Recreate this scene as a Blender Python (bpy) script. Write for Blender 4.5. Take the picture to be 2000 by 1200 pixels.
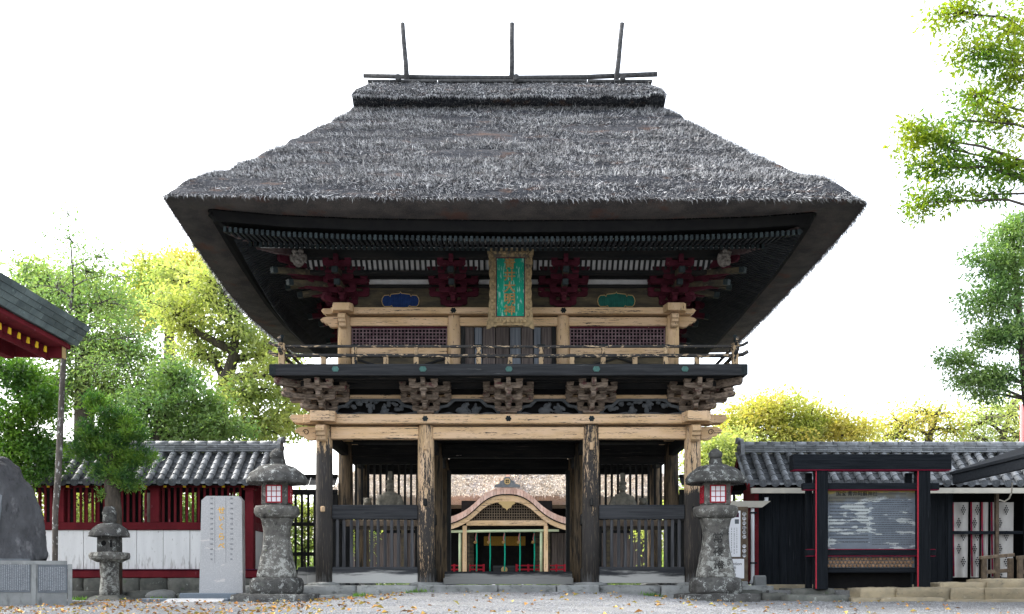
import bpy, math, random
import numpy as np
from mathutils import Vector, Matrix, Euler, noise as mnoise

random.seed(7)
rng = np.random.default_rng(7)
R = math.radians
scene = bpy.context.scene
for _o in list(bpy.data.objects):
    bpy.data.objects.remove(_o)
COL = scene.collection

# ------------------------------------------------------------------ camera, sky, sun, exposure
F, D, EYE, CX, HY = 1950.0, 23.87, 0.05, 993.0, 1138.0
cam = bpy.data.cameras.new('camera')
cam.sensor_width = 36.0
cam.lens = F * 36.0 / 2000.0
cam.shift_x = (1000 - CX) / 2000.0
cam.shift_y = (HY - 600) / 2000.0
cam.clip_end = 1500
cam_o = bpy.data.objects.new('camera', cam)
cam_o.location = (0, -D, EYE)
cam_o.rotation_euler = (R(90), 0, 0)
COL.objects.link(cam_o)
scene.camera = cam_o

SUN_EL, SUN_AZ = R(42), R(295)          # azimuth measured clockwise from +Y
world = bpy.data.worlds.new('World')
scene.world = world
world.use_nodes = True
wn, wl = world.node_tree.nodes, world.node_tree.links
wn.clear()
sky = wn.new('ShaderNodeTexSky')
sky.sky_type = 'NISHITA'
sky.sun_disc = False
sky.sun_elevation = SUN_EL
sky.sun_rotation = SUN_AZ
sky.air_density = 1.0
sky.dust_density = 4.0
hsv = wn.new('ShaderNodeHueSaturation')
hsv.inputs['Saturation'].default_value = 0.34
bg = wn.new('ShaderNodeBackground')
bg.inputs['Strength'].default_value = 0.15
wo = wn.new('ShaderNodeOutputWorld')
wl.new(sky.outputs[0], hsv.inputs['Color'])
wl.new(hsv.outputs[0], bg.inputs['Color'])
wl.new(bg.outputs[0], wo.inputs['Surface'])

sun = bpy.data.lights.new('sun', 'SUN')
sun.energy = 0.65
sun.angle = R(16)
sun.color = (1.0, 0.94, 0.85)
sun_o = bpy.data.objects.new('sun', sun)
_d = Vector((math.sin(SUN_AZ) * math.cos(SUN_EL), math.cos(SUN_AZ) * math.cos(SUN_EL), math.sin(SUN_EL)))
sun_o.rotation_euler = _d.to_track_quat('Z', 'Y').to_euler()
sun_o.location = _d * 60
COL.objects.link(sun_o)

vs = scene.view_settings
vs.view_transform = 'Standard'
vs.look = 'None'
vs.gamma = 1.0
vs.use_curve_mapping = False
vs.exposure = 2.4


def S(Y):
    return (D + Y) / F


def P(px, py, Y):
    s = S(Y)
    return Vector(((px - CX) * s, Y, EYE - (py - HY) * s))


# ------------------------------------------------------------------ materials
class NT:
    def __init__(self, name):
        self.m = bpy.data.materials.new(name)
        self.m.use_nodes = True
        self.n, self.l = self.m.node_tree.nodes, self.m.node_tree.links
        self.n.clear()
        self.out = self.n.new('ShaderNodeOutputMaterial')
        self.geo = self.n.new('ShaderNodeNewGeometry')

    def new(self, t, **kw):
        nd = self.n.new(t)
        for k, v in kw.items():
            setattr(nd, k, v)
        return nd

    def noise(self, scale, detail=5, rough=0.6, off=0.0, dist=0.0):
        v = self.new('ShaderNodeVectorMath', operation='MULTIPLY_ADD')
        self.l.new(self.geo.outputs['Position'], v.inputs[0])
        v.inputs[1].default_value = scale
        v.inputs[2].default_value = (off, off * 1.7, off * 0.6)
        t = self.new('ShaderNodeTexNoise')
        t.inputs['Scale'].default_value = 1.0
        t.inputs['Detail'].default_value = detail
        t.inputs['Roughness'].default_value = rough
        t.inputs['Distortion'].default_value = dist
        self.l.new(v.outputs[0], t.inputs['Vector'])
        return t.outputs['Fac']

    def ramp(self, sock, lo, hi, a=0.0, b=1.0, smooth=True):
        mr = self.new('ShaderNodeMapRange')
        mr.interpolation_type = 'SMOOTHSTEP' if smooth else 'LINEAR'
        mr.inputs[1].default_value, mr.inputs[2].default_value = lo, hi
        mr.inputs[3].default_value, mr.inputs[4].default_value = a, b
        self.l.new(sock, mr.inputs[0])
        return mr.outputs[0]

    def math(self, op, a, b):
        nd = self.new('ShaderNodeMath', operation=op)
        for i, v in ((0, a), (1, b)):
            if isinstance(v, (int, float)):
                nd.inputs[i].default_value = v
            else:
                self.l.new(v, nd.inputs[i])
        return nd.outputs[0]

    def mix(self, fac, a, b, blend='MIX'):
        nd = self.new('ShaderNodeMix', data_type='RGBA', blend_type=blend)
        for i, v in ((0, fac), (6, a), (7, b)):
            if isinstance(v, (int, float)):
                nd.inputs[i].default_value = v
            elif isinstance(v, tuple):
                nd.inputs[i].default_value = (*v[:3], 1)
            else:
                self.l.new(v, nd.inputs[i])
        return nd.outputs[2]


def M(name, base, var=None, scale=(3, 3, 3), rough=0.88, bump=0.25, bscale=(30, 30, 30), layers=(), rand=0.12, spec=0.12, metallic=0.0,
      island=0.0, island_col=None, bdist=0.02):
    t = NT(name)
    col = tuple(base)
    if var is not None:
        col = t.mix(t.ramp(t.noise(scale), 0.3, 0.7), base, var)
    for i, L in enumerate(layers):
        nz = t.noise(L.get('scale', (4, 4, 4)), L.get('detail', 6), L.get('nrough', 0.62), 3.1 + 7.3 * i + L.get('off', 0), L.get('dist', 0))
        if 'fine' in L:
            nz = t.math('ADD', t.math('MULTIPLY', nz, 0.58), t.math('MULTIPLY', t.noise(L['fine'], 6, 0.7, 2.3 + i), 0.42))
        if 'z' in L:
            sp = t.new('ShaderNodeSeparateXYZ')
            t.l.new(t.geo.outputs['Position'], sp.inputs[0])
            nz = t.math('ADD', nz, t.ramp(sp.outputs[2], *L['z']))
        col = t.mix(t.math('MULTIPLY', t.ramp(nz, L['lo'], L['hi']), L.get('amt', 1.0)), col, L['col'])
    if island_col is not None:
        col = t.mix(t.math('MULTIPLY', t.geo.outputs['Random Per Island'], island), col, island_col)
    if rand > 0:
        oi = t.new('ShaderNodeObjectInfo')
        f = t.ramp(oi.outputs['Random'], 0, 1, 1 - rand, 1 + rand, False)
        cc = t.new('ShaderNodeCombineColor')
        for i in range(3):
            t.l.new(f, cc.inputs[i])
        col = t.mix(1.0, col, cc.outputs[0], 'MULTIPLY')
    p = t.new('ShaderNodeBsdfPrincipled')
    p.inputs['Roughness'].default_value = rough
    p.inputs['Metallic'].default_value = metallic
    p.inputs['Specular IOR Level'].default_value = spec
    if isinstance(col, tuple):
        p.inputs['Base Color'].default_value = (*col[:3], 1)
    else:
        t.l.new(col, p.inputs['Base Color'])
    if bump > 0:
        b = t.new('ShaderNodeBump')
        b.inputs['Strength'].default_value = bump
        b.inputs['Distance'].default_value = bdist
        t.l.new(t.noise(bscale, 6, 0.65, 11.0), b.inputs['Height'])
        t.l.new(b.outputs[0], p.inputs['Normal'])
    t.l.new(p.outputs[0], t.out.inputs[0])
    return t.m


def LEAF(name, cols, nz_cols, nscale=0.5, trans=0.45, rough=0.45):
    """cols: two colours mixed per leaf; nz_cols: two colours for the clumps of another tone in the crown."""
    t = NT(name)
    r = t.geo.outputs['Random Per Island']
    a = t.mix(r, cols[0], cols[1])
    b = t.mix(r, nz_cols[0], nz_cols[1])
    c = t.mix(t.ramp(t.noise((nscale, nscale, nscale), 3), 0.42, 0.58), a, b)
    p = t.new('ShaderNodeBsdfPrincipled')
    p.inputs['Roughness'].default_value = rough
    p.inputs['Specular IOR Level'].default_value = 0.35
    t.l.new(c, p.inputs['Base Color'])
    tr = t.new('ShaderNodeBsdfTranslucent')
    t.l.new(t.mix(1.0, c, (1.0, 1.15, 0.5), 'MULTIPLY'), tr.inputs['Color'])
    mx = t.new('ShaderNodeMixShader')
    mx.inputs[0].default_value = trans
    t.l.new(p.outputs[0], mx.inputs[1])
    t.l.new(tr.outputs[0], mx.inputs[2])
    t.l.new(mx.outputs[0], t.out.inputs[0])
    return t.m


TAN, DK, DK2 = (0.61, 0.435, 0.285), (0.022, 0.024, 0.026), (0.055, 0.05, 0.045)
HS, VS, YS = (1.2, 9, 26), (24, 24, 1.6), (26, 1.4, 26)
m_tan_h = M('tan_paint_beam', TAN, (0.53, 0.36, 0.2), (1, 4, 4), bump=0.3, bscale=(3, 40, 60),
            layers=[dict(col=DK2, scale=HS, fine=(9, 45, 70), lo=0.555, hi=0.58, detail=8), dict(col=(0.2, 0.145, 0.09), scale=(2, 7, 16), lo=0.5, hi=0.75, amt=0.5)])
m_tan_v = M('tan_paint_post', TAN, (0.5, 0.345, 0.19), (4, 4, 1), bump=0.3, bscale=(50, 50, 3),
            layers=[dict(col=DK2, scale=VS, fine=(60, 60, 14), lo=0.57, hi=0.6, detail=8), dict(col=(0.22, 0.15, 0.09), scale=(9, 9, 2), lo=0.55, hi=0.8, amt=0.5)])


def col_mat(i, lo, z=None, base=TAN):
    L = dict(col=(0.042, 0.039, 0.037), scale=(13, 13, 1.5), fine=(55, 55, 9), lo=lo - 0.01, hi=lo + 0.045, detail=9, off=5 * i, nrough=0.7)
    if z:
        L['z'] = z
    return M('worn_column_paint_%d' % i, base, (0.46, 0.32, 0.18), (4, 4, 1), bump=0.55, bscale=(45, 45, 2.5), rand=0.05,
             layers=[L, dict(col=(0.13, 0.105, 0.08), scale=(40, 40, 2.2), lo=0.53, hi=0.68, off=2 * i, amt=0.7),
                     dict(col=(0.2, 0.2, 0.2), scale=(20, 20, 2), lo=0.6, hi=0.8, z=(0.0, 0.5, 0.25, 0.0), amt=0.7)])


m_col = [col_mat(0, 0.45, (2.5, 3.7, 0.13, -0.06)), col_mat(1, 0.475, (0.8, 3.4, 0.06, -0.045)), col_mat(2, 0.455, (0.9, 2.9, 0.13, 0.0)),
         col_mat(3, 0.49, (1.95, 2.35, 0.2, -0.03))]
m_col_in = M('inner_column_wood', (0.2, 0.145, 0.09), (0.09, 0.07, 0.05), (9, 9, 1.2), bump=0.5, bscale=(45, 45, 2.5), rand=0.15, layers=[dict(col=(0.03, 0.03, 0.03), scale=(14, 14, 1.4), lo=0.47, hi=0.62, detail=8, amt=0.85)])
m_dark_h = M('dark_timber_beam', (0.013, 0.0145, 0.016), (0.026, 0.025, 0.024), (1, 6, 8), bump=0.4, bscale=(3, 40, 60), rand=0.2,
             layers=[dict(col=(0.14, 0.12, 0.1), scale=(1.5, 12, 30), lo=0.6, hi=0.75, amt=0.6)])
m_dark_v = M('dark_timber_upright', (0.013, 0.0145, 0.016), (0.026, 0.026, 0.025), (8, 8, 1), bump=0.4, bscale=(60, 60, 3), rand=0.25,
             layers=[dict(col=(0.13, 0.115, 0.1), scale=(26, 26, 1.5), lo=0.58, hi=0.75, amt=0.6)])
m_grey_v = M('grey_weathered_slat', (0.075, 0.077, 0.082), (0.032, 0.033, 0.036), (20, 20, 1.2), bump=0.4, bscale=(60, 60, 3), rand=0.25)
m_grey_h = M('grey_weathered_board', (0.026, 0.028, 0.031), (0.05, 0.052, 0.056), (1, 12, 20), bump=0.4, bscale=(3, 40, 60), rand=0.2,
             layers=[dict(col=(0.42, 0.42, 0.4), scale=(1.0, 6, 9), lo=0.5, hi=0.75, z=(0.06, 0.40, 0.42, -0.12), amt=0.85)])
m_latt = M('faded_maroon_lattice', (0.2, 0.14, 0.15), (0.1, 0.06, 0.07), (9, 9, 9), bump=0.2, rand=0.2)
m_plank = M('bare_grain_plank', (0.15, 0.125, 0.115), (0.07, 0.058, 0.056), (26, 26, 1.0), bump=0.5, bscale=(70, 70, 3), rand=0.25)
m_plank_blue = M('pale_bluish_plank', (0.19, 0.21, 0.24), (0.11, 0.12, 0.14), (26, 26, 1.0), bump=0.4, bscale=(70, 70, 3), rand=0.15)
m_wallboard = M('stained_wall_board', (0.1, 0.082, 0.052), (0.035, 0.033, 0.03), (1.5, 5, 6), bump=0.3, bscale=(4, 40, 60),
                layers=[dict(col=(0.2, 0.16, 0.1), scale=(2, 8, 9), lo=0.58, hi=0.75, amt=0.6)])
m_lowwood = M('worn_bracket_wood', (0.25, 0.195, 0.15), (0.065, 0.052, 0.044), (6, 12, 26), bump=0.5, bscale=(20, 40, 60), rand=0.2,
              layers=[dict(col=(0.08, 0.018, 0.026), scale=(5, 5, 6), lo=0.58, hi=0.66, amt=0.8), dict(col=(0.42, 0.32, 0.22), scale=(8, 20, 40), lo=0.6, hi=0.7, amt=0.75)])
m_maroon = M('maroon_bracket_paint', (0.08, 0.015, 0.027), (0.05, 0.01, 0.017), (5, 5, 5), bump=0.2, rand=0.15,
             layers=[dict(col=(0.33, 0.25, 0.17), scale=(9, 9, 16), lo=0.67, hi=0.72, amt=0.8)])
m_redwall = M('maroon_wall_paint', (0.14, 0.016, 0.022), (0.1, 0.012, 0.017), (4, 4, 2), bump=0.15, rand=0.12,
              layers=[dict(col=(0.34, 0.16, 0.18), scale=(10, 10, 3), lo=0.63, hi=0.74, amt=0.5)])
m_whiteboard = M('white_painted_board', (0.82, 0.83, 0.83), (0.74, 0.75, 0.75), (6, 6, 0.6), bump=0.1, bscale=(50, 50, 4), rand=0.05,
                 layers=[dict(col=(0.3, 0.29, 0.27), scale=(16, 16, 2.5), lo=0.56, hi=0.72, amt=0.6, z=(0.38, 1.0, 0.1, -0.06)), dict(col=(0.4, 0.39, 0.36), scale=(30, 30, 10), lo=0.64, hi=0.7, amt=0.7)])
m_plaster = M('greyish_white_plaster', (0.62, 0.62, 0.62), (0.5, 0.5, 0.5), (4, 4, 4), bump=0.1)
m_cut = M('cut_thatch_edge', (0.085, 0.076, 0.072), (0.045, 0.043, 0.045), (2, 2, 3), bump=1.0, bscale=(45, 45, 45), rough=1.0, rand=0,
          layers=[dict(col=(0.24, 0.19, 0.15), scale=(90, 90, 90), lo=0.55, hi=0.7, amt=0.7, detail=3), dict(col=(0.11, 0.04, 0.025), scale=(1.2, 1.2, 2.5), lo=0.55, hi=0.7, amt=0.5)])
m_thatch = M('old_thatch_bed', (0.036, 0.04, 0.048), (0.009, 0.011, 0.015), (3, 3, 14), bump=1.0, bscale=(22, 22, 22), rough=1.0, rand=0,
             layers=[dict(col=(0.16, 0.155, 0.155), scale=(28, 28, 28), lo=0.52, hi=0.68, detail=4), dict(col=(0.11, 0.065, 0.045), scale=(1.6, 1.6, 5), lo=0.55, hi=0.7, amt=0.6)])


def straw_mat(name, a, b, c):
    t = NT(name)
    r = t.geo.outputs['Random Per Island']
    base = t.mix(t.ramp(r, 0.3, 0.85), a, b)
    nz = t.ramp(t.noise((1.2, 1.2, 6), 4), 0.4, 0.62)
    base = t.mix(t.math('MULTIPLY', nz, 0.5), base, c)
    p = t.new('ShaderNodeBsdfPrincipled')
    p.inputs['Roughness'].default_value = 0.9
    p.inputs['Specular IOR Level'].default_value = 0.2
    t.l.new(base, p.inputs['Base Color'])
    t.l.new(p.outputs[0], t.out.inputs[0])
    return t.m


m_straw = straw_mat('grey_bleached_straw', (0.02, 0.024, 0.032), (0.82, 0.83, 0.84), (0.085, 0.083, 0.083))
m_tile = M('grey_roof_tile', (0.22, 0.235, 0.25), (0.14, 0.15, 0.16), (5, 5, 5), rough=0.5, bump=0.2, rand=0.28,
           layers=[dict(col=(0.36, 0.37, 0.36), scale=(9, 9, 9), lo=0.56, hi=0.72, amt=0.55), dict(col=(0.05, 0.05, 0.05), scale=(6, 6, 6), lo=0.6, hi=0.72, amt=0.6, off=3)])
m_tile_pan = M('shade_dark_pan_tile', (0.1, 0.108, 0.118), (0.06, 0.065, 0.07), (5, 5, 5), rough=0.6, bump=0.2, rand=0.3, layers=[dict(col=(0.22, 0.23, 0.22), scale=(9, 9, 9), lo=0.58, hi=0.72, amt=0.5), dict(col=(0.16, 0.09, 0.05), scale=(14, 14, 14), lo=0.66, hi=0.7, amt=0.5, off=2)])  # pans darker than covers: highlight and gap shade put into the two tones
m_stone_dk = M('old_lantern_stone', (0.17, 0.165, 0.15), (0.075, 0.073, 0.068), (4, 4, 4), bump=0.9, bscale=(28, 28, 28), rough=0.95, rand=0.1, bdist=0.05,
               layers=[dict(col=(0.4, 0.41, 0.38), scale=(9, 9, 9), fine=(45, 45, 45), lo=0.53, hi=0.57, amt=0.75, z=(-0.2, 1.6, 0.06, -0.02)), dict(col=(0.03, 0.03, 0.03), scale=(5, 5, 5), lo=0.58, hi=0.7, amt=0.75, off=4),
                       dict(col=(0.16, 0.2, 0.08), scale=(7, 7, 7), lo=0.66, hi=0.75, amt=0.5, off=9)])
m_stone_cap = M('blackened_lantern_stone', (0.055, 0.054, 0.052), (0.1, 0.1, 0.095), (5, 5, 5), bump=0.8, bscale=(26, 26, 26), rough=0.95, rand=0.1, bdist=0.05,
                layers=[dict(col=(0.42, 0.44, 0.42), scale=(6, 6, 6), fine=(50, 50, 50), lo=0.545, hi=0.575, amt=0.85), dict(col=(0.17, 0.18, 0.16), scale=(5, 5, 5), lo=0.55, hi=0.7, amt=0.5, off=5)])
m_stone_wall = M('dark_mossy_base_stone', (0.07, 0.075, 0.068), (0.14, 0.14, 0.125), (3, 3, 3), bump=0.9, bscale=(22, 22, 22), rough=1, rand=0.25,
                 layers=[dict(col=(0.3, 0.32, 0.29), scale=(7, 7, 9), lo=0.62, hi=0.7, amt=0.7), dict(col=(0.05, 0.09, 0.035), scale=(4, 4, 4), lo=0.6, hi=0.72, amt=0.5, off=6)])
m_stone_lt = M('pale_paving_stone', (0.26, 0.27, 0.265), (0.17, 0.178, 0.172), (2.5, 2.5, 2.5), bump=0.6, bscale=(30, 30, 30), rough=0.95, rand=0.15,
               layers=[dict(col=(0.07, 0.075, 0.07), scale=(6, 6, 10), lo=0.52, hi=0.68, amt=0.7)])
m_stone_tan = M('tan_terrace_stone', (0.36, 0.3, 0.2), (0.24, 0.21, 0.15), (2.5, 2.5, 3), bump=0.9, bscale=(20, 20, 20), rough=1, rand=0.15,
                layers=[dict(col=(0.12, 0.115, 0.1), scale=(5, 5, 12), lo=0.58, hi=0.72, amt=0.6), dict(col=(0.5, 0.47, 0.38), scale=(8, 8, 8), lo=0.62, hi=0.74, amt=0.5, off=3)])
m_granite = M('speckled_grey_granite', (0.46, 0.465, 0.47), (0.3, 0.305, 0.31), (80, 80, 80), bump=0.15, bscale=(120, 120, 120), rough=0.7, rand=0.04,
              layers=[dict(col=(0.66, 0.65, 0.64), scale=(110, 110, 110), lo=0.58, hi=0.66, detail=2), dict(col=(0.6, 0.57, 0.54), scale=(2.2, 2.2, 6), lo=0.62, hi=0.64, amt=0.6, off=1)])
m_granite_bl = M('blue_grey_granite_base', (0.22, 0.26, 0.3), (0.15, 0.18, 0.21), (60, 60, 60), bump=0.1, rough=0.7)
m_concrete = M('stained_concrete', (0.27, 0.28, 0.275), (0.18, 0.19, 0.19), (2, 2, 2), bump=0.35, bscale=(50, 50, 50), rough=0.95, rand=0.05,
               layers=[dict(col=(0.08, 0.085, 0.08), scale=(7, 7, 2), lo=0.57, hi=0.75, amt=0.7), dict(col=(0.42, 0.43, 0.42), scale=(9, 9, 2), lo=0.62, hi=0.75, amt=0.5, off=5)])
m_rock = M('dark_grey_boulder', (0.105, 0.108, 0.115), (0.055, 0.056, 0.06), (2.2, 2.2, 1.2), bump=1.0, bscale=(9, 9, 5), rough=0.9, rand=0, bdist=0.09,
           layers=[dict(col=(0.26, 0.26, 0.27), scale=(3.5, 3.5, 2), lo=0.56, hi=0.74, amt=0.6), dict(col=(0.03, 0.03, 0.032), scale=(9, 9, 2), lo=0.57, hi=0.7, amt=0.7, off=7)])
m_slate = M('engraved_slate_panel', (0.14, 0.155, 0.17), (0.1, 0.112, 0.125), (9, 9, 9), bump=0.1, rough=0.6, rand=0.04)
m_pale_ink = M('pale_engraved_letters', (0.34, 0.36, 0.38), bump=0, rand=0)
m_black_ink = M('black_lettering', (0.015, 0.015, 0.016), bump=0, rand=0)
m_ink_stain = M('dim_grey_lettering', (0.05, 0.052, 0.055), bump=0, rand=0)
m_gold_ink = M('gilded_lettering', (0.78, 0.43, 0.04), bump=0, rand=0, rough=0.5)
m_gold_old = M('tarnished_gilt', (0.4, 0.25, 0.09), (0.22, 0.13, 0.05), (20, 20, 20), bump=0.4, rough=0.6, rand=0.05)
m_frame = M('mottled_carved_frame', (0.33, 0.24, 0.13), (0.17, 0.13, 0.075), (14, 14, 14), bump=0.5, rand=0.1, layers=[dict(col=(0.05, 0.055, 0.06), scale=(10, 10, 8), lo=0.52, hi=0.66, amt=0.75, z=(6.6, 7.9, -0.12, 0.1))])  # dark grey layer grows stronger towards the top
m_plaque = M('flaking_green_paint', (0.01, 0.25, 0.16), (0.012, 0.19, 0.13), (6, 6, 2), bump=0.2, bscale=(60, 60, 6), rand=0,
             layers=[dict(col=(0.3, 0.5, 0.44), scale=(26, 26, 3.2), lo=0.54, hi=0.62, detail=8, amt=0.8)])
m_purple = M('purple_trim', (0.06, 0.012, 0.035), bump=0, rand=0)
m_blue = M('blue_fluted_panel', (0.018, 0.045, 0.16), (0.014, 0.035, 0.11), (10, 10, 10), bump=0.1)
m_teal = M('green_fluted_panel', (0.022, 0.14, 0.11), (0.02, 0.1, 0.085), (10, 10, 10), bump=0.1)
m_rim = M('pale_gold_rim', (0.42, 0.3, 0.14), bump=0, rand=0)
m_copper = M('verdigris_metal', (0.05, 0.12, 0.11), (0.08, 0.17, 0.15), (20, 20, 20), bump=0.2, rough=0.6, rand=0.15)
m_copper_dk = M('dark_verdigris_tip', (0.014, 0.02, 0.023), (0.028, 0.038, 0.04), (20, 20, 20), bump=0.2, rough=0.6, rand=0.3)
m_carve = M('slate_grey_carving', (0.052, 0.058, 0.064), (0.085, 0.09, 0.095), (7, 7, 7), bump=0.5, bscale=(50, 50, 50), rand=0.12)
m_mask = M('bleached_carved_wood', (0.27, 0.245, 0.22), (0.09, 0.08, 0.075), (14, 14, 14), bump=0.6, bscale=(40, 40, 40))
m_void = M('shade_black', (0.007, 0.007, 0.008), (0.011, 0.011, 0.011), (4, 4, 4), bump=0.2)  # near-black colour stands in for shade behind parts, under eaves and in holes
m_black_h = M('black_stained_beam', (0.006, 0.008, 0.011), (0.014, 0.017, 0.021), (1.2, 14, 26), bump=0.35, bscale=(3, 40, 60), rand=0.12, layers=[dict(col=(0.1, 0.11, 0.12), scale=(1.5, 20, 30), lo=0.62, hi=0.75, amt=0.3)])
m_black_v = M('black_stained_post', (0.006, 0.008, 0.011), (0.014, 0.017, 0.021), (26, 26, 1.2), bump=0.35, bscale=(60, 60, 3), rand=0.2, layers=[dict(col=(0.1, 0.11, 0.12), scale=(30, 30, 1.5), lo=0.62, hi=0.75, amt=0.3)])
m_redtrim = M('bright_red_trim', (0.42, 0.035, 0.055), bump=0, rand=0.05)
m_redtrim_shade = M('shade_dark_red_trim', (0.2, 0.01, 0.035), bump=0, rand=0.05)  # same red trim, darkened in colour for the shade on horizontal beam edges
m_redlac = M('red_lacquer', (0.3, 0.012, 0.025), bump=0, rand=0.05, rough=0.5)
m_yellow = M('yellow_rafter_end', (0.72, 0.47, 0.03), bump=0, rand=0.08)
m_gutter = M('cream_metal_gutter', (0.5, 0.47, 0.4), (0.42, 0.4, 0.35), (3, 3, 3), bump=0.1, rough=0.5, rand=0.04)
m_pipe = M('grey_white_plastic_pipe', (0.62, 0.64, 0.66), bump=0.05, rough=0.45, rand=0.03)
m_paper = M('white_paper_sheet', (0.8, 0.81, 0.84), bump=0, rand=0.02)
m_cloth = M('shade_greyed_white_linen', (0.44, 0.425, 0.4), (0.37, 0.355, 0.335), (5, 5, 3), bump=0.1, rand=0.04)  # white cloth greyed: shade inside the opening put into its colour
m_clothred = M('red_cloth_edging', (0.28, 0.02, 0.03), (0.16, 0.02, 0.06), (9, 9, 9), bump=0, rand=0.1)
m_brownwood = M('weathered_brown_wood', (0.17, 0.13, 0.09), (0.09, 0.07, 0.055), (12, 12, 8), bump=0.35, bscale=(30, 30, 30), rand=0.2)
m_notice = M('greyed_notice_sheet', (0.11, 0.13, 0.155), (0.15, 0.172, 0.2), (2, 2, 4), bump=0.05, rough=0.5, rand=0,
             layers=[dict(col=(0.36, 0.39, 0.39), scale=(1.3, 1.3, 4.5), lo=0.53, hi=0.56, detail=7, nrough=0.55), dict(col=(0.1, 0.095, 0.07), scale=(1.2, 1.2, 1.6), lo=0.5, hi=0.7, z=(1.6, 2.1, -0.5, 0.22), amt=0.9),
                     dict(col=(0.24, 0.18, 0.035), scale=(2, 2, 3), lo=0.55, hi=0.7, z=(1.95, 2.16, -0.6, 0.2), amt=0.8)])
m_hex = M('bare_wood_slice', (0.27, 0.17, 0.1), (0.16, 0.1, 0.065), (30, 30, 30), bump=0.2, rand=0.25)
m_copperroof = M('patinated_copper_shingle', (0.13, 0.165, 0.165), (0.085, 0.11, 0.115), (3, 3, 3), rough=0.6, bump=0.15, rand=0.3, layers=[dict(col=(0.33, 0.45, 0.42), scale=(8, 8, 8), lo=0.62, hi=0.75, amt=0.6)])
m_newcopper = M('pinkish_bare_copper', (0.52, 0.32, 0.25), (0.62, 0.44, 0.37), (3, 3, 3), rough=0.5, bump=0.1, rand=0.15)
m_hallthatch = M('sun_toned_hall_thatch', (0.5, 0.42, 0.33), (0.36, 0.32, 0.29), (1, 1, 1), bump=1.0, bscale=(20, 20, 20), rough=1, rand=0,  # sunlight on the hall roof put into a paler thatch colour
                 layers=[dict(col=(0.2, 0.15, 0.1), scale=(14, 14, 14), lo=0.52, hi=0.66, amt=0.8), dict(col=(0.3, 0.3, 0.33), scale=(0.7, 0.7, 0.7), lo=0.5, hi=0.6, amt=0.5, off=2)])
m_rope = M('green_twisted_cord', (0.01, 0.3, 0.2), bump=0, rand=0.1)
m_ropewhite = M('red_and_white_cord', (0.5, 0.2, 0.2), bump=0, rand=0.1)
m_bamboo = M('pale_green_bamboo', (0.32, 0.4, 0.26), (0.42, 0.45, 0.3), (4, 4, 6), bump=0.1)
m_curtain = M('gold_brocade_curtain', (0.28, 0.16, 0.03), (0.16, 0.09, 0.02), (25, 25, 25), bump=0.1)
m_bark = M('grey_brown_bark', (0.1, 0.085, 0.068), (0.05, 0.044, 0.037), (9, 9, 3), bump=0.9, bscale=(30, 30, 8), rough=1, rand=0.15)
m_bark_lichen = M('lichen_spotted_bark', (0.14, 0.125, 0.11), (0.07, 0.065, 0.06), (9, 9, 4), bump=0.8, bscale=(30, 30, 14), rough=1, rand=0.1, layers=[dict(col=(0.5, 0.51, 0.5), scale=(16, 16, 9), lo=0.57, hi=0.64, amt=0.85)])
m_pole = M('silvered_roof_pole', (0.085, 0.085, 0.085), (0.035, 0.037, 0.04), (14, 14, 14), bump=0.4, bscale=(30, 30, 30), rand=0.15)
m_gravel = M('pale_gravel_ground', (0.175, 0.178, 0.176), (0.13, 0.133, 0.132), (1.2, 1.2, 1.2), bump=1.0, bscale=(70, 70, 70), rough=1, rand=0,
             layers=[dict(col=(0.15, 0.155, 0.165), scale=(60, 60, 60), lo=0.56, hi=0.66, detail=3, amt=0.8), dict(col=(0.42, 0.425, 0.43), scale=(75, 75, 75), lo=0.58, hi=0.66, detail=2, off=4)])
m_pebble = M('loose_grey_pebble', (0.3, 0.305, 0.31), island=0.75, island_col=(0.17, 0.175, 0.19), bump=0, rand=0, rough=0.9)


def fall_mat():
    t = NT('dry_leaf_colours')
    r = t.geo.outputs['Random Per Island']
    cr = t.new('ShaderNodeValToRGB')
    e = cr.color_ramp.elements
    e[0].color, e[1].color = (0.5, 0.22, 0.03, 1), (0.1, 0.06, 0.035, 1)
    for pos, c in ((0.2, (0.5, 0.3, 0.04)), (0.4, (0.3, 0.26, 0.05)), (0.6, (0.46, 0.2, 0.04)), (0.8, (0.26, 0.13, 0.05))):
        x = e.new(pos)
        x.color = (*c, 1)
    t.l.new(r, cr.inputs[0])
    p = t.new('ShaderNodeBsdfPrincipled')
    p.inputs['Roughness'].default_value = 0.7
    t.l.new(cr.outputs[0], p.inputs['Base Color'])
    t.l.new(p.outputs[0], t.out.inputs[0])
    return t.m


m_fall = fall_mat()


# ------------------------------------------------------------------ mesh builder
_CB = None


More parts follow.
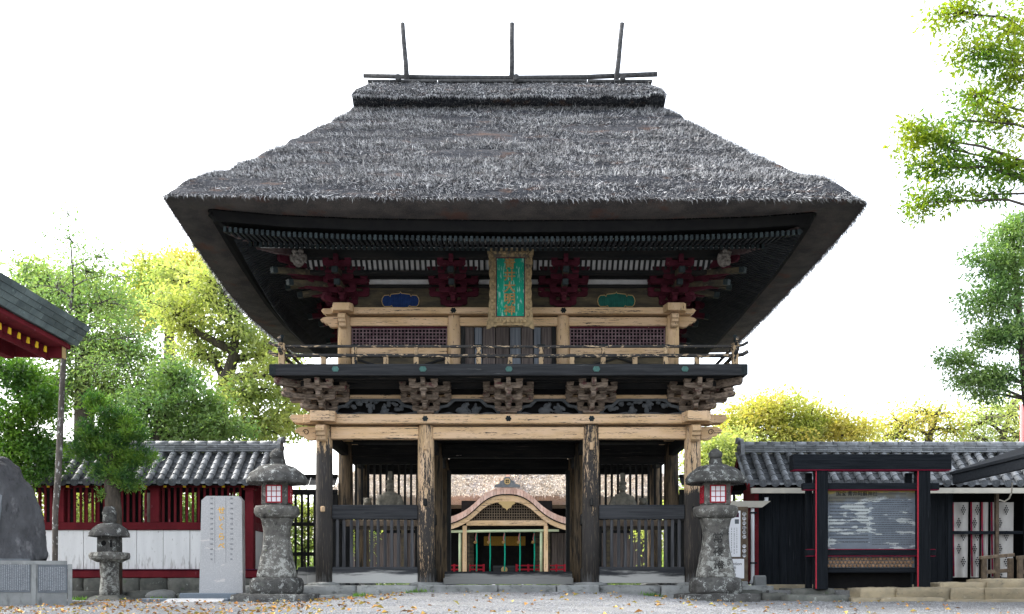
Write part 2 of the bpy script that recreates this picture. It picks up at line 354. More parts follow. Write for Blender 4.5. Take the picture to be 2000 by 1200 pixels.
class MB:
    def __init__(self):
        self.v, self.f, self.s = [], [], []

    def add(self, verts, faces, smooth=False):
        o = len(self.v)
        self.v.extend(tuple(p) for p in verts)
        self.f.extend(tuple(i + o for i in f) for f in faces)
        self.s.extend([smooth] * len(faces))
        return self

    def obox(self, c, h, rot=None, ch=0.0, jit=0.0):
        c = Vector(c)
        hx, hy, hz = h
        if ch <= 0:
            vs_ = [Vector((sx * hx, sy * hy, sz * hz)) for sx in (-1, 1) for sy in (-1, 1) for sz in (-1, 1)]
            fs = [(0, 1, 3, 2), (4, 6, 7, 5), (0, 4, 5, 1), (2, 3, 7, 6), (0, 2, 6, 4), (1, 5, 7, 3)]
        else:
            ch = min(ch, hx * 0.9, hy * 0.9, hz * 0.9)
            vs_, idx = [], {}
            for sx in (-1, 1):
                for sy in (-1, 1):
                    for sz in (-1, 1):
                        for a in range(3):
                            q = [sx * (hx - (0 if a == 0 else ch)), sy * (hy - (0 if a == 1 else ch)), sz * (hz - (0 if a == 2 else ch))]
                            idx[(sx, sy, sz, a)] = len(vs_)
                            vs_.append(Vector(q))
            fs = []
            for a in range(3):
                b, d = (a + 1) % 3, (a + 2) % 3
                for s in (-1, 1):
                    q = []
                    for (sb, sd) in ((-1, -1), (1, -1), (1, 1), (-1, 1)):
                        k = [0, 0, 0]
                        k[a], k[b], k[d] = s, sb, sd
                        q.append(idx[(*k, a)])
                    fs.append(tuple(q if s > 0 else q[::-1]))
                # edges parallel to axis a
                for sb in (-1, 1):
                    for sd in (-1, 1):
                        k0, k1 = [0, 0, 0], [0, 0, 0]
                        k0[a], k0[b], k0[d] = -1, sb, sd
                        k1[a], k1[b], k1[d] = 1, sb, sd
                        q = [idx[(*k0, b)], idx[(*k1, b)], idx[(*k1, d)], idx[(*k0, d)]]
                        fs.append(tuple(q if sb * sd < 0 else q[::-1]))
            for sx in (-1, 1):
                for sy in (-1, 1):
                    for sz in (-1, 1):
                        q = [idx[(sx, sy, sz, a)] for a in range(3)]
                        fs.append(tuple(q if sx * sy * sz > 0 else q[::-1]))
        if jit > 0:
            vs_ = [p + Vector((random.uniform(-jit, jit), random.uniform(-jit, jit), random.uniform(-jit, jit))) for p in vs_]
        if rot is not None:
            vs_ = [rot @ p for p in vs_]
        return self.add([p + c for p in vs_], fs)

    def box(self, x0, x1, y0, y1, z0, z1, ch=0.0, jit=0.0):
        return self.obox(((x0 + x1) / 2, (y0 + y1) / 2, (z0 + z1) / 2), (abs(x1 - x0) / 2, abs(y1 - y0) / 2, abs(z1 - z0) / 2), None, ch, jit)

    def beam(self, a, b, w, h, ch=0.0):
        """box from a to b, w across, h high"""
        a, b = Vector(a), Vector(b)
        d = (b - a)
        L = d.length
        y = d.normalized()
        up = Vector((0, 0, 1)) if abs(y.z) < 0.95 else Vector((0, 1, 0))
        x = y.cross(up).normalized()
        z = x.cross(y)
        rot = Matrix((x, y, z)).transposed()
        return self.obox((a + b) / 2, (w / 2, L / 2, h / 2), rot, ch)

    def tube(self, pts, rad, n=8, caps=True):
        pts = [Vector(p) for p in pts]
        k = len(pts)
        rad = [rad] * k if isinstance(rad, (int, float)) else list(rad)
        vs_, fs = [], []
        ref = None
        for i, p in enumerate(pts):
            d = (pts[min(i + 1, k - 1)] - pts[max(i - 1, 0)])
            d = d.normalized() if d.length > 1e-9 else Vector((0, 0, 1))
            if ref is None:
                ref = Vector((1, 0, 0)) if abs(d.x) < 0.9 else Vector((0, 1, 0))
            x = d.cross(ref)
            x = x.normalized() if x.length > 1e-6 else d.orthogonal().normalized()
            ref = x.cross(d)
            for j in range(n):
                a = 2 * math.pi * j / n
                vs_.append(p + (x * math.cos(a) + ref * math.sin(a)) * rad[i])
        for i in range(k - 1):
            for j in range(n):
                j2 = (j + 1) % n
                fs.append((i * n + j, i * n + j2, (i + 1) * n + j2, (i + 1) * n + j))
        o = len(self.v)
        self.add(vs_, fs, True)
        if caps:
            self.add([], [])
            self.f += [tuple(o + j for j in range(n))[::-1], tuple(o + (k - 1) * n + j for j in range(n))]
            self.s += [False, False]
        return self

    def lathe(self, prof, c=(0, 0, 0), n=16, phase=0.0, smooth=True, sx=1.0, sy=1.0):
        c = Vector(c)
        vs_, fs = [], []
        for r, z in prof:
            for j in range(n):
                a = 2 * math.pi * j / n + phase
                vs_.append(c + Vector((r * math.cos(a) * sx, r * math.sin(a) * sy, z)))
        k = len(prof)
        for i in range(k - 1):
            for j in range(n):
                j2 = (j + 1) % n
                fs.append((i * n + j, i * n + j2, (i + 1) * n + j2, (i + 1) * n + j))
        o = len(self.v)
        self.add(vs_, fs, smooth)
        self.f += [tuple(o + j for j in range(n))[::-1], tuple(o + (k - 1) * n + j for j in range(n))]
        self.s += [False, False]
        return self

    def prism(self, poly, axis, lo, hi, c=(0, 0, 0)):
        """polygon extruded: axis 'y' takes (x,z), 'x' takes (y,z), 'z' takes (x,y)"""
        def m(a, b, t):
            return {'y': (a + c[0], t + c[1], b + c[2]), 'x': (t + c[0], a + c[1], b + c[2]), 'z': (a + c[0], b + c[1], t + c[2])}[axis]
        n = len(poly)
        vs_ = [m(a, b, lo) for a, b in poly] + [m(a, b, hi) for a, b in poly]
        fs = [tuple(range(n)), tuple(range(2 * n - 1, n - 1, -1))] + [(i, i + n, (i + 1) % n + n, (i + 1) % n) for i in range(n)]
        return self.add(vs_, fs)

    def ball(self, c, r, n=12, m=8, rot=None):
        c = Vector(c)
        r = (r, r, r) if isinstance(r, (int, float)) else r
        vs_, fs = [], []
        for i in range(1, m):
            t = math.pi * i / m
            for j in range(n):
                a = 2 * math.pi * j / n
                vs_.append(Vector((r[0] * math.sin(t) * math.cos(a), r[1] * math.sin(t) * math.sin(a), r[2] * math.cos(t))))
        vs_ += [Vector((0, 0, r[2])), Vector((0, 0, -r[2]))]
        for i in range(m - 2):
            for j in range(n):
                j2 = (j + 1) % n
                fs.append((i * n + j, (i + 1) * n + j, (i + 1) * n + j2, i * n + j2))
        T, B = (m - 1) * n, (m - 1) * n + 1
        for j in range(n):
            j2 = (j + 1) % n
            fs.append((T, j, j2))
            fs.append((B, (m - 2) * n + j2, (m - 2) * n + j))
        if rot is not None:
            vs_ = [rot @ p for p in vs_]
        return self.add([p + c for p in vs_], fs, True)

    def rough(self, amp, freq=4.0, seed=0.0):
        o = Vector((seed * 3.7, seed * 1.3, seed))
        self.v = [tuple(Vector(p) + mnoise.noise_vector(Vector(p) * freq + o) * amp) for p in self.v]
        return self

    def mesh(self, name, mat, shift=None):
        v = self.v if shift is None else [(p[0] - shift[0], p[1] - shift[1], p[2] - shift[2]) for p in self.v]
        me = bpy.data.meshes.new(name)
        me.from_pydata(v, [], self.f)
        me.polygons.foreach_set('use_smooth', self.s)
        me.materials.append(mat)
        me.update()
        return me

    def centre(self):
        a = np.array(self.v)
        return Vector(((a.min(0) + a.max(0)) / 2).tolist())


def rstone(x0, x1, y0, y1, z0, z1, amp=0.02, seg=0.14, seed=0.0, rnd=0.05):
    """box of stone: subdivided, corners worn round, surface uneven"""
    dims = (x1 - x0, y1 - y0, z1 - z0)
    n = [max(2, min(14, int(d / seg))) for d in dims]
    key, vs_, fs = {}, [], []

    def vid(i, j, k):
        t = (i, j, k)
        if t not in key:
            p = []
            for a, (q, nn_) in enumerate(zip(t, n)):
                p.append((q / nn_ - 0.5) * dims[a])
            c = [max(-dims[a] / 2 + rnd, min(dims[a] / 2 - rnd, p[a])) for a in range(3)]
            d = Vector([p[a] - c[a] for a in range(3)])
            if d.length > rnd:
                d = d.normalized() * rnd
            q = Vector(c) + d + Vector(((x0 + x1) / 2, (y0 + y1) / 2, (z0 + z1) / 2))
            key[t] = len(vs_)
            vs_.append(q)
        return key[t]
    for a in range(3):
        b, c_ = (a + 1) % 3, (a + 2) % 3
        for side in (0, n[a]):
            for u in range(n[b]):
                for v in range(n[c_]):
                    q = []
                    for (uu, vv_) in ((u, v), (u + 1, v), (u + 1, v + 1), (u, v + 1)):
                        t = [0, 0, 0]
                        t[a], t[b], t[c_] = side, uu, vv_
                        q.append(vid(*t))
                    fs.append(tuple(q if side else q[::-1]))
    mb = MB().add(vs_, fs, True)
    return mb.rough(amp, 3.0, seed + x0).rough(amp * 0.5, 9.0, seed + y0)


WL = {}


def props(o, label=None, cat=None, group=None, kind=None):
    for k, v in (('label', label), ('category', cat), ('group', group), ('kind', kind)):
        if v:
            o[k] = v
    return o


def _link(o, parent, loc):
    COL.objects.link(o)
    loc = Vector(loc)
    WL[o.name] = loc
    if parent is not None:
        o.parent = parent
        o.location = loc - WL[parent.name]
    else:
        o.location = loc
    return o


def thing(name, label, cat, loc=(0, 0, 0), group=None, kind=None):
    o = bpy.data.objects.new(name, None)
    o.empty_display_size = 0.1
    _link(o, None, loc)
    return props(o, label, cat, group, kind)


def part(name, mb, mat, parent=None, label=None, cat=None, group=None, kind=None):
    c = mb.centre()
    o = bpy.data.objects.new(name, mb.mesh(name, mat, c))
    _link(o, parent, c)
    return props(o, label, cat, group, kind)


def inst(name, me, parent, loc, rot=(0, 0, 0), label=None):
    o = bpy.data.objects.new(name, me)
    _link(o, parent, loc)
    o.rotation_euler = rot
    return props(o, label)


def np_obj(name, verts, faces, mat, parent=None, smooth=False, **kw):
    verts = np.asarray(verts, dtype=np.float32)
    faces = np.asarray(faces, dtype=np.int32)
    c = (verts.min(0) + verts.max(0)) / 2
    me = bpy.data.meshes.new(name)
    k = faces.shape[1]
    me.vertices.add(len(verts))
    me.vertices.foreach_set('co', (verts - c).ravel())
    me.loops.add(faces.size)
    me.loops.foreach_set('vertex_index', faces.ravel())
    me.polygons.add(len(faces))
    me.polygons.foreach_set('loop_start', np.arange(0, faces.size, k, dtype=np.int32))
    me.polygons.foreach_set('use_smooth', np.full(len(faces), smooth))
    me.materials.append(mat)
    me.update(calc_edges=True)
    o = bpy.data.objects.new(name, me)
    _link(o, parent, Vector(c.tolist()))
    return props(o, **kw)


def text(name, s, size, mat, parent, loc, depth=0.004, line=1.0, rot=(R(90), 0, 0), sx=1.0, align='CENTER', label=None, offset=0.0):
    cu = bpy.data.curves.new(name, 'FONT')
    cu.body = s
    cu.size = size
    cu.extrude = depth
    cu.space_line = line
    cu.align_x = align
    cu.align_y = 'CENTER'
    cu.resolution_u = 3
    cu.offset = offset
    o = bpy.data.objects.new(name + '_tmp', cu)
    COL.objects.link(o)
    dg = bpy.context.evaluated_depsgraph_get()
    me = bpy.data.meshes.new_from_object(o.evaluated_get(dg))
    bpy.data.objects.remove(o)
    me.name = name
    me.materials.clear()
    me.materials.append(mat)
    ob = inst(name, me, parent, loc, rot, label)
    ob.scale = (sx, 1, 1)
    return ob


def remesh(o, vox):
    md = o.modifiers.new('fuse', 'REMESH')
    md.mode = 'VOXEL'
    md.voxel_size = vox
    md.use_smooth_shade = True
    return o


# ------------------------------------------------------------------ ground
def zg(x, y):
    a = np.clip((np.abs(x) - 1.6) / 3.4, 0, 1)
    a = a * a * (3 - 2 * a)
    return -0.165 - 0.185 * a - 0.011 * np.clip(-y, 0, 24) + 0.0 * y


def lin(a, b, n):
    return np.linspace(a, b, n)


gx = np.unique(np.concatenate([[-400, -150, -60, -30], lin(-16, 16, 161), [30, 60, 150, 400]]))
gy = np.unique(np.concatenate([[-200, -80, -40], lin(-26, 0, 131), lin(0.5, 12, 14), [20, 40, 70, 120, 250, 600]]))
GX, GY = np.meshgrid(gx, gy)
GZ = zg(GX, GY)
GZ = GZ + np.where((GY < -0.5) & (np.abs(GX) < 16), 0.012 * np.sin(GX * 2.1 + 0.7 * GY) * np.cos(GY * 1.7), 0)
nx, ny = len(gx), len(gy)
ii = np.arange(nx * ny).reshape(ny, nx)
gf = np.stack([ii[:-1, :-1], ii[:-1, 1:], ii[1:, 1:], ii[1:, :-1]], -1).reshape(-1, 4)
np_obj('ground', np.stack([GX, GY, GZ], -1).reshape(-1, 3), gf, m_gravel, smooth=True, kind='structure', label='pale grey gravel ground of the shrine forecourt')

# loose pebbles
N = 42000
px_ = rng.uniform(-10.5, 10.5, N)
py_ = -23.87 + 9.5 + (rng.uniform(0, 1, N) ** 1.25) * 14.0
pz_ = zg(px_, py_)
r_ = rng.uniform(0.006, 0.016, N)
oct_v = np.array([[1, 0, 0], [-1, 0, 0], [0, 1, 0], [0, -1, 0], [0, 0, 0.7], [0, 0, -0.7]])
oct_f = np.array([[0, 2, 4], [2, 1, 4], [1, 3, 4], [3, 0, 4], [2, 0, 5], [1, 2, 5], [3, 1, 5], [0, 3, 5]])
jit = rng.uniform(0.6, 1.3, (N, 6, 3))
V = oct_v[None] * jit * r_[:, None, None]
V[:, :, :2] += np.stack([px_, py_], -1)[:, None, :]
V[:, :, 2] += (pz_ + r_ * 0.35)[:, None]
Fc = oct_f[None] + (np.arange(N) * 6)[:, None, None]
np_obj('gravel', V.reshape(-1, 3), Fc.reshape(-1, 3), m_pebble, kind='stuff', label='loose grey and white pebbles lying on the forecourt ground')


def leaf_quads(Pn, dirs, norms, L, W, fold=0.25):
    """one folded leaf of two triangles per point"""
    d = dirs / np.linalg.norm(dirs, axis=1, keepdims=True)
    s = np.cross(d, norms)
    s /= np.linalg.norm(s, axis=1, keepdims=True) + 1e-9
    n = np.cross(s, d)
    L = L[:, None]
    W = W[:, None]
    a = Pn
    b = Pn + d * L * 0.45 + s * W * 0.5 + n * W * fold
    c = Pn + d * L
    e = Pn + d * L * 0.45 - s * W * 0.5 + n * W * fold
    V = np.stack([a, b, c, e], 1).reshape(-1, 3)
    i = np.arange(len(Pn)) * 4
    Fq = np.concatenate([np.stack([i, i + 1, i + 2], -1), np.stack([i, i + 2, i + 3], -1)])
    return V, Fq


N = 1700
lx = np.concatenate([rng.uniform(-9, 9, N // 3), -9 + 7.0 * rng.uniform(0, 1, N - N // 3) ** 1.3])
ly = -23.87 + 9.8 + rng.uniform(0, 1, N) ** 1.5 * 13.0
keep = ~((np.abs(lx) < 3) & (rng.uniform(0, 1, N) < 0.35))
lx, ly = lx[keep], ly[keep]
lz = zg(lx, ly) + rng.uniform(0.012, 0.03, len(lx))
th = rng.uniform(0, 2 * np.pi, len(lx))
dr = np.stack([np.cos(th), np.sin(th), rng.normal(0.05, 0.25, len(lx))], -1)
nm = np.stack([rng.normal(0, 0.35, len(lx)), rng.normal(0, 0.35, len(lx)), np.ones(len(lx))], -1)
V, Fq = leaf_quads(np.stack([lx, ly, lz], -1), dr, nm, rng.uniform(0.055, 0.12, len(lx)), rng.uniform(0.04, 0.075, len(lx)), 0.4)
np_obj('fallen_leaves', V, Fq, m_fall, kind='stuff', label='orange, yellow and brown fallen leaves scattered over the gravel')

# ------------------------------------------------------------------ the gate
CD = 3.12                                    # depth of one bay
CXS = (-4.40, -1.97, 1.97, 4.40)
gate = thing('shrine_gate', 'two-storey thatched shrine gate with worn tan columns and maroon brackets', 'gate', (0, CD, 0))

# stone platform
plat = thing('stone_platform', 'low kerb of long grey stones and paving under the gate', 'platform', (0, CD, -0.1), kind='structure')
xs = [-6.2, -4.9, -3.55, -2.12]
for a, b in zip(xs[:-1], xs[1:]):
    part('kerb_stone', rstone(a + 0.008, b - 0.008, -0.62, 0.15, -0.5, -0.02, 0.012, rnd=0.03), m_stone_lt, plat)
    part('kerb_stone', rstone(-b + 0.008, -a - 0.008, -0.62, 0.15, -0.5, -0.02, 0.012, rnd=0.03), m_stone_lt, plat)
    part('footing_stone', rstone(a + 0.006, b - 0.006, -0.95, -0.635, -0.6, -0.235, 0.014, rnd=0.03), m_stone_lt, plat)
    part('footing_stone', rstone(-b + 0.006, -a - 0.006, -0.95, -0.635, -0.6, -0.235, 0.014, rnd=0.03), m_stone_lt, plat)
for a, b in ((-2.1, -0.25), (-0.23, 1.1), (1.12, 2.1)):
    part('threshold_slab', MB().box(a, b, -0.85, 0.15, -0.4, -0.012, 0.025, 0.006), m_stone_lt, plat)
for i in range(9):
    for j in range(6):
        part('paving_stone', MB().box(-6.2 + i * 1.378 + 0.01, -6.2 + (i + 1) * 1.378 - 0.01, 0.165 + j * 1.15, 0.165 + (j + 1) * 1.15 - 0.015, -0.4, -0.02 + random.uniform(-0.008, 0), 0.015), m_stone_lt, plat)

# lower columns
for j in range(3):
    for i, x in enumerate(CXS):
        y = j * CD
        mb = MB().tube([(x, y, 0.03), (x, y, 1.2), (x, y, 2.6), (x, y, 3.55), (x, y, 3.8)], [0.205, 0.205, 0.2, 0.195, 0.17], 20)
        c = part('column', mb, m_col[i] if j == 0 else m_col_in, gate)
        part('base_stone', MB().lathe([(0.42, -0.02), (0.38, 0.03), (0.27, 0.055)], (x, y, 0), 14).rough(0.02, 5, i + j), m_stone_lt, gate)
        if j == 0 and i in (1, 2):
            for z in (3.28, 1.95):
                part('peg_block', MB().box(x - 0.045, x + 0.045, y - 0.26, y - 0.17, z - 0.09, z + 0.09, 0.02), m_tan_v if z > 3 else m_dark_v, c)
        elif j == 0:
            part('peg_block', MB().box(x - 0.05, x + 0.05, y - 0.24, y - 0.17, 1.72, 1.86, 0.02), m_tan_v if i == 0 else m_dark_v, c)

# head ties (nuki) and plate (daiwa)
for j in range(3):
    y = j * CD
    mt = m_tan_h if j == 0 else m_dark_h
    for a, b in ((-4.40, -1.97), (-1.97, 1.97), (1.97, 4.40)):
        part('head_tie', MB().box(a + 0.17, b - 0.17, y - 0.11, y + 0.11, 3.47, 3.755, 0.015), mt, gate)
    part('top_plate', MB().box(-4.86, 4.86, y - 0.24, y + 0.24, 3.815, 4.04, 0.02), mt, gate)
m_dark_y = M('dark_timber_crossbeam', (0.013, 0.0145, 0.016), (0.026, 0.025, 0.024), (6, 1, 8), bump=0.4, bscale=(40, 3, 60), rand=0.2)
for x in CXS:
    for j in (0, 1):
        part('cross_tie', MB().box(x - 0.1, x + 0.1, j * CD + 0.2, (j + 1) * CD - 0.2, 3.46, 3.74, 0.015), m_dark_y, gate)
for x in (-4.40, 4.40):
    part('side_plate', MB().box(x - 0.24, x + 0.24, 0.243, 2 * CD - 0.243, 3.817, 4.037, 0.02), m_tan_h, gate)
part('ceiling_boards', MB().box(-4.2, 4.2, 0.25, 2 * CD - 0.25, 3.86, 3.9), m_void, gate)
for j in (1, 2):
    y = j * CD
    part('lintel', MB().box(-1.78, 1.78, y - 0.09, y + 0.09, 3.31 if j == 2 else 3.41, 3.8, 0.01), m_dark_h, gate)
    for s in (-1, 1):
        part('lintel', MB().box(s * 2.17, s * 4.2, y - 0.09, y + 0.09, 3.31 if j == 2 else 3.24, 3.46, 0.01), m_dark_h, gate)


def nose_poly(L, h):
    """carved beam nose pointing to +a"""
    return [(0, 0), (0, h), (L * 0.55, h), (L * 0.72, h * 0.98), (L * 0.86, h * 0.9), (L, h * 0.72), (L * 0.97, h * 0.55), (L * 0.82, h * 0.5), (L * 0.75, h * 0.3), (L * 0.58, h * 0.26), (L * 0.5, h * 0.05), (L * 0.3, -h * 0.06)]


for s in (-1, 1):
    x = s * 4.40
    # plate end and corner block of the plate towards the viewer
    part('plate_end', MB().prism([(s * 0.462, 3.83), (s * 0.462, 4.03), (s * 0.74, 4.03), (s * 0.79, 3.95), (s * 0.70, 3.85)], 'y', -0.2, 0.2, (x, 0, 0)), m_tan_h, gate)
    part('corner_plate_block', MB().prism([(-0.30, -0.25), (-0.22, -0.62), (0.22, -0.62), (0.34, -0.50), (0.34, -0.25)], 'z', 3.825, 4.06, (x, 0, 0)), m_tan_h, gate)
    part('beam_nose', MB().prism([(s * a, b) for a, b in nose_poly(0.5, 0.3)], 'y', -0.09, 0.09, (x + s * 0.19, 0, 3.46)), m_tan_h, gate, label='carved scroll end of the head tie')
    pz = nose_poly(0.42, 0.36)
    part('beam_nose', MB().prism([(-a, b) for a, b in pz], 'x', -0.1, 0.1, (x, -0.18, 3.4)), m_tan_v, gate, label='carved beam nose facing forward on the corner column')
    part('scroll', MB().tube([(x + s * (0.42 + 0.075 * math.cos(t) * (1 - t / 12)), -0.1, 3.63 + 0.075 * math.sin(t) * (1 - t / 12)) for t in np.arange(0, 8, 0.5)], 0.008, 5), m_dark_h, gate)
me_flower = MB()
for k in range(6):
    a = k * math.pi / 3
    me_flower.ball((0.045 * math.cos(a), 0, 0.045 * math.sin(a)), (0.027, 0.02, 0.027), 8, 6)
me_flower.ball((0, -0.015, 0), 0.028, 8, 6)
me_flower = me_flower.mesh('nail_cover', m_copper_dk)
for x in (-1.97, 0, 1.97):
    inst('nail_cover', me_flower, gate, (x, -0.245, 3.93))
for x in (-1.325, 1.325):
    inst('nail_cover', me_flower, gate, (x, 0.155, 6.6))

# lower bays: rails, slats, boards
for s in (-1, 1):
    a, b = sorted((s * 4.2, s * 2.16))
    part('rail_board', MB().box(a, b, -0.1, 0.02, 1.56, 1.9, 0.012), m_grey_h, gate)
    part('bottom_board', MB().box(a, b, -0.1, 0.03, 0.03, 0.42, 0.012), m_grey_h, gate)
    for k in range(12):
        x = s * (2.30 + 1.78 * k / 11)
        zt = 1.575 + random.uniform(-0.02, 0)
        part('slat', MB().prism([(-0.037, 0.41), (0.037, 0.41), (0.034, 1.2), (0.036, 1.5), (0.02, zt), (-0.02, zt), (-0.036, 1.5), (-0.034, 1.2)], 'y', -0.06, -0.012, (x + random.uniform(-0.01, 0.01), 0, 0)), m_grey_v, gate)
    # inner rail to the passage and outer side fence
    for x in (s * 1.97, s * 4.40):
        part('side_rail', MB().box(x - 0.05, x + 0.05, 0.2, CD - 0.2, 1.58, 1.86, 0.01), m_dark_y, gate)
        part('side_board', MB().box(x - 0.04, x + 0.04, 0.2, CD - 0.2, 0.05, 0.42, 0.01), m_dark_y, gate)
        for k in range(14):
            yy = 0.3 + (CD - 0.6) * k / 13
            part('side_slat', MB().box(x - 0.02, x + 0.02, yy - 0.03, yy + 0.03, 0.415, 1.585), m_dark_v, gate)
    # statue stand and barred screen behind it
    part('statue_stand', MB().box(s * 2.2, s * 4.15, 1.25, CD - 0.12, 1.46, 1.62, 0.01), m_brownwood, gate)
    for xx in (2.3, 4.05):
        for yy in (1.32, CD - 0.25):
            part('stand_leg', MB().box(s * xx - 0.05, s * xx + 0.05, yy - 0.05, yy + 0.05, 0.0, 1.463), m_dark_v, gate)
    for k in range(12):
        x = s * (2.30 + 1.82 * k / 11)
        part('screen_bar', MB().box(x - 0.03, x + 0.03, CD - 0.03, CD + 0.03, 1.62, 3.245), m_dark_v, gate)
    part('screen_rail', MB().box(s * 2.17, s * 4.2, CD - 0.045, CD + 0.045, 1.5, 1.615, 0.008), m_dark_h, gate)
    part('door_jamb', MB().box(s * 1.62 - 0.05, s * 1.62 + 0.05, CD + 0.15, CD + 0.4, 0, 3.1, 0.01), m_dark_v, gate)
# threshold beams in the passage
part('threshold_beam', MB().box(-1.74, 1.74, CD - 0.3, CD - 0.08, 0.0, 0.17, 0.012), m_grey_h, gate)
part('threshold_beam', MB().box(-1.72, 1.72, CD - 0.077, CD + 0.1, 0.0, 0.345, 0.012), m_grey_h, gate)
part('paper_label', MB().box(-1.41, -1.34, CD - 0.105, CD - 0.093, 3.46, 3.65), m_mask, gate)
part('paper_label', MB().box(-1.32, -1.26, CD - 0.105, CD - 0.093, 3.47, 3.65), m_mask, gate)


# ---- bracket sets
_mesh_cache = {}


def arm_mesh(L, h, w, mat, key):
    k = ('arm', round(L, 3), h, w, key)
    if k not in _mesh_cache:
        p = [(-L, h), (-L, h * 0.45), (-L + 0.02, h * 0.18), (-L + 0.07, 0), (L - 0.07, 0), (L - 0.02, h * 0.18), (L, h * 0.45), (L, h)]
        _mesh_cache[k] = MB().prism(p, 'y', -w / 2, w / 2).mesh('bracket_arm', mat)
    return _mesh_cache[k]


def fwd_mesh(L, h, w, mat, key):
    k = ('fwd', round(L, 3), h, w, key)
    if k not in _mesh_cache:
        p = [(0.12, 0), (0.12, h), (-L, h), (-L, h * 0.45), (-L + 0.02, h * 0.18), (-L + 0.06, 0)]
        _mesh_cache[k] = MB().prism(p, 'x', -w / 2, w / 2).mesh('bracket_arm', mat)
    return _mesh_cache[k]


def block_mesh(w, h, mat, key):
    k = ('block', w, h, key)
    if k not in _mesh_cache:
        mb = MB()
        vs_ = []
        for ww, z in ((w * 0.62, 0), (w, h * 0.5), (w, h)):
            vs_ += [(-ww, -ww, z), (ww, -ww, z), (ww, ww, z), (-ww, ww, z)]
        fs = [(3, 2, 1, 0), (8, 9, 10, 11)]
        for i in (0, 4):
            fs += [(i + j, i + (j + 1) % 4, i + 4 + (j + 1) % 4, i + 4 + j) for j in range(4)]
        mb.add(vs_, fs)
        _mesh_cache[k] = mb.mesh('bearing_block', mat)
    return _mesh_cache[k]


AH, BH, ST = 0.12, 0.088, 0.36


def bracket_items(steps, tails, corner):
    """list of (kind, length, local position (x, y), level z, extra turn) in local axes, outward is -y"""
    it = [('daito', 0, 0, 0, 0.0, 0)]
    z0 = 0.10
    lv = lambda k: z0 + (k - 1) * (AH + BH)
    for k in range(1, steps + 2):
        it.append(('arm', 0.325 if k == 1 else 0.6, 0, 0, lv(k), 0))
    for st in range(1, steps + 1):
        it.append(('arm', 0.33, 0, -st * ST, lv(st + 1), 0))
        if st < steps:
            it.append(('arm', 0.59, 0, -st * ST - 0.001, lv(st + 2), 0))
    for k in range(1, steps + 1):
        it.append(('fwd', k * ST + 0.1, 0, 0, lv(k), 0))
        it.append(('block', 0, 0, -k * ST, lv(k) + AH, 0))
    it.append(('nose', steps * ST + 0.24, 0, 0, lv(steps + 1) + 0.04, 0))
    for (kind, L, x, y, z, _) in list(it):
        if kind == 'arm':
            for xx in (-L + 0.075, L - 0.075) + ((0,) if y == 0 else ()):
                it.append(('block', 0, xx, y, z + AH, 0))
    if tails:
        for k in (2, 3):
            it.append(('tail', k * ST + (0.42 if k == 2 else 0.36), 0, 0, lv(k) + 0.02, 0))
    return it


def tail_mb(L, z, w=0.13, h=0.13, slope=0.16):
    """tail rafter out to -y, falling outward; returns (wood, tip)"""
    a, b = Vector((0, 0.1, z + h / 2 + slope * L * 0.75)), Vector((0, -L, z + h / 2 - slope * L * 0.25))
    d = (b - a).normalized()
    wood = MB().beam(a, b - d * 0.13, w, h, 0.008)
    tip = MB().beam(b - d * 0.13, b, w * 1.06, h * 1.06, 0.01)
    return wood, tip


def bracket_set(origin, turns, steps, mat, key, tails=False, nose_mat=None, joined=False, diag=False, pname='bracket_set'):
    """origin at the plate top; turns: rotations about z of each outward face"""
    holder = bpy.data.objects.new(pname, None) if not joined else None
    J, JT = MB(), MB()
    if holder is not None:
        _link(holder, gate, origin)
    for rz in turns:
        rm = Matrix.Rotation(rz, 3, 'Z')
        isdiag = diag and abs((rz / (math.pi / 2)) % 1 - 0.5) < 0.2
        for (kind, L, x, y, z, _) in bracket_items(steps, tails, False):
            k2 = 1.0
            if isdiag:
                if kind in ('arm', 'daito'):
                    continue
                if kind == 'block' and x != 0:
                    continue
                k2 = 1.41
            loc = Vector(origin) + rm @ Vector((x, y * k2, z))
            if kind == 'tail':
                w_, t_ = tail_mb(L * k2, z)
                for mbx, nm, mt in ((w_, 'tail_rafter', m_wallboard), (t_, 'rafter_tip', m_copper_dk)):
                    mbx.v = [tuple(Vector(origin) + rm @ Vector(p)) for p in mbx.v]
                    if joined:
                        (J if nm == 'tail_rafter' else JT).add(mbx.v, mbx.f)
                    else:
                        part(nm, mbx, mt, holder)
                continue
            if kind == 'daito':
                me, nm = block_mesh(0.2, 0.10, mat, key + 'd'), 'bearing_block'
            elif kind == 'arm':
                me, nm = arm_mesh(L, AH, 0.12, mat, key), 'bracket_arm'
            elif kind == 'fwd':
                me, nm = fwd_mesh(L * k2, AH, 0.1, mat, key), 'bracket_arm'
            elif kind == 'nose':
                me, nm = fwd_mesh(L * k2, 0.17, 0.1, nose_mat or mat, key + 'n'), 'bracket_nose'
            else:
                me, nm = block_mesh(0.083, BH, mat, key), 'bearing_block'
            if joined:
                T = Matrix.Translation(loc) @ rm.to_4x4()
                J.add([T @ v.co for v in me.vertices], [tuple(p.vertices) for p in me.polygons])
            else:
                inst(nm, me, holder, loc, (0, 0, rz))
    if joined:
        o = part(pname, J, mat, gate, kind='stuff')
        if JT.v:
            part('rafter_tips', JT, m_copper_dk, o)
        return o
    return holder


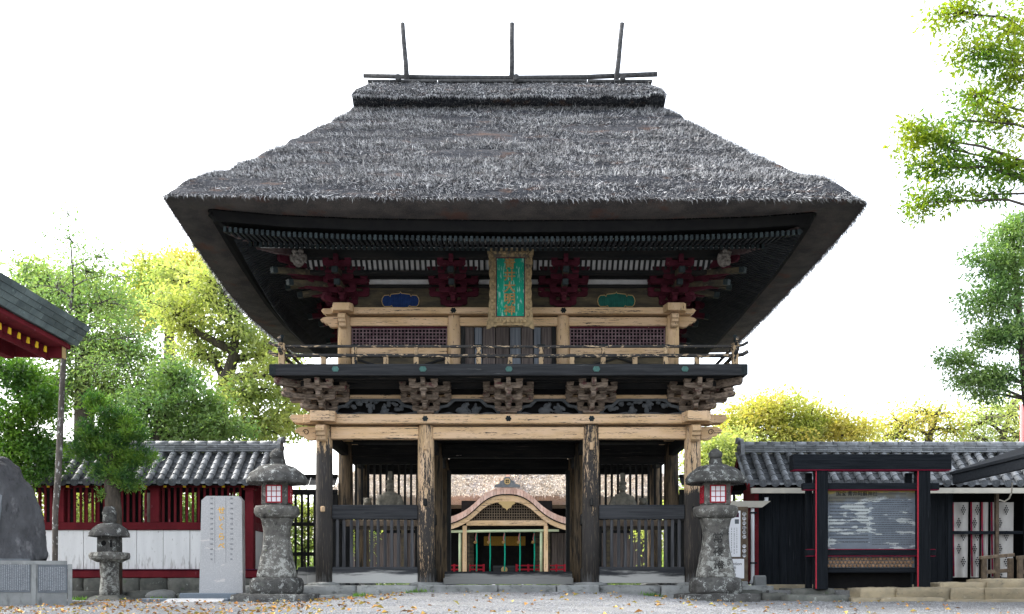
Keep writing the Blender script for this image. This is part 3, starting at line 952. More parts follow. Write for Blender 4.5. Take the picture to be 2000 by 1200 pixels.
H = math.pi / 2
for x in (-1.97, 0, 1.97):
    bracket_set((x, 0, 4.04), [0], 2, m_lowwood, 'low', nose_mat=m_lowwood)
bracket_set((-4.40, 0, 4.04), [0, -H, -H / 2], 2, m_lowwood, 'low', nose_mat=m_lowwood, diag=True)
bracket_set((4.40, 0, 4.04), [0, H, H / 2], 2, m_lowwood, 'low', nose_mat=m_lowwood, diag=True)
for s in (-1, 1):
    bracket_set((s * 4.40, CD, 4.04), [s * H], 2, m_lowwood, 'low', joined=True)
    bracket_set((s * 4.40, 2 * CD, 4.04), [s * H, math.pi], 2, m_lowwood, 'low', joined=True)

# frog-leg carvings between the lower brackets: cusped frame plus carved figures
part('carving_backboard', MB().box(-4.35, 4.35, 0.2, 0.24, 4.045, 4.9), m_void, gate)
for a, b in ((-4.40, -1.97), (-1.97, 0), (0, 1.97), (1.97, 4.40)):
    mid, hw = (a + b) / 2, (b - a) / 2
    o0 = hw - 0.16
    outer = [(-o0, 4.055), (-o0 - 0.02, 4.1), (-o0 + 0.1, 4.16), (-o0 + 0.16, 4.27), (-o0 + 0.34, 4.30), (-o0 + 0.45, 4.42), (-o0 + 0.5, 4.44)]
    t_ = 0.05
    inner = [(-o0 + 0.12, 4.10), (-o0 + 0.17, 4.17), (-o0 + 0.22, 4.215), (-o0 + 0.38, 4.24), (-o0 + 0.5, 4.36), (-o0 + 0.54, 4.385)]
    poly = outer + [(-x_, z_) for x_, z_ in outer[::-1]] + [(-x_, z_) for x_, z_ in inner] + inner[::-1]
    # closed frame: outer arch then inner arch back
    poly = outer + [(-x_, z_) for x_, z_ in outer[::-1]] + [(o0 - 0.12, 4.055), (o0 - 0.12, 4.10)] + [(-x_, z_) for x_, z_ in inner[1:]] + inner[:0:-1] + [(-o0 + 0.12, 4.10), (-o0 + 0.12, 4.055)]
    fr = part('carving_frame', MB().prism(poly, 'y', -0.03, 0.06, (mid, 0, 0)), m_carve, gate)
    gp = [(-o0 + 0.02, 4.045)] + [(-o0 + 0.1 + (2 * o0 - 0.2) * k / 10, 4.10 + 0.025 * math.sin(k * 1.9 + a)) for k in range(11)] + [(o0 - 0.02, 4.045)]
    part('carved_ground', MB().prism(gp, 'y', -0.02, 0.05, (mid, 0, 0)), m_carve, fr)

    def figure(x, h, kind):
        mb = MB()
        y = 0.02
        if kind == 'stand':
            mb.ball((x, y, 4.1 + h * 0.25), (0.06, 0.035, h * 0.3)).ball((x - 0.01, y, 4.1 + h * 0.58), (0.075, 0.035, h * 0.22)).ball((x + 0.02, y, 4.1 + h * 0.9), (0.04, 0.035, 0.045))
            mb.ball((x + 0.085, y - 0.01, 4.1 + h * 0.5), (0.03, 0.025, 0.07)).ball((x - 0.08, y - 0.01, 4.1 + h * 0.6), (0.035, 0.025, 0.05))
        elif kind == 'sit':
            mb.ball((x, y, 4.14), (0.1, 0.04, 0.07)).ball((x - 0.01, y, 4.21), (0.07, 0.038, 0.08)).ball((x, y, 4.1 + h), (0.036, 0.035, 0.04)).ball((x + 0.075, y - 0.01, 4.17), (0.04, 0.03, 0.03))
        elif kind == 'beast':
            mb.ball((x, y, 4.16), (0.16, 0.045, 0.09)).ball((x + 0.06, y, 4.26), (0.09, 0.04, 0.08)).ball((x + 0.12, y, 4.31), (0.05, 0.04, 0.04))
            mb.tube([(x + 0.1, y, 4.33), (x + 0.075, y, 4.4)], [0.012, 0.004], 6).tube([(x + 0.13, y, 4.33), (x + 0.15, y, 4.4)], [0.012, 0.004], 6)
            mb.tube([(x + 0.1, y, 4.22), (x + 0.18, y, 4.16), (x + 0.21, y, 4.13)], [0.03, 0.025, 0.03], 7)
        else:
            for q in range(5):
                mb.ball((x + random.uniform(-0.13, 0.13), y, 4.1 + h + random.uniform(-0.04, 0.04)), (0.06, 0.03, 0.045))
        o = part('carved_figure', mb.rough(0.012, 14, x), m_carve, gate)
        return o
    if hw > 1.1:
        for dx, h, k in ((-0.55, 0.17, 'cloud'), (-0.3, 0.24, 'cloud'), (-0.12, 0.3, 'stand'), (0.22, 0.2, 'sit'), (0.42, 0.22, 'cloud'), (0.02, 0.27, 'cloud'), (0.62, 0.12, 'cloud')):
            figure(mid + (dx if a < 0 else -dx), h, k)
    else:
        figure(mid - 0.12, 0.2, 'beast')
        figure(mid + 0.2, 0.21, 'sit')
        figure(mid + 0.22, 0.13, 'cloud')
part('wall_beam', MB().box(-4.2, 4.2, 0.07, 0.19, 4.45, 4.55, 0.01), m_tan_h, gate, label='narrow tan beam above the carvings')

# ---- balcony
BX, BY = 5.45, 1.05
part('balcony_floor', MB().box(-BX + 0.03, BX - 0.03, -BY + 0.03, 2 * CD + BY - 0.03, 4.9, 5.02), m_dark_h, gate)
part('balcony_fascia', MB().box(-BX, BX, -BY - 0.06, -BY + 0.027, 4.775, 5.035, 0.012), m_grey_h, gate)
part('balcony_fascia', MB().box(-BX, BX, 2 * CD + BY - 0.027, 2 * CD + BY + 0.06, 4.775, 5.035, 0.012), m_dark_h, gate)
for s in (-1, 1):
    part('balcony_fascia', MB().box(s * BX - s * 0.083, s * (BX - 0.003), -BY + 0.03, 2 * CD + BY - 0.03, 4.777, 5.033, 0.012), m_dark_y, gate)
    part('corner_cap', MB().box(s * (BX + 0.006), s * (BX - 0.14), -BY - 0.067, -BY - 0.062, 4.79, 5.02), m_copper_dk, gate)
for y, zz in ((-2 * ST, 4.90), (-ST, 4.9)):
    part('support_beam', MB().box(-5.2, 5.2, y - 0.08, y + 0.08, 4.765, zz - 0.005, 0.01), m_dark_h, gate)
for s in (-1, 1):
    for q in (ST, 2 * ST):
        part('support_beam', MB().box(s * (4.4 + q) - 0.08, s * (4.4 + q) + 0.08, -0.6, 2 * CD + 0.6, 4.63, 4.763, 0.01), m_dark_y, gate)
part('support_beam', MB().box(-5.0, 5.0, -0.05, 0.05, 4.68, 4.89, 0.01), m_dark_h, gate)
hx = [(-0.085, 0), (-0.05, 0.058), (0.05, 0.058), (0.085, 0), (0.05, -0.058), (-0.05, -0.058)]
me_hex = MB().prism(hx, 'y', -0.01, 0.01).mesh('hexagonal_cap', m_copper)
for p in (655, 826, 994, 1165, 1338):
    inst('hexagonal_cap', me_hex, gate, ((p - CX) * S(-1.12), -BY - 0.067, 4.915))

# railing
RY, RX = -0.86, 5.22
m_rail = M('flaking_black_rail', (0.04, 0.04, 0.042), (0.06, 0.058, 0.055), (3, 9, 9), bump=0.4, bscale=(30, 30, 30), rand=0.1, layers=[dict(col=(0.5, 0.38, 0.25), scale=(7, 14, 22), lo=0.57, hi=0.6, detail=7)])
m_railpost = M('flaking_tan_post', (0.45, 0.33, 0.2), (0.36, 0.26, 0.16), (9, 9, 3), bump=0.4, rand=0.1, layers=[dict(col=DK, scale=(22, 22, 7), lo=0.54, hi=0.58, detail=7)])


def rail_pts(z, y=None, x=None, r=0.0):
    if x is None:
        return [(-RX - 0.3, y, z + 0.1), (-RX - 0.18, y, z + 0.03), (-RX, y, z), (-2.6, y, z + 0.005), (0, y, z - 0.01), (2.6, y, z), (RX, y, z), (RX + 0.18, y, z + 0.03), (RX + 0.3, y, z + 0.1)]
    return [(x, RY - 0.3, z + 0.1), (x, RY - 0.18, z + 0.03), (x, RY, z), (x, CD, z), (x, 2 * CD - RY, z), (x, 2 * CD - RY + 0.3, z + 0.1)]


for z, r in ((5.49, 0.035), (5.275, 0.045)):
    part('hand_rail', MB().tube(rail_pts(z, y=RY), r, 8), m_rail, gate)
    part('hand_rail', MB().tube(rail_pts(z, y=2 * CD - RY), r, 8), m_rail, gate)
    for s in (-1, 1):
        part('hand_rail', MB().tube(rail_pts(z + 0.03, x=s * RX), r, 8), m_rail, gate)
part('base_rail', MB().box(-RX, RX, RY - 0.045, RY + 0.045, 5.03, 5.075, 0.008), m_rail, gate)
s_r = S(RY)
for p in (693, 813, 935, 1057, 1178, 1300):
    x = (p - CX) * s_r
    part('baluster', MB().box(x - 0.055, x + 0.055, RY - 0.05, RY + 0.05, 5.07, 5.235, 0.008), m_railpost, gate)
    b = part('baluster', MB().lathe([(0.05, 5.31), (0.052, 5.36), (0.035, 5.385), (0.05, 5.42), (0.058, 5.46)], (x, RY, 0), 10), m_railpost, gate)
    part('rail_sleeve', MB().box(x - 0.09, x + 0.09, RY - 0.042, RY + 0.042, 5.505, 5.53, 0.006), m_copper_dk, b)
for p in (632, 754, 874, 996, 1117, 1240, 1361):
    x = (p - CX) * s_r
    part('baluster', MB().box(x - 0.055, x + 0.055, RY - 0.05, RY + 0.05, 5.07, 5.235, 0.008), m_railpost, gate)
for s in (-1, 1):
    for yy in (RY, 2 * CD - RY):
        x = s * RX
        cp = part('corner_post', MB().box(x - 0.07, x + 0.07, yy - 0.07, yy + 0.07, 5.035, 5.56, 0.012), m_railpost, gate)
        part('post_cap', MB().tube([(x, yy, 5.56), (x, yy - 0.03, 5.66), (x - s * 0.02, yy - 0.08, 5.72)], [0.035, 0.035, 0.045], 8), m_copper_dk, cp)
        part('post_collar', MB().box(x - 0.09, x + 0.09, yy - 0.09, yy + 0.09, 5.38, 5.43, 0.01), m_railpost, cp)
    for k in range(9):
        yy = RY + 0.7 + k * 0.82
        part('baluster', MB().box(s * RX - 0.05, s * RX + 0.05, yy - 0.055, yy + 0.055, 5.05, 5.25, 0.008), m_railpost, gate)

# ---- upper storey
UY, UX, UX2, UB = 0.4, 3.98, 1.325, 2 * CD - 0.4
for y in (UY, CD, UB):
    for x in (-UX, -UX2, UX2, UX):
        if y == CD and abs(x) < 2:
            continue
        part('upper_column', MB().tube([(x, y, 5.02), (x, y, 6.0), (x, y, 6.44), (x, y, 6.54)], [0.165, 0.165, 0.16, 0.14], 18), m_tan_v, gate)
for a, b in ((-UX, -UX2), (-UX2, UX2), (UX2, UX)):
    part('upper_tie', MB().box(a + 0.14, b - 0.14, UY - 0.1, UY + 0.08, 6.265, 6.475, 0.012), m_tan_h, gate)
part('upper_plate', MB().box(-UX - 0.3, UX + 0.3, UY - 0.24, UY + 0.2, 6.525, 6.68, 0.015), m_tan_h, gate)
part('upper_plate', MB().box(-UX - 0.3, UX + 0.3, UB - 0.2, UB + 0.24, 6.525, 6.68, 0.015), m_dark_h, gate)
for s in (-1, 1):
    part('upper_plate', MB().box(s * UX - 0.2, s * UX + 0.2, UY + 0.203, UB - 0.203, 6.527, 6.678, 0.015), m_tan_h, gate)
    x = s * UX
    part('plate_end', MB().prism([(s * 0.303, 6.54), (s * 0.303, 6.67), (s * 0.50, 6.67), (s * 0.55, 6.62), (s * 0.45, 6.54)], 'y', -0.15, 0.15, (x, UY, 0)), m_tan_h, gate)
    part('corner_plate_block', MB().prism([(-0.26, -0.24), (-0.19, -0.52), (0.19, -0.52), (0.26, -0.42), (0.26, -0.24)], 'z', 6.535, 6.71, (x, UY - 0.003, 0)), m_tan_v, gate)
    part('beam_nose', MB().prism([(s * a, b) for a, b in nose_poly(0.42, 0.24)], 'y', -0.08, 0.08, (x + s * 0.155, UY, 6.25)), m_tan_h, gate)
    part('beam_nose', MB().prism([(-a, b) for a, b in nose_poly(0.36, 0.3)], 'x', -0.085, 0.085, (x, UY - 0.15, 6.2)), m_tan_v, gate)
    # lattice window
    x0, x1 = sorted((s * (UX - 0.17), s * (UX2 + 0.16)))
    part('window_backing', MB().box(x0, x1, UY + 0.12, UY + 0.14, 5.03, 6.27), m_void, gate)
    wdw = part('window_frame', MB().box(x0, x1, UY - 0.05, UY + 0.03, 6.225, 6.262, 0.006), m_maroon, gate)
    for k in range(28):
        xx = x0 + 0.02 + (x1 - x0 - 0.04) * k / 27
        part('lattice_bar', MB().box(xx - 0.013, xx + 0.013, UY - 0.02, UY + 0.01, 5.765, 6.228), m_latt, wdw)
    for k in range(6):
        zz = 5.79 + 0.082 * k
        part('lattice_bar', MB().box(x0, x1, UY - 0.028, UY - 0.019, zz - 0.012, zz + 0.012), m_latt, wdw)
    part('sill_rail', MB().box(x0, x1, UY - 0.1, UY + 0.08, 5.535, 5.75, 0.012), m_tan_h, gate)
    part('skirting_board', MB().box(x0, x1, UY - 0.02, UY + 0.02, 5.03, 5.535), m_wallboard, gate)
    for q in (0, 1):
        xa, xb = x0 + (x1 - x0) * q / 2, x0 + (x1 - x0) * (q + 1) / 2
        part('diagonal_batten', MB().beam((xa, UY - 0.04, 5.5 - 0.35 * (q if s < 0 else 1 - q)), (xb, UY - 0.04, 5.15 + 0.35 * (q if s < 0 else 1 - q)), 0.03, 0.045), m_dark_h, gate)
# central plank doors
edges = [(-1.16, -0.84, 0), (-0.82, -0.64, 1), (-0.62, -0.32, 0), (-0.3, 0.02, 0), (0.04, 0.3, 1), (0.32, 0.6, 0), (0.62, 0.78, 1), (0.8, 1.16, 0)]
for a, b, k in edges:
    part('door_plank', MB().box(a, b, UY - 0.01 + (0.02 if k else 0), UY + 0.04, 5.03, 6.262, 0.008), m_plank_blue if k else m_plank, gate)
part('door_backing', MB().box(-1.17, 1.17, UY + 0.06, UY + 0.08, 5.03, 6.262), m_void, gate)
for s in (-1, 1):
    part('door_post', MB().box(s * 1.15, s * 1.05, UY - 0.05, UY - 0.013, 5.03, 6.262, 0.008), m_dark_v, gate)
    part('side_wall', MB().box(s * UX - 0.03, s * UX + 0.03, UY + 0.17, UB - 0.17, 5.03, 6.53), m_wallboard, gate)
    part('side_wall', MB().box(s * UX - 0.03, s * UX + 0.03, UY + 0.17, UB - 0.17, 6.68, 7.9), m_wallboard, gate)
part('rear_wall', MB().box(-UX, UX, UB - 0.03, UB + 0.03, 5.03, 7.9), m_wallboard, gate)
part('wall_board', MB().box(-UX, UX, UY + 0.0, UY + 0.04, 6.682, 7.20), m_wallboard, gate)
part('tie_beam', MB().box(-UX - 0.3, UX + 0.3, UY - 0.06, UY + 0.04, 7.203, 7.28, 0.008), m_dark_h, gate)
part('plaster_band', MB().box(-UX - 0.1, UX + 0.1, UY - 0.01, UY + 0.03, 7.283, 7.41), m_plaster, gate)
part('tie_beam', MB().box(-UX - 0.4, UX + 0.4, UY - 0.07, UY + 0.04, 7.413, 7.62, 0.008), m_dark_h, gate)
PY = UY - 3 * ST                          # eave purlin line
YB = UY - 2 * ST
part('step_beam', MB().box(-UX - 0.8, UX + 0.8, YB - 0.06, YB + 0.06, 7.3, 7.40, 0.01), m_dark_h, gate)
part('slit_plaster', MB().add([(-UX - 0.8, YB + 0.03, 7.40), (UX + 0.8, YB + 0.03, 7.40), (UX + 0.8, PY + 0.1, 7.68), (-UX - 0.8, PY + 0.1, 7.68)], [(0, 1, 2, 3)]).add(
    [(-UX - 0.8, YB + 0.05, 7.42), (UX + 0.8, YB + 0.05, 7.42), (UX + 0.8, PY + 0.12, 7.7), (-UX - 0.8, PY + 0.12, 7.7)], [(3, 2, 1, 0)]), m_plaster, gate)
for k in range(76):
    x = -UX - 0.72 + (2 * UX + 1.44) * k / 75
    part('slit_rib', MB().beam((x, YB + 0.0, 7.385), (x, PY + 0.06, 7.66), 0.05, 0.05), m_dark_v, gate)
part('eave_purlin', MB().box(-UX - 1.3, UX + 1.3, PY - 0.09, PY + 0.09, 7.56, 7.86, 0.015), m_dark_h, gate)
for s in (-1, 1):
    xx = s * (UX + 3 * ST)
    part('eave_purlin', MB().box(xx - 0.09, xx + 0.09, PY + 0.1, 2 * CD - PY - 0.1, 7.56, 7.86, 0.015), m_dark_y, gate)
part('eave_purlin', MB().box(-UX - 1.3, UX + 1.3, 2 * CD - PY - 0.09, 2 * CD - PY + 0.09, 7.56, 7.86, 0.015), m_dark_h, gate)

for x in (-UX2, UX2):
    bracket_set((x, UY, 6.68), [0], 3, m_maroon, 'up', tails=True)
bracket_set((-UX, UY, 6.68), [0, -H, -H / 2], 3, m_maroon, 'up', tails=True, diag=True)
bracket_set((UX, UY, 6.68), [0, H, H / 2], 3, m_maroon, 'up', tails=True, diag=True)
for s in (-1, 1):
    bracket_set((s * UX, CD, 6.68), [s * H], 3, m_maroon, 'up', tails=True, joined=True)
    bracket_set((s * UX, UB, 6.68), [s * H], 3, m_maroon, 'up', tails=True, joined=True)


def cusp(w, h):
    """half outline of the cloud-shaped panel, then mirrored"""
    p = [(0, h * 0.62)]
    p += [(w * 0.05, h * 0.52), (w * 0.5, h * 0.46), (w * 0.56, h * 0.30), (w * 0.62, h * 0.40), (w * 0.86, h * 0.38), (w * 0.97, h * 0.2), (w, 0), (w * 0.96, -h * 0.22), (w * 0.86, -h * 0.36), (w * 0.55, -h * 0.36), (w * 0.48, -h * 0.3), (w * 0.4, -h * 0.44), (w * 0.2, -h * 0.5), (0, -h * 0.5)]
    return p + [(-a, b) for a, b in p[-2:0:-1]]


for s, mt in ((-1, m_blue), (1, m_teal)):
    cx_ = s * 2.62
    pl = part('cloud_panel', MB().prism(cusp(0.45, 0.36), 'y', UY - 0.03, UY - 0.004, (cx_, 0, 6.88)), mt, gate, label='%s fluted cloud-shaped panel with gilt rim' % ('blue' if s < 0 else 'green'))
    rp = [(cx_ + a, UY - 0.035, 6.88 + b) for a, b in cusp(0.455, 0.365)]
    part('panel_rim', MB().tube(rp + rp[:2], 0.011, 6), m_rim, pl)
    fl = MB()
    for k in range(19):
        a = -0.4 + 0.8 * k / 18
        hh = 0.12 if abs(a) > 0.25 else 0.15
        fl.tube([(cx_ + a, UY - 0.032, 6.88 - hh), (cx_ + a, UY - 0.032, 6.88 + hh)], 0.009, 5)
    part('panel_flutes', fl, mt, pl, kind='stuff')

# corner masks
for s in (-1, 1):
    c = P(583 if s < 0 else 1413, 506, -1.05)
    mb = MB()
    mb.ball(c, (0.15, 0.15, 0.19)).ball(c + Vector((0, -0.13, 0.02)), (0.04, 0.06, 0.07)).ball(c + Vector((0, -0.1, -0.12)), (0.1, 0.07, 0.06))
    for q in (-1, 1):
        mb.ball(c + Vector((q * 0.065, -0.11, 0.07)), (0.05, 0.04, 0.035)).ball(c + Vector((q * 0.07, -0.1, -0.03)), (0.05, 0.05, 0.045)).ball(c + Vector((q * 0.15, -0.01, 0.02)), (0.05, 0.06, 0.1))
        mb.ball(c + Vector((q * 0.07, -0.1, 0.14)), (0.07, 0.06, 0.05))
    mb.ball(c + Vector((0, -0.15, -0.09)), (0.07, 0.03, 0.018))
    if s > 0:
        ce = Vector(c)
        rm = Matrix.Rotation(0.7, 3, 'Z')
        mb.v = [tuple(ce + rm @ (Vector(p) - ce)) for p in mb.v]
    mk = part('carved_mask', mb, m_mask, gate, label='snarling bleached mask under the %s eave corner' % ('left' if s < 0 else 'right'))
    remesh(mk, 0.013)

# ---- eaves and thatch
FL, FR, RR, RL = (-7.16, -3.36), (7.42, -3.36), (7.38, 9.6), (-7.16, 9.6)
NP = 440


def perimeter(c4, zf, nseg, smooth_k):
    """c4 corners FL, FR, RR, RL; zf(side, t); returns (4*nseg, 3) closed loop, corners rounded"""
    pts = []
    for s in range(4):
        a, b = np.array(c4[s]), np.array(c4[(s + 1) % 4])
        for k in range(nseg):
            t = k / nseg
            q = a + (b - a) * t
            pts.append((q[0], q[1], zf(s, t)))
    A = np.array(pts)
    if smooth_k > 1:
        h = smooth_k // 2
        A = sum(np.roll(A, i, 0) for i in range(-h, h + 1)) / (2 * h + 1)
    return A


def itp(t, xs_, ys_):
    return float(np.interp(t, xs_, ys_))


def z_out(s, t):
    if s == 0:
        return itp(t, (0, 0.03, 0.15, 0.5, 0.85, 0.97, 1), (8.05, 8.02, 7.99, 7.94, 7.95, 7.93, 7.90))
    if s == 1:
        return itp(t, (0, 0.1, 0.3, 0.6, 1), (7.90, 7.79, 7.73, 7.70, 7.75))
    if s == 2:
        return itp(t, (0, 0.5, 1), (7.75, 7.7, 7.72))
    return itp(t, (0, 0.2, 0.45, 0.62, 0.8, 0.9, 1), (7.72, 7.52, 7.38, 7.45, 7.68, 7.86, 8.05))


IFL, IFR, IRR, IRL = (-6.42, -2.66), (6.58, -2.66), (6.62, 8.85), (-6.2, 8.85)


def z_in(s, t):
    if s == 0:
        return itp(t, (0, 0.04, 0.12, 0.25, 0.5, 0.75, 0.9, 0.97, 1), (8.0, 7.95, 7.86, 7.79, 7.745, 7.77, 7.83, 7.9, 7.93))
    if s == 1:
        return itp(t, (0, 0.08, 0.25, 0.6, 1), (7.93, 7.82, 7.70, 7.67, 7.72))
    if s == 2:
        return itp(t, (0, 0.5, 1), (7.72, 7.66, 7.65))
    return itp(t, (0, 0.2, 0.45, 0.62, 0.8, 0.92, 1), (7.65, 7.45, 7.33, 7.40, 7.63, 7.84, 8.0))


NSG = 110
LO = perimeter((FL, FR, RR, RL), z_out, NSG, 5)
LI = perimeter((IFL, IFR, IRR, IRL), z_in, NSG, 3)
LT = perimeter(((-4.02, 2.74), (4.06, 2.74), (4.06, 3.5), (-4.02, 3.5)), lambda s, t: 12.76, NSG, 5)


def fbm(p, f):
    return mnoise.fractal(Vector(p) * f, 1.0, 2.0, 4)


NV = 90
grid = np.zeros((NV + 1, 4 * NSG, 3))
for j in range(NV + 1):
    v = j / NV
    grid[j] = LO * (1 - v) + LT * v
    grid[j, :, 2] += -0.10 * math.sin(math.pi * v) + 0.13 * math.sin(math.pi * min(1, v * 4))
cen = np.array([0, CD, 0])
for j in range(NV + 1):
    for i in range(4 * NSG):
        p = grid[j, i]
        n = mnoise.fractal(Vector((p[0] * 0.7, p[1] * 0.7, p[2] * 4.6)), 1.0, 2.0, 4) * 0.052
        out = p - cen
        out[2] = 0
        out /= np.linalg.norm(out) + 1e-6
        w = 0.35 if j == 0 else 1
        grid[j, i] = p + (out * 0.5 + np.array([0, 0, 0.7])) * n * w
nn = 4 * NSG
vv = grid.reshape(-1, 3)
idx = np.arange((NV + 1) * nn).reshape(NV + 1, nn)
rol = np.roll(idx, -1, 1)
ff = np.stack([idx[:-1], rol[:-1], rol[1:], idx[1:]], -1).reshape(-1, 4)
roof = np_obj('thatched_roof', vv, ff, m_thatch, gate, smooth=True)
# cut underside of the thatch: ragged surface between outer and inner loop
NC = 8
cut = np.zeros((NC + 1, nn, 3))
for j in range(NC + 1):
    v = j / NC
    cut[j] = grid[0] * (1 - v) + LI * v
    cut[j, :, 2] -= 0.045 * math.sin(math.pi * v)
for j in range(1, NC):
    for i in range(nn):
        cut[j, i, 2] += mnoise.noise(Vector(cut[j, i]) * 3.0) * 0.03
idc = np.arange((NC + 1) * nn).reshape(NC + 1, nn)
rc = np.roll(idc, -1, 1)
np_obj('thatch_edge', cut.reshape(-1, 3), np.stack([idc[:-1], idc[1:], rc[1:], rc[:-1]], -1).reshape(-1, 4), m_cut, roof, smooth=True)


def straw_on(surface_pts, downs, norms, n, name, Lr, Wr, lift, parent, mat, side=0.5):
    k = len(surface_pts)
    d = downs + norms * rng.uniform(0.05, lift, (k, 1)) + rng.normal(0, side, (k, 3))
    d /= np.linalg.norm(d, axis=1, keepdims=True)
    s = np.cross(d, norms + rng.normal(0, 0.4, (k, 3)))
    s /= np.linalg.norm(s, axis=1, keepdims=True) + 1e-9
    L = rng.uniform(*Lr, (k, 1))
    W = rng.uniform(*Wr, (k, 1))
    a = surface_pts
    bend = rng.normal(0, 0.35, (k, 3))
    mid = a + d * L * 0.5
    tip = mid + (d + bend) * L * 0.5
    V = np.stack([a - s * W / 2, a + s * W / 2, mid + s * W / 2, mid - s * W / 2, tip], 1).reshape(-1, 3)
    i = np.arange(k) * 5
    Fq = np.concatenate([np.stack([i, i + 1, i + 2], -1), np.stack([i, i + 2, i + 3], -1), np.stack([i + 3, i + 2, i + 4], -1)])
    return np_obj(name, V, Fq, mat, parent, kind='stuff')


def sample_grid(g, k, front_only=True, vmax=1.0):
    nj, ni = g.shape[0] - 1, g.shape[1]
    j = rng.uniform(0, nj * vmax, k)
    if front_only:
        i = np.concatenate([rng.uniform(0, NSG, int(k * 0.84)), rng.uniform(-NSG * 0.9, 0, k - int(k * 0.92)), rng.uniform(NSG, NSG * 1.9, int(k * 0.92) - int(k * 0.84))])
        rng.shuffle(i)
    else:
        i = rng.uniform(0, ni, k)
    j0 = np.floor(j).astype(int)
    i0 = np.floor(i).astype(int)
    fj, fi = (j - j0)[:, None], (i - i0)[:, None]
    a, b = g[j0, i0 % ni], g[j0, (i0 + 1) % ni]
    c, d = g[j0 + 1, i0 % ni], g[j0 + 1, (i0 + 1) % ni]
    p = (a * (1 - fi) + b * fi) * (1 - fj) + (c * (1 - fi) + d * fi) * fj
    down = (a + b - c - d)
    down /= np.linalg.norm(down, axis=1, keepdims=True) + 1e-9
    nrm = np.cross(b - a + 1e-9, c - a)
    nrm /= np.linalg.norm(nrm, axis=1, keepdims=True) + 1e-9
    return p, down, nrm


sp_, dn_, nr_ = sample_grid(grid, 330000)
# stepped layers: keep more straw on some level bands and in patches
lay = np.array([mnoise.noise(Vector((p[0] * 0.5, p[1] * 0.5, p[2] * 3.2))) for p in sp_])
kp = rng.uniform(0, 1, len(sp_)) < (0.55 + 1.35 * lay)
straw_on(sp_[kp], dn_[kp], nr_[kp], 0, 'roof_straw', (0.05, 0.15), (0.004, 0.0105), 0.75, roof, m_straw, 0.7)
# fringe along the eave
k = 9000
ie = rng.uniform(-NSG, 2 * NSG, k)
i0 = np.floor(ie).astype(int)
fe = (ie - i0)[:, None]
pe = grid[0][i0 % nn] * (1 - fe) + grid[0][(i0 + 1) % nn] * fe
te = grid[1][i0 % nn] - pe
dne = -te / (np.linalg.norm(te, axis=1, keepdims=True) + 1e-9)
nre = np.tile(np.array([[0, 0, 1.0]]), (k, 1))
straw_on(pe + te * rng.uniform(-0.1, 0.6, (k, 1)), dne + np.array([0, 0, -0.35]), nre, 0, 'eave_fringe', (0.05, 0.15), (0.005, 0.011), 0.2, roof, m_straw, 0.4)

# ridge cap of thatch, ridge boards and poles
capN = 90
prof = [(-0.62, 12.66), (-0.90, 12.80), (-0.82, 12.97), (-0.32, 13.40), (0.32, 13.40), (0.82, 12.97), (0.90, 12.80), (0.62, 12.66)]
cv = []
for i in range(capN + 1):
    t = i / capN
    x = -4.10 + (4.13 + 4.10) * t
    e = max(0, abs(t - 0.5) - 0.44) / 0.06
    for (yy, zz) in prof:
        hgt = (zz - 12.66) / 0.74
        xx = x * (1 - 0.115 * max(0, hgt - 0.3) / 0.7 * (1 if e > -1 else 0))
        p = Vector((xx, CD + yy, zz))
        n = mnoise.fractal(p * 2.3, 1.0, 2.0, 3) * (0.05 if hgt < 0.6 else 0.02) + (0.07 * mnoise.noise(Vector((xx * 0.9, yy, 3.0))) if 0.05 < hgt < 0.6 else 0)
        cv.append((p.x + n * 0.3, p.y - n * (1 if yy < 0 else -1), p.z + n * 0.8))
m_ = len(prof)
cf = [(i * m_ + j, (i + 1) * m_ + j, (i + 1) * m_ + j + 1, i * m_ + j + 1) for i in range(capN) for j in range(m_ - 1)]
cf += [tuple(range(m_)), tuple(capN * m_ + j for j in range(m_))[::-1]]
cf += [(i * m_, i * m_ + m_ - 1, (i + 1) * m_ + m_ - 1, (i + 1) * m_) for i in range(capN)]
cap = part('ridge_cap', MB().add(cv, cf, True), m_thatch, roof)
gcap = np.array(cv).reshape(capN + 1, m_, 3)
gc = np.stack([gcap[:, 1], gcap[:, 2], gcap[:, 3]], 0)
kk = 16000
jj = rng.uniform(0, 1.98, kk)
j0 = np.floor(jj).astype(int)
fi = rng.uniform(0, capN - 0.01, kk)
i0 = np.floor(fi).astype(int)
pa = gc[j0, i0] * (1 - (jj - j0))[:, None] + gc[j0 + 1, i0] * (jj - j0)[:, None]
pa[:, 0] += (fi - i0) * 8.23 / capN
straw_on(pa, np.tile([[0, -0.6, -0.75]], (kk, 1)), np.tile([[0, -0.75, 0.6]], (kk, 1)), 0, 'cap_straw', (0.04, 0.12), (0.004, 0.01), 0.6, cap, m_straw, 0.5)
k2 = 3500
i0 = rng.integers(0, capN, k2)
pb = gcap[i0, 1].copy()
pb[:, 0] += rng.uniform(0, 0.097, k2)
straw_on(pb, np.tile([[0, -0.4, -0.9]], (k2, 1)), np.tile([[0, -1, 0.1]], (k2, 1)), 0, 'cap_straw', (0.05, 0.14), (0.006, 0.013), 0.3, cap, m_straw, 0.3)
for a, b in ((-3.76, -1.9), (-1.885, 0.2), (0.215, 2.1), (2.115, 3.84)):
    part('ridge_board', MB().box(a, b, CD - 0.36, CD + 0.36, 13.41, 13.475, 0.01), m_pole, roof)
part('ridge_pole', MB().tube([(-3.92, CD, 13.75), (-2, CD, 13.70), (0, CD, 13.69), (2, CD, 13.71), (4.02, CD, 13.79)], [0.058, 0.062, 0.062, 0.062, 0.066], 10), m_pole, roof)
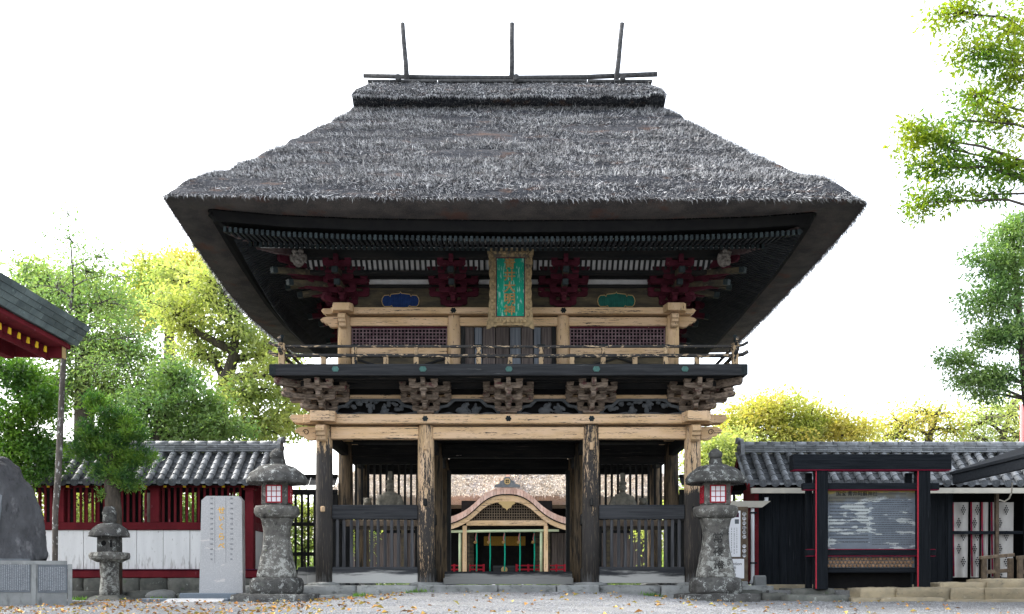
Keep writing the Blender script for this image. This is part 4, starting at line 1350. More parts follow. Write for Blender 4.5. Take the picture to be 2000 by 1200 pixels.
for bx, tx, sx_ in ((795, 786, 779), (999, 1000, 1008), (1203, 1215, 1215)):
    b, tq = P(bx, 163, CD - 0.12), P(tx, 46, CD - 0.12)
    part('ridge_upright', MB().tube([b, b.lerp(tq, 0.35) + Vector((0.008, 0, 0)), b.lerp(tq, 0.7), tq], [0.072, 0.068, 0.064, 0.064], 10), m_pole, roof)
    q = P(sx_, 159, CD - 0.3)
    part('ridge_log', MB().tube([q + Vector((0, -0.25, 0)), q + Vector((0, 0.8, 0.02))], [0.075, 0.075], 12), m_pole, roof)

# soffit, fascia and rafters
PXs = UX + 3 * ST


def off_front(x):
    return max(0.0, z_in(0, min(1, max(0, (x + 6.42) / 13.0))) - 7.745)


def off_side(s, y):
    t = min(1, max(0, (y + 2.66) / 11.5))
    return (z_in(1, t) if s > 0 else z_in(3, 1 - t)) - 7.745


LB = perimeter(((-5.82, -1.78), (5.82, -1.78), (5.82, 8.02), (-5.82, 8.02)), lambda s, t: 7.66 + 0.5 * (z_in(s, t) - 7.745), NSG, 1)
LC = perimeter(((-PXs, PY), (PXs, PY), (PXs, 2 * CD - PY), (-PXs, 2 * CD - PY)), lambda s, t: 7.98, NSG, 1)
LD = perimeter(((-UX, UY), (UX, UY), (UX, UB), (-UX, UB)), lambda s, t: 8.45, NSG, 1)
LIa = LI.copy()
LIa[:, 2] -= 0.03
LA2 = LI * 0.985 + np.array([0, CD * 0.015, 0])
LA2[:, 2] = LI[:, 2] - 0.22
LA3 = LA2.copy()
LA3 = LA3 * 0.985 + np.array([0, CD * 0.015, 0])
LA3[:, 2] = LI[:, 2] - 0.225
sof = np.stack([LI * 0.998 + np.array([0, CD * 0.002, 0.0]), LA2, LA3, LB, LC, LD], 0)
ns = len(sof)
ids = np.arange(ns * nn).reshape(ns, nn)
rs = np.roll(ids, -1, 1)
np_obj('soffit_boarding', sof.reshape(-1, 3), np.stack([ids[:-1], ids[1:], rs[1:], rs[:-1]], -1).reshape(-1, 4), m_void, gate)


def hip_in(a, base_out, base_in, pin, slope):
    """inner end of an eave rafter that meets the hip line"""
    return max(base_in, base_out + (a - pin) * slope) if a > pin else base_in


def rafter(a, b, w, h, tip):
    o = part('rafter', MB().beam(a, b, w, h), m_raft, gate)
    return o


m_raft = M('dark_rafter', (0.017, 0.019, 0.022), (0.028, 0.031, 0.034), (5, 5, 5), bump=0.2, rand=0.25)
me_tip = MB().box(-0.031, 0.031, -0.012, 0.012, -0.054, 0.054).mesh('rafter_cap', m_copper_dk)
n_fr = 108
for k in range(n_fr):
    x = -6.05 + 12.25 * k / (n_fr - 1)
    o_ = off_front(x)
    ax = abs(x)
    yi = -1.72 if ax < 5.75 else -1.72 - (ax - 5.75) * 1.35
    ra = rafter((x, -2.56, 7.37 + o_), (x, yi, 7.52 + 0.6 * o_), 0.055, 0.1, True)
    inst('rafter_cap', me_tip, ra, (x, -2.57, 7.37 + o_))
    if ax < 5.75:
        yj = PY + 0.12 if ax < PXs else PY - (ax - PXs) * 1.5
        if yj > -1.7:
            ra = rafter((x, -1.80, 7.43 + 0.5 * o_), (x, yj, 7.43 + 0.5 * o_ + (yj + 1.80) * 0.44), 0.055, 0.095, True)
            inst('rafter_cap', me_tip, ra, (x, -1.812, 7.43 + 0.5 * o_))
for s in (-1, 1):
    xo = 6.3 if s > 0 else 6.0
    rest = MB()
    for k in range(92):
        y = -2.4 + 10.9 * k / 91
        o_ = off_side(s, y)
        xi = 5.75 if y > -1.75 else 5.75 + (-1.75 - y) * 0.72
        if xi < xo - 0.05:
            a_, b_ = (s * xo, y, 7.40 + o_), (s * xi, y, 7.55 + 0.55 * o_)
            if k < 44:
                part('rafter', MB().beam(a_, b_, 0.06, 0.1), m_raft, gate)
            else:
                rest.beam(a_, b_, 0.06, 0.1)
        if y > -1.75:
            xj = PXs - 0.12 if y > PY else PXs + (PY - y) * 0.66
            if xj < 5.7:
                rest.beam((s * 5.8, y, 7.43 + 0.5 * o_), (s * xj, y, 7.43 + 0.5 * o_ + (5.8 - xj) * 0.44), 0.06, 0.1)
    part('inner_rafters', rest, m_raft, gate, kind='stuff')
# lit closing boards, their light put into a pale plaster colour, between the flying rafters and the flying-rafter batten
part('rafter_infill', MB().box(-5.5, 5.5, -1.71, -1.69, 7.48, 7.70), m_plaster, gate)
part('eave_batten', MB().box(-5.55, 5.55, -1.79, -1.71, 7.485, 7.515), m_raft, gate)
# hip rafters
m_hip = M('worn_hip_rafter', (0.13, 0.105, 0.1), (0.075, 0.045, 0.05), (6, 6, 6), bump=0.3, rand=0.1)
for s in (-1, 1):
    a, b, c = P(497 if s < 0 else 1492, 480, -1.55), P(441 if s < 0 else 1560, 448, -2.35), P(568 if s < 0 else 1425, 494, -0.75)
    part('hip_rafter', MB().beam(c, a, 0.12, 0.16, 0.01), m_hip, gate)
    part('hip_rafter', MB().beam(a + Vector((s * -0.03, 0.04, 0.05)), b, 0.11, 0.13, 0.01), m_hip, gate)
    q = P(413 if s < 0 else 1588, 413, -2.55)
    part('hip_rafter', MB().beam(b + Vector((0, 0, 0.12)), q, 0.16, 0.2, 0.01), m_void, gate)

# ------------------------------------------------------------------ name plaque
pc = P(997, 562, -0.80)
sP = S(-0.80)
pq = thing('name_plaque', 'tall green shrine name plaque with gold characters in a carved scalloped frame', 'plaque', pc + Vector((0, 0, -0.85)))
tilt = Matrix.Rotation(R(9), 3, 'X')


def tilted(mb):
    mb.v = [tuple(pc + tilt @ Vector(p)) for p in mb.v]
    return mb


pw, ph = 0.335, 0.665
part('board', tilted(MB().box(-pw, pw, -0.02, 0.04, -ph, ph)), m_plaque, pq)


def scallop(x0, z0, x1, z1, n, amp, outx, outz, big0=0.0, big1=0.0):
    q = []
    for i in range(n * 4 + 1):
        t = i / (n * 4)
        b = amp * abs(math.sin(math.pi * n * t)) + big0 * max(0, 1 - t * 5) ** 1.5 + big1 * max(0, 1 - (1 - t) * 5) ** 1.5
        q.append((x0 + (x1 - x0) * t + outx * b, z0 + (z1 - z0) * t + outz * b))
    return q


fw = 0.15
top = scallop(-pw - 0.2, ph + 0.2, pw + 0.2, ph + 0.2, 7, 0.02, 0, 1, 0.04, 0.04)
inner_t = [(pw, ph), (-pw, ph)]
part('frame_border', tilted(MB().prism(top + inner_t, 'y', -0.07, 0.02)), m_frame, pq)
bot = scallop(pw + 0.22, -ph - 0.27, -pw - 0.22, -ph - 0.27, 8, 0.025, 0, -1) 
bot = [(x, z + 0.10 * (1 - (abs(x) / (pw + 0.22)) ** 3) if True else z) for x, z in bot]
part('frame_border', tilted(MB().prism([(-pw, -ph), (pw, -ph)] + bot, 'y', -0.07, 0.02)), m_frame, pq)
for s in (-1, 1):
    sd = scallop(s * (pw + 0.2), ph + 0.2, s * (pw + 0.22), -ph - 0.27, 8, 0.022, s, 0)
    sd = [(x - s * 0.075 * math.sin(math.pi * min(1, max(0, (ph + 0.2 - z) / (2 * ph + 0.47)))) ** 0.6, z) for x, z in sd]
    part('frame_border', tilted(MB().prism([(s * pw, -ph), (s * pw, ph)] + sd, 'y', -0.07, 0.02)), m_frame, pq)
    cur = MB()
    for k in range(9):
        zz = ph - 1.5 * ph * k / 6
        zz = ph * 0.92 - 2 * ph * 0.92 * k / 8
        cur.ball((s * (pw + 0.075), -0.07, zz), (0.05, 0.03, 0.055), 10, 6)
    part('carved_knobs', tilted(cur), m_frame, pq, kind='stuff')
cur = MB()
for k in range(8):
    cur.ball((-pw + 2 * pw * k / 7, -0.07, -ph - 0.1), (0.055, 0.03, 0.045), 10, 6)
    cur.ball((-pw + 2 * pw * k / 7, -0.07, ph + 0.1), (0.055, 0.03, 0.04), 10, 6)
part('carved_knobs', tilted(cur), m_frame, pq, kind='stuff')
ed = MB()
ed.box(-pw, pw, -0.03, -0.021, ph - 0.02, ph).box(-pw, pw, -0.03, -0.021, -ph, -ph + 0.02).box(-pw, -pw + 0.02, -0.03, -0.021, -ph + 0.02, ph - 0.02).box(pw - 0.02, pw, -0.03, -0.021, -ph + 0.02, ph - 0.02)
part('trim', tilted(ed), m_purple, pq)
for k, chs in enumerate('青井大明神'):
    zz = ph * 0.765 - k * 0.258
    text('lettering', chs, 0.255, m_gold_old, pq, pc + tilt @ Vector((-0.02, -0.035, zz)), 0.014, rot=(R(90 + 9), 0, 0), sx=1.1, offset=0.004)
part('hanger', MB().box(pc.x - 0.06, pc.x + 0.06, pc.y + 0.03, pc.y + 0.5, pc.z + 0.45, pc.z + 0.55), m_dark_v, pq)


# ------------------------------------------------------------------ seated guardian statues and lion-dogs inside the gate
def statue(x, y, z, face, label):
    st = thing('guardian_statue', label, 'statue', (x, y, z), 'seated wooden guardians in the gate bays')
    mb = MB()
    mb.lathe([(0.3, 0), (0.34, 0.1), (0.27, 0.28), (0.2, 0.42)], (x, y, z), 18, sx=1.0, sy=0.75)
    mb.lathe([(0.21, 0.36), (0.215, 0.6), (0.235, 0.78), (0.2, 0.86), (0.09, 0.9), (0.075, 0.96)], (x, y, z), 18, sx=1.0, sy=0.62)
    for s in (-1, 1):
        mb.tube([(x + s * 0.2, y, z + 0.8), (x + s * 0.27, y - 0.03, z + 0.6), (x + s * 0.24, y - 0.15, z + 0.44)], [0.085, 0.1, 0.11], 10)
        mb.prism([(s * 0.18, 0.52), (s * 0.3, 0.46), (s * 0.47, 0.3), (s * 0.46, 0.24), (s * 0.36, 0.27), (s * 0.16, 0.36)], 'y', -0.12, 0.05, (x, y, z))
        mb.ball((x + s * 0.17, y - 0.12, z + 0.2), (0.2, 0.25, 0.13))
        mb.ball((x + s * 0.07, y - 0.24, z + 0.42), (0.055, 0.06, 0.05))
        mb.ball((x + s * 0.096, y - 0.0, z + 1.03), (0.018, 0.03, 0.04))
    mb.ball((x, y - 0.01, z + 1.04), (0.095, 0.11, 0.13))
    mb.ball((x, y - 0.115, z + 1.03), (0.02, 0.03, 0.035)).ball((x, y - 0.1, z + 0.965), (0.04, 0.03, 0.02))
    remesh(part('body', mb, m_st, st), 0.014)
    hb = MB().lathe([(0.1, 1.12), (0.1, 1.19), (0.06, 1.21)], (x, y, z), 14, sy=0.95)
    hb.prism([(-0.045, 1.19), (0.045, 1.19), (0.06, 1.36), (0.05, 1.43), (-0.05, 1.43), (-0.06, 1.36)], 'y', 0.0, 0.06, (x, y, z))
    part('court_hat', hb, m_st, st)
    return st


m_st = M('faded_statue_paint', (0.17, 0.16, 0.13), (0.1, 0.095, 0.08), (9, 9, 9), bump=0.4, rand=0.08)
p0 = P(762, 1000, 2.0)
statue(p0.x, 2.0, 1.5, 0, 'seated wooden guardian with tall court hat, facing forward in the left gate bay')
p0 = P(1216, 1000, 2.0)
statue(p0.x, 2.0, 1.46, 0, 'seated wooden guardian in shadow behind the slats right of the passage')
for pxx, lb in ((718, 'small carved lion-dog beside the guardian in the left bay'), (1256, 'small carved lion-dog beside the guardian in the right bay')):
    x = (pxx - CX) * S(2.2)
    lo = thing('lion_dog', lb, 'statue', (x, 2.2, 1.62), 'pair of carved lion-dogs in the gate bays')
    mb = MB()
    mb.ball((x, 2.3, 1.76), (0.11, 0.17, 0.15)).ball((x, 2.2, 1.93), (0.1, 0.1, 0.17)).ball((x, 2.14, 2.15), (0.1, 0.11, 0.11)).ball((x, 2.04, 2.12), (0.06, 0.06, 0.055))
    for s in (-1, 1):
        mb.tube([(x + s * 0.06, 2.15, 1.95), (x + s * 0.065, 2.12, 1.66)], [0.045, 0.035], 8).ball((x + s * 0.08, 2.16, 2.22), (0.035, 0.03, 0.05)).ball((x + s * 0.065, 2.1, 1.65), (0.045, 0.06, 0.03)).ball((x + s * 0.09, 2.28, 1.7), (0.05, 0.11, 0.07))
    mb.ball((x, 2.2, 2.08), (0.12, 0.09, 0.12)).tube([(x, 2.44, 1.75), (x, 2.5, 1.95), (x, 2.44, 2.1)], [0.05, 0.07, 0.03], 8)
    remesh(part('body', mb, m_st, lo), 0.014)


# ------------------------------------------------------------------ tiled walls
def tiled_roof(parent, x0, x1, y_e, z_e, y_r, z_r, pitch, rows, cover_r=0.09):
    dy, dz = y_r - y_e, z_r - z_e
    L = math.hypot(dy, dz)
    ang = math.atan2(dz, dy)
    seg = L / rows
    n = 8
    # cover tile: half tube, lower end a little wider
    mb = MB()
    vs_, fs = [], []
    for t, r in ((0, cover_r), (seg * 0.06, cover_r * 1.0), (seg * 1.06, cover_r * 0.8)):
        for j in range(n + 1):
            a = math.pi * j / n
            vs_.append((r * math.cos(a), t, r * math.sin(a)))
    for i in range(2):
        for j in range(n):
            fs.append((i * (n + 1) + j, i * (n + 1) + j + 1, (i + 1) * (n + 1) + j + 1, (i + 1) * (n + 1) + j))
    mb.add(vs_, fs, True)
    mb.f.append(tuple(range(n + 1)))
    mb.s.append(False)
    me_cov = mb.mesh('cover_tile', m_tile)
    w = pitch
    pv, pf = [], []
    for t, dzz in ((0, -0.018), (seg * 1.1, -0.044)):
        for j in range(5):
            u = -1 + j / 2
            pv.append((u * w / 2, t, dzz + 0.03 * u * u))
    for j in range(4):
        pf.append((j, j + 1, j + 6, j + 5))
    pm = MB().add(pv, pf, True)
    pm.add([(p[0], 0, p[2] - 0.02) for p in pv[:5]] + pv[:5], [(j, j + 1, j + 6, j + 5) for j in range(4)])
    me_pan = pm.mesh('pan_tile', m_tile_pan)
    em = MB()
    em.lathe([(cover_r * 1.16, 0), (cover_r * 1.16, 0.05)], (0, 0, 0), 14)
    em.lathe([(cover_r * 0.75, 0.05), (cover_r * 0.7, 0.06), (cover_r * 0.45, 0.052)], (0, 0, 0), 14)
    em.v = [(p[0], -p[2] + 0.04, p[1]) for p in em.v]
    me_end = em.mesh('eave_tile', m_tile_pan)
    lip = MB().prism([(-w / 2 + 0.04, 0.0), (w / 2 - 0.04, 0.0), (w / 2 - 0.06, -0.035), (0, -0.055), (-w / 2 + 0.06, -0.035)], 'y', -0.015, 0.02).mesh('eave_lip_tile', m_tile)
    cnt = int(round((x1 - x0) / pitch))
    for c in range(cnt + 1):
        xc = x0 + c * pitch
        for k in range(rows):
            yy, zz = y_e + dy * k / rows, z_e + dz * k / rows
            inst('cover_tile', me_cov, parent, (xc + random.uniform(-0.006, 0.006), yy, zz + 0.02), (ang, random.uniform(-0.02, 0.02), 0))
        inst('eave_tile', me_end, parent, (xc, y_e - 0.015, z_e + 0.01))
        if c < cnt:
            for k in range(rows):
                yy, zz = y_e + dy * k / rows, z_e + dz * k / rows
                inst('pan_tile', me_pan, parent, (xc + pitch / 2, yy, zz + random.uniform(-0.004, 0.004)), (ang, 0, random.uniform(-0.02, 0.02)))
            inst('eave_lip_tile', lip, parent, (xc + pitch / 2, y_e, z_e + 0.01))
    # rear slope, out of sight from the front
    rb = MB()
    yr2 = y_r + (y_r - y_e)
    rb.add([(x0, y_r, z_r - 0.02), (x1, y_r, z_r - 0.02), (x1, yr2, z_e), (x0, yr2, z_e)], [(0, 1, 2, 3)])
    for c in range(cnt + 1):
        xc = x0 + c * pitch
        rb.tube([(xc, y_r, z_r), (xc, yr2, z_e + 0.02)], cover_r * 0.9, 6)
    part('rear_tiles', rb, m_tile, parent, kind='stuff')
    # boards under the tiles, both slopes
    ub = MB().beam(((x0 + x1) / 2, y_e + 0.05, z_e - 0.07), ((x0 + x1) / 2, y_r, z_r - 0.07), x1 - x0, 0.03)
    part('roof_boarding', ub, m_void, parent)
    part('roof_boarding', MB().beam(((x0 + x1) / 2, yr2 - 0.05, z_e - 0.07), ((x0 + x1) / 2, y_r + 0.01, z_r - 0.07), x1 - x0, 0.03), m_void, parent)
    # ridge: stacked courses and a rounded top
    for q in range(4):
        L0 = x0
        hh = z_r + 0.0 + q * 0.052
        ww = 0.17 - 0.012 * q
        i = 0
        while L0 < x1 - 0.01:
            L1 = min(L0 + 0.55 + (0.27 if i == 0 and q % 2 else 0), x1)
            part('ridge_tile', MB().box(L0 + 0.004, L1 - 0.004, y_r - ww, y_r + ww, hh, hh + 0.046, 0.008, 0.003), m_tile, parent)
            L0 = L1
            i += 1
    L0 = x0
    while L0 < x1 - 0.01:
        L1 = min(L0 + 0.34, x1)
        part('ridge_cover_tile', MB().tube([(L0 + 0.004, y_r, z_r + 0.215), (L1 - 0.004, y_r, z_r + 0.215)], [0.088, 0.08], 10), m_tile, parent)
        L0 = L1


def ridge_end(parent, x, y, z, s):
    mb = MB().prism([(-0.24, -0.05), (-0.2, 0.2), (-0.12, 0.34), (0, 0.4), (0.12, 0.34), (0.2, 0.2), (0.24, -0.05)], 'x', -0.05, 0.05, (x, y, z))
    mb.tube([(x - 0.02, y - 0.0, z + 0.33), (x + s * 0.13, y, z + 0.35)], 0.085, 12)
    mb.ball((x + s * 0.05, y - 0.1, z + 0.14), (0.05, 0.06, 0.06)).ball((x + s * 0.05, y + 0.1, z + 0.14), (0.05, 0.06, 0.06))
    part('ridge_end_tile', mb, m_tile, parent)


WA, WB = 1.5, 2.8
sW = S(WA)
lw = thing('roofed_wall', 'maroon and white slatted boundary wall under a grey tiled roof', 'wall', (-10, 2.1, 0))
LX0, LX1 = -13.6, -6.26
tiled_roof(lw, LX0, -5.98, WA - 0.42, 2.56, 2.15, 3.44, 0.306, 6)
ridge_end(lw, -5.95, 2.15, 3.42, 1)
for px_c in (487, 302, 117, -68):
    x = (px_c - CX) * sW
    part('post', MB().box(x - 0.11, x + 0.11, WA - 0.02, WA + 0.2, 0.12 if px_c == 487 else 1.583, 2.55, 0.012), m_redwall, lw)
    part('post_cap_block', MB().box(x - 0.15, x + 0.15, WA - 0.05, WA + 0.22, 2.40, 2.47, 0.01), m_redwall, lw)
part('eave_beam', MB().box(LX0, LX1 - 0.02, WA + 0.01, WA + 0.15, 2.475, 2.6, 0.01), m_redwall, lw)
part('mid_rail', MB().box(LX0, (478 - CX) * sW, WA - 0.03, WA + 0.12, 1.385, 1.58, 0.012), m_redwall, lw)
part('base_rail', MB().box(LX0, LX1, WA - 0.08, WA + 0.18, 0.17, 0.36, 0.015), m_redwall, lw)
part('base_cap', MB().box(LX0, LX1 + 0.02, WA - 0.11, WA + 0.2, 0.363, 0.39, 0.006), m_purple, lw)
for kb in range(9):
    for q in range(5):
        part('slat', MB().box(-0.0275, 0.0275, WA + 0.02, WA + 0.06, 1.575, 2.48).__class__() if False else
             MB().box((500 - CX - 32 - (kb * 5 + q) * 11.55) * sW - 0.027, (500 - CX - 32 - (kb * 5 + q) * 11.55) * sW + 0.027, WA + 0.03, WA + 0.075, 1.578, 2.478), m_redwall, lw)
for kb in range(10):
    xa = (474 - CX - 52 * kb) * sW
    xb = (474 - CX - 52 * (kb + 1)) * sW
    part('white_board', MB().box(xb + 0.006, xa - 0.006, WA + 0.03 + 0.004 * (kb % 2), WA + 0.07, 0.388, 1.382, 0.006), m_whiteboard, lw)
for xa_, xb_ in ((-12.3, -11.55), (-10.95, -9.75), (-9.3, -8.75), (-8.3, -7.45), (-7.1, -6.5)):
    part('rear_dark_sheet', MB().box(xa_, xb_, WB - 0.075, WB - 0.04, 1.3, 2.5), m_void, lw)  # near-black sheets added to darken the view between the slats
# far side of the corridor wall and its right end
part('rear_board', MB().box(LX0, LX1, WB - 0.02, WB + 0.02, 0.15, 1.38), m_redwall, lw)
for kb in range(24):
    x = LX0 + 0.2 + kb * 0.3
    part('rear_slat', MB().box(x - 0.03, x + 0.03, WB - 0.02, WB + 0.02, 1.38, 2.5), m_redwall, lw)
xe = (496 - CX) * sW
part('corner_post', MB().box(xe - 0.2, xe + 0.002, WB - 0.1, WB + 0.1, 0.12, 2.55, 0.012), m_redwall, lw)
part('end_rail', MB().box(xe - 0.13, xe - 0.01, WA + 0.205, WB - 0.105, 1.38, 1.58, 0.01), m_redwall, lw)
part('end_base_rail', MB().box(xe - 0.15, xe + 0.02, WA + 0.205, WB - 0.105, 0.17, 0.36, 0.01), m_redwall, lw)
part('end_board', MB().box(xe - 0.1, xe - 0.04, WA + 0.205, WB - 0.105, 0.362, 1.378), m_whiteboard, lw)
for k in range(6):
    yy = WA + 0.32 + k * 0.14
    part('end_slat', MB().box(xe - 0.09, xe - 0.05, yy - 0.025, yy + 0.025, 1.578, 2.52), m_redwall, lw)
for k in range(15):
    x = (475 - CX - k * 38) * S(WA - 0.2)
    rf = part('rafter', MB().box(x - 0.04, x + 0.04, WA - 0.22, WA + 0.0, 2.44, 2.52), m_redwall, lw)
    part('rafter_end', MB().box(x - 0.038, x + 0.038, WA - 0.232, WA - 0.222, 2.442, 2.518), m_yellow, rf)
# stone base under the wall
sb = thing('wall_footing', 'dark mossy stones in two courses under the slatted wall', 'footing', (-10, 1.2, -0.2), kind='structure')
x = -13.6
while x < -6.2:
    w = random.uniform(0.6, 1.3)
    part('footing_stone', rstone(x, min(x + w, -6.15) - 0.015, WA - 0.18, WA + 0.3, -0.35, 0.165, 0.02), m_stone_wall, sb)
    x += w
x = -13.6
while x < -6.0:
    w = random.uniform(0.9, 1.9)
    part('footing_stone', rstone(x, min(x + w, -5.6) - 0.015, WA - 1.2, WA - 0.2, -0.6, -0.16, 0.03), m_stone_wall, sb)
    x += w
part('footing_stone', MB().ball((-8.35, 0.15, -0.28), (0.36, 0.25, 0.16), 12, 8).rough(0.06, 3, 2), m_stone_lt, sb)
part('footing_stone', MB().ball((-7.7, 0.1, -0.3), (0.25, 0.2, 0.1), 12, 8).rough(0.06, 3, 5), m_stone_lt, sb)

# right building: dark boarded store with tiled roof
rb_ = thing('tiled_storehouse', 'low black-boarded building with grey tiled roof and cream gutter', 'building', (10, 2.2, 0))
RX0 = 6.30
tiled_roof(rb_, 6.06, 15.6, WA - 0.42, 2.53, 2.15, 3.42, 0.306, 6)
ridge_end(rb_, 6.06, 2.15, 3.40, -1)
for sgn in (1, -1):
    y0_ = 2.15 - sgn * 1.1
    part('barge_board', MB().beam((6.0, 2.15, 3.34), (6.0, y0_, 2.42), 0.05, 0.16, 0.01), m_redwall, rb_)
vx = 6.03
for k in range(9):
    t = (k + 0.5) / 9
    part('verge_tile', MB().obox((6.0, WA - 0.42 + (2.15 - WA + 0.42) * t, 2.53 + 0.89 * t + 0.015), (0.1, 0.075, 0.018), Matrix.Rotation(math.atan2(0.89, 1.07), 3, 'X'), 0.006), m_tile, rb_)
gable = MB().prism([(WA + 0.1, 2.4), (2.8, 2.4), (2.15, 3.2)], 'x', 6.3, 6.36)
part('gable_board', gable, m_void, rb_)
x = RX0
while x < 15.4:
    if not 11.2 < x < 13.0:
        part('wall_plank', MB().box(x, x + 0.196, WA + random.uniform(-0.008, 0.008), WA + 0.05, 0.0, 2.4, 0.006), m_black_v, rb_)
    x += 0.2
part('inner_wall', MB().box(RX0, 15.4, WB - 0.5, WB - 0.46, 0.0, 2.5), m_void, rb_)
part('end_wall', MB().box(RX0 - 0.03, RX0 + 0.02, WA + 0.06, WB, 0.0, 2.5), m_redwall, rb_)
part('corner_post', MB().box(RX0 - 0.05, RX0 + 0.05, WA - 0.04, WA - 0.01, 0.0, 2.4, 0.008), m_redwall, rb_)
for a, b in ((6.05, 6.75), (6.755, 8.9), (8.905, 11.05), (11.055, 13.2), (13.205, 15.6)):
    part('gutter', MB().prism([(-0.06, 0), (0.06, 0), (0.06, 0.13), (0.05, 0.13), (0.05, 0.02), (-0.05, 0.02), (-0.05, 0.13), (-0.06, 0.13)], 'x', a, b, (0, WA - 0.5, 2.27)), m_gutter, rb_)
for x in (6.9, 7.5):
    part('batten', MB().box(x - 0.02, x + 0.02, WA - 0.03, WA - 0.012, 0.1, 1.5), m_black_v, rb_)
part('lintel', MB().box(RX0, 15.4, WA - 0.02, WA + 0.05, 2.4, 2.5, 0.006), m_black_h, rb_)
part('door_rail', MB().box(11.2, 13.2, WA + 0.02, WA + 0.08, 1.28, 1.36, 0.006), m_black_h, rb_)
for x in (11.2, 12.42, 13.15):
    part('door_post', MB().box(x - 0.04, x + 0.04, WA - 0.02, WA + 0.08, 0.0, 2.4, 0.006), m_black_v if x != 12.42 else m_brownwood, rb_)
part('sill_stone', MB().box(RX0, 15.5, WA - 0.2, WA + 0.3, -0.4, 0.0, 0.02), m_stone_tan, rb_)

# fabric panels hung in the storehouse opening
for pa_, pb_, lb in ((1864, 1897, 'crest-printed white hanging, narrow panel at the left of the opening'), (1900, 1919, 'narrow crest-printed white hanging with red edging beside the wooden post'),
                     (1921, 1936, 'thin strip of white hanging between wooden post and dark gap'), (1940, 1986, 'wide white crest-printed hanging with slanting red edge at the right')):
    x0, x1 = (pa_ - CX) * sW, (pb_ - CX) * sW
    cl = thing('hanging_cloth', lb, 'curtain', ((x0 + x1) / 2, WA + 0.15, 0.2), 'white crest-printed cloths in the storehouse opening')
    n = 14
    vs_, fs = [], []
    for i in range(n + 1):
        u = i / n
        for j in range(7):
            v = j / 6
            vs_.append((x0 + (x1 - x0) * u * (1 - 0.03 * v), WA + 0.15 + 0.025 * math.sin(u * 9 + x0) * (0.4 + v), 2.1 - 1.92 * v))
    for i in range(n):
        for j in range(6):
            fs.append((i * 7 + j, i * 7 + j + 1, (i + 1) * 7 + j + 1, (i + 1) * 7 + j))
    part('fabric', MB().add(vs_, fs, True), m_cloth, cl)
    part('edging', MB().tube([(x0 + 0.01, WA + 0.11, 2.1), (x0 + 0.02, WA + 0.115, 1.2), (x0 + 0.03, WA + 0.1, 0.2)], 0.022, 6), m_clothred, cl)
    if x1 - x0 > 0.2:
        for q in range(6 if x1 - x0 > 0.5 else 5):
            ccx = x0 + (x1 - x0) * (0.35 if q % 2 else 0.62)
            ccz = 1.9 - q * 0.33
            crest = MB()
            for r_i, row in enumerate((1, 2, 3, 2, 1)):
                for c_i in range(row):
                    crest.prism([(-0.02, 0), (0, 0.026), (0.02, 0), (0, -0.026)], 'y', WA + 0.08, WA + 0.085, (ccx + (c_i - (row - 1) / 2) * 0.045, 0, ccz + (2 - r_i) * 0.052))
            part('crest', crest, m_black_ink, cl)

# drainpipe and its leaf gutter
dp = thing('drainpipe', 'pale grey plastic drainpipe with wall brackets beside the poster board', 'pipe', (P(1470, 1130, 1.1)))
pz = lambda px, py, y=1.1: P(px, py, y)
part('pipe', MB().tube([pz(1470, 992), pz(1470, 1060), pz(1470, 1132), pz(1466, 1140)], 0.045, 12), m_pipe, dp)
part('pipe_elbow', MB().tube([pz(1497, 972), pz(1497, 978), pz(1492, 984)], 0.05, 12), m_pipe, dp)
part('trough', MB().prism([(0, 0), (0.8, 0), (1.02, 0.16), (0, 0.16)], 'y', 1.0, 1.15, (P(1424, 0, 1.1).x, 0, P(0, 992, 1.1).z)), m_gutter, dp)
for py in (1002, 1100):
    part('pipe_bracket', MB().box(pz(1470, py).x - 0.06, pz(1470, py).x + 0.1, 1.04, 1.16, pz(0, py).z - 0.02, pz(0, py).z + 0.02), m_black_v, dp)
part('footing', MB().box(pz(1472, 0).x - 0.02, pz(1488, 0).x + 0.08, 0.95, 1.3, -0.1, 0.22, 0.03, 0.01), m_concrete, dp)

# poster board
pbz = 0.2
pbx0, pbx1 = P(1400, 0, 0.6).x, P(1461, 0, 0.6).x
nb = thing('poster_board', 'brown wooden board with white posters behind the right stone lantern', 'notice board', ((pbx0 + pbx1) / 2, 0.6, 0))
part('panel', MB().box(pbx0, pbx1, 0.6, 0.65, P(0, 1135, 0.6).z, P(0, 990, 0.6).z, 0.01), m_brownwood, nb)
part('foot', MB().box(pbx1 - 0.25, pbx1 - 0.02, 0.5, 0.8, -0.2, 0.08, 0.02), m_concrete, nb)
q0, q1 = P(1400, 1088, 0.6), P(1446, 998, 0.6)
pp = part('poster', MB().box(q0.x, q1.x, 0.583, 0.597, q0.z, q1.z), m_paper, nb)
rw = MB()
for k in range(7):
    xx = q1.x - 0.09 - k * 0.065
    zz = q1.z - 0.42
    while zz > q0.z + 0.08:
        rw.box(xx - 0.008, xx + 0.008, 0.5795, 0.5815, zz - 0.016, zz)
        zz -= random.uniform(0.026, 0.05)
part('text_rows', rw, m_ink_stain, pp, kind='stuff')
for k in (0, 1):
    part('photo', MB().box(q1.x - 0.14, q1.x - 0.04, 0.579, 0.5815, q1.z - 0.16 - k * 0.16, q1.z - 0.05 - k * 0.16), m_purple if k == 0 else m_slate, pp)
q0, q1 = P(1400, 1130, 0.6), P(1453, 1092, 0.6)
p2 = part('poster', MB().box(q0.x, q1.x, 0.581, 0.597, q0.z, q1.z), m_paper, nb, label='lower white poster reading decoration')
text('lettering', 'decoration', 0.11, m_black_ink, p2, (q1.x - 0.3, 0.578, q1.z - 0.12), 0.001)
text('lettering', '飾\nり\n物', 0.085, m_black_ink, p2, (q1.x - 0.24, 0.578, q1.z - 0.31), 0.001, line=1.0)
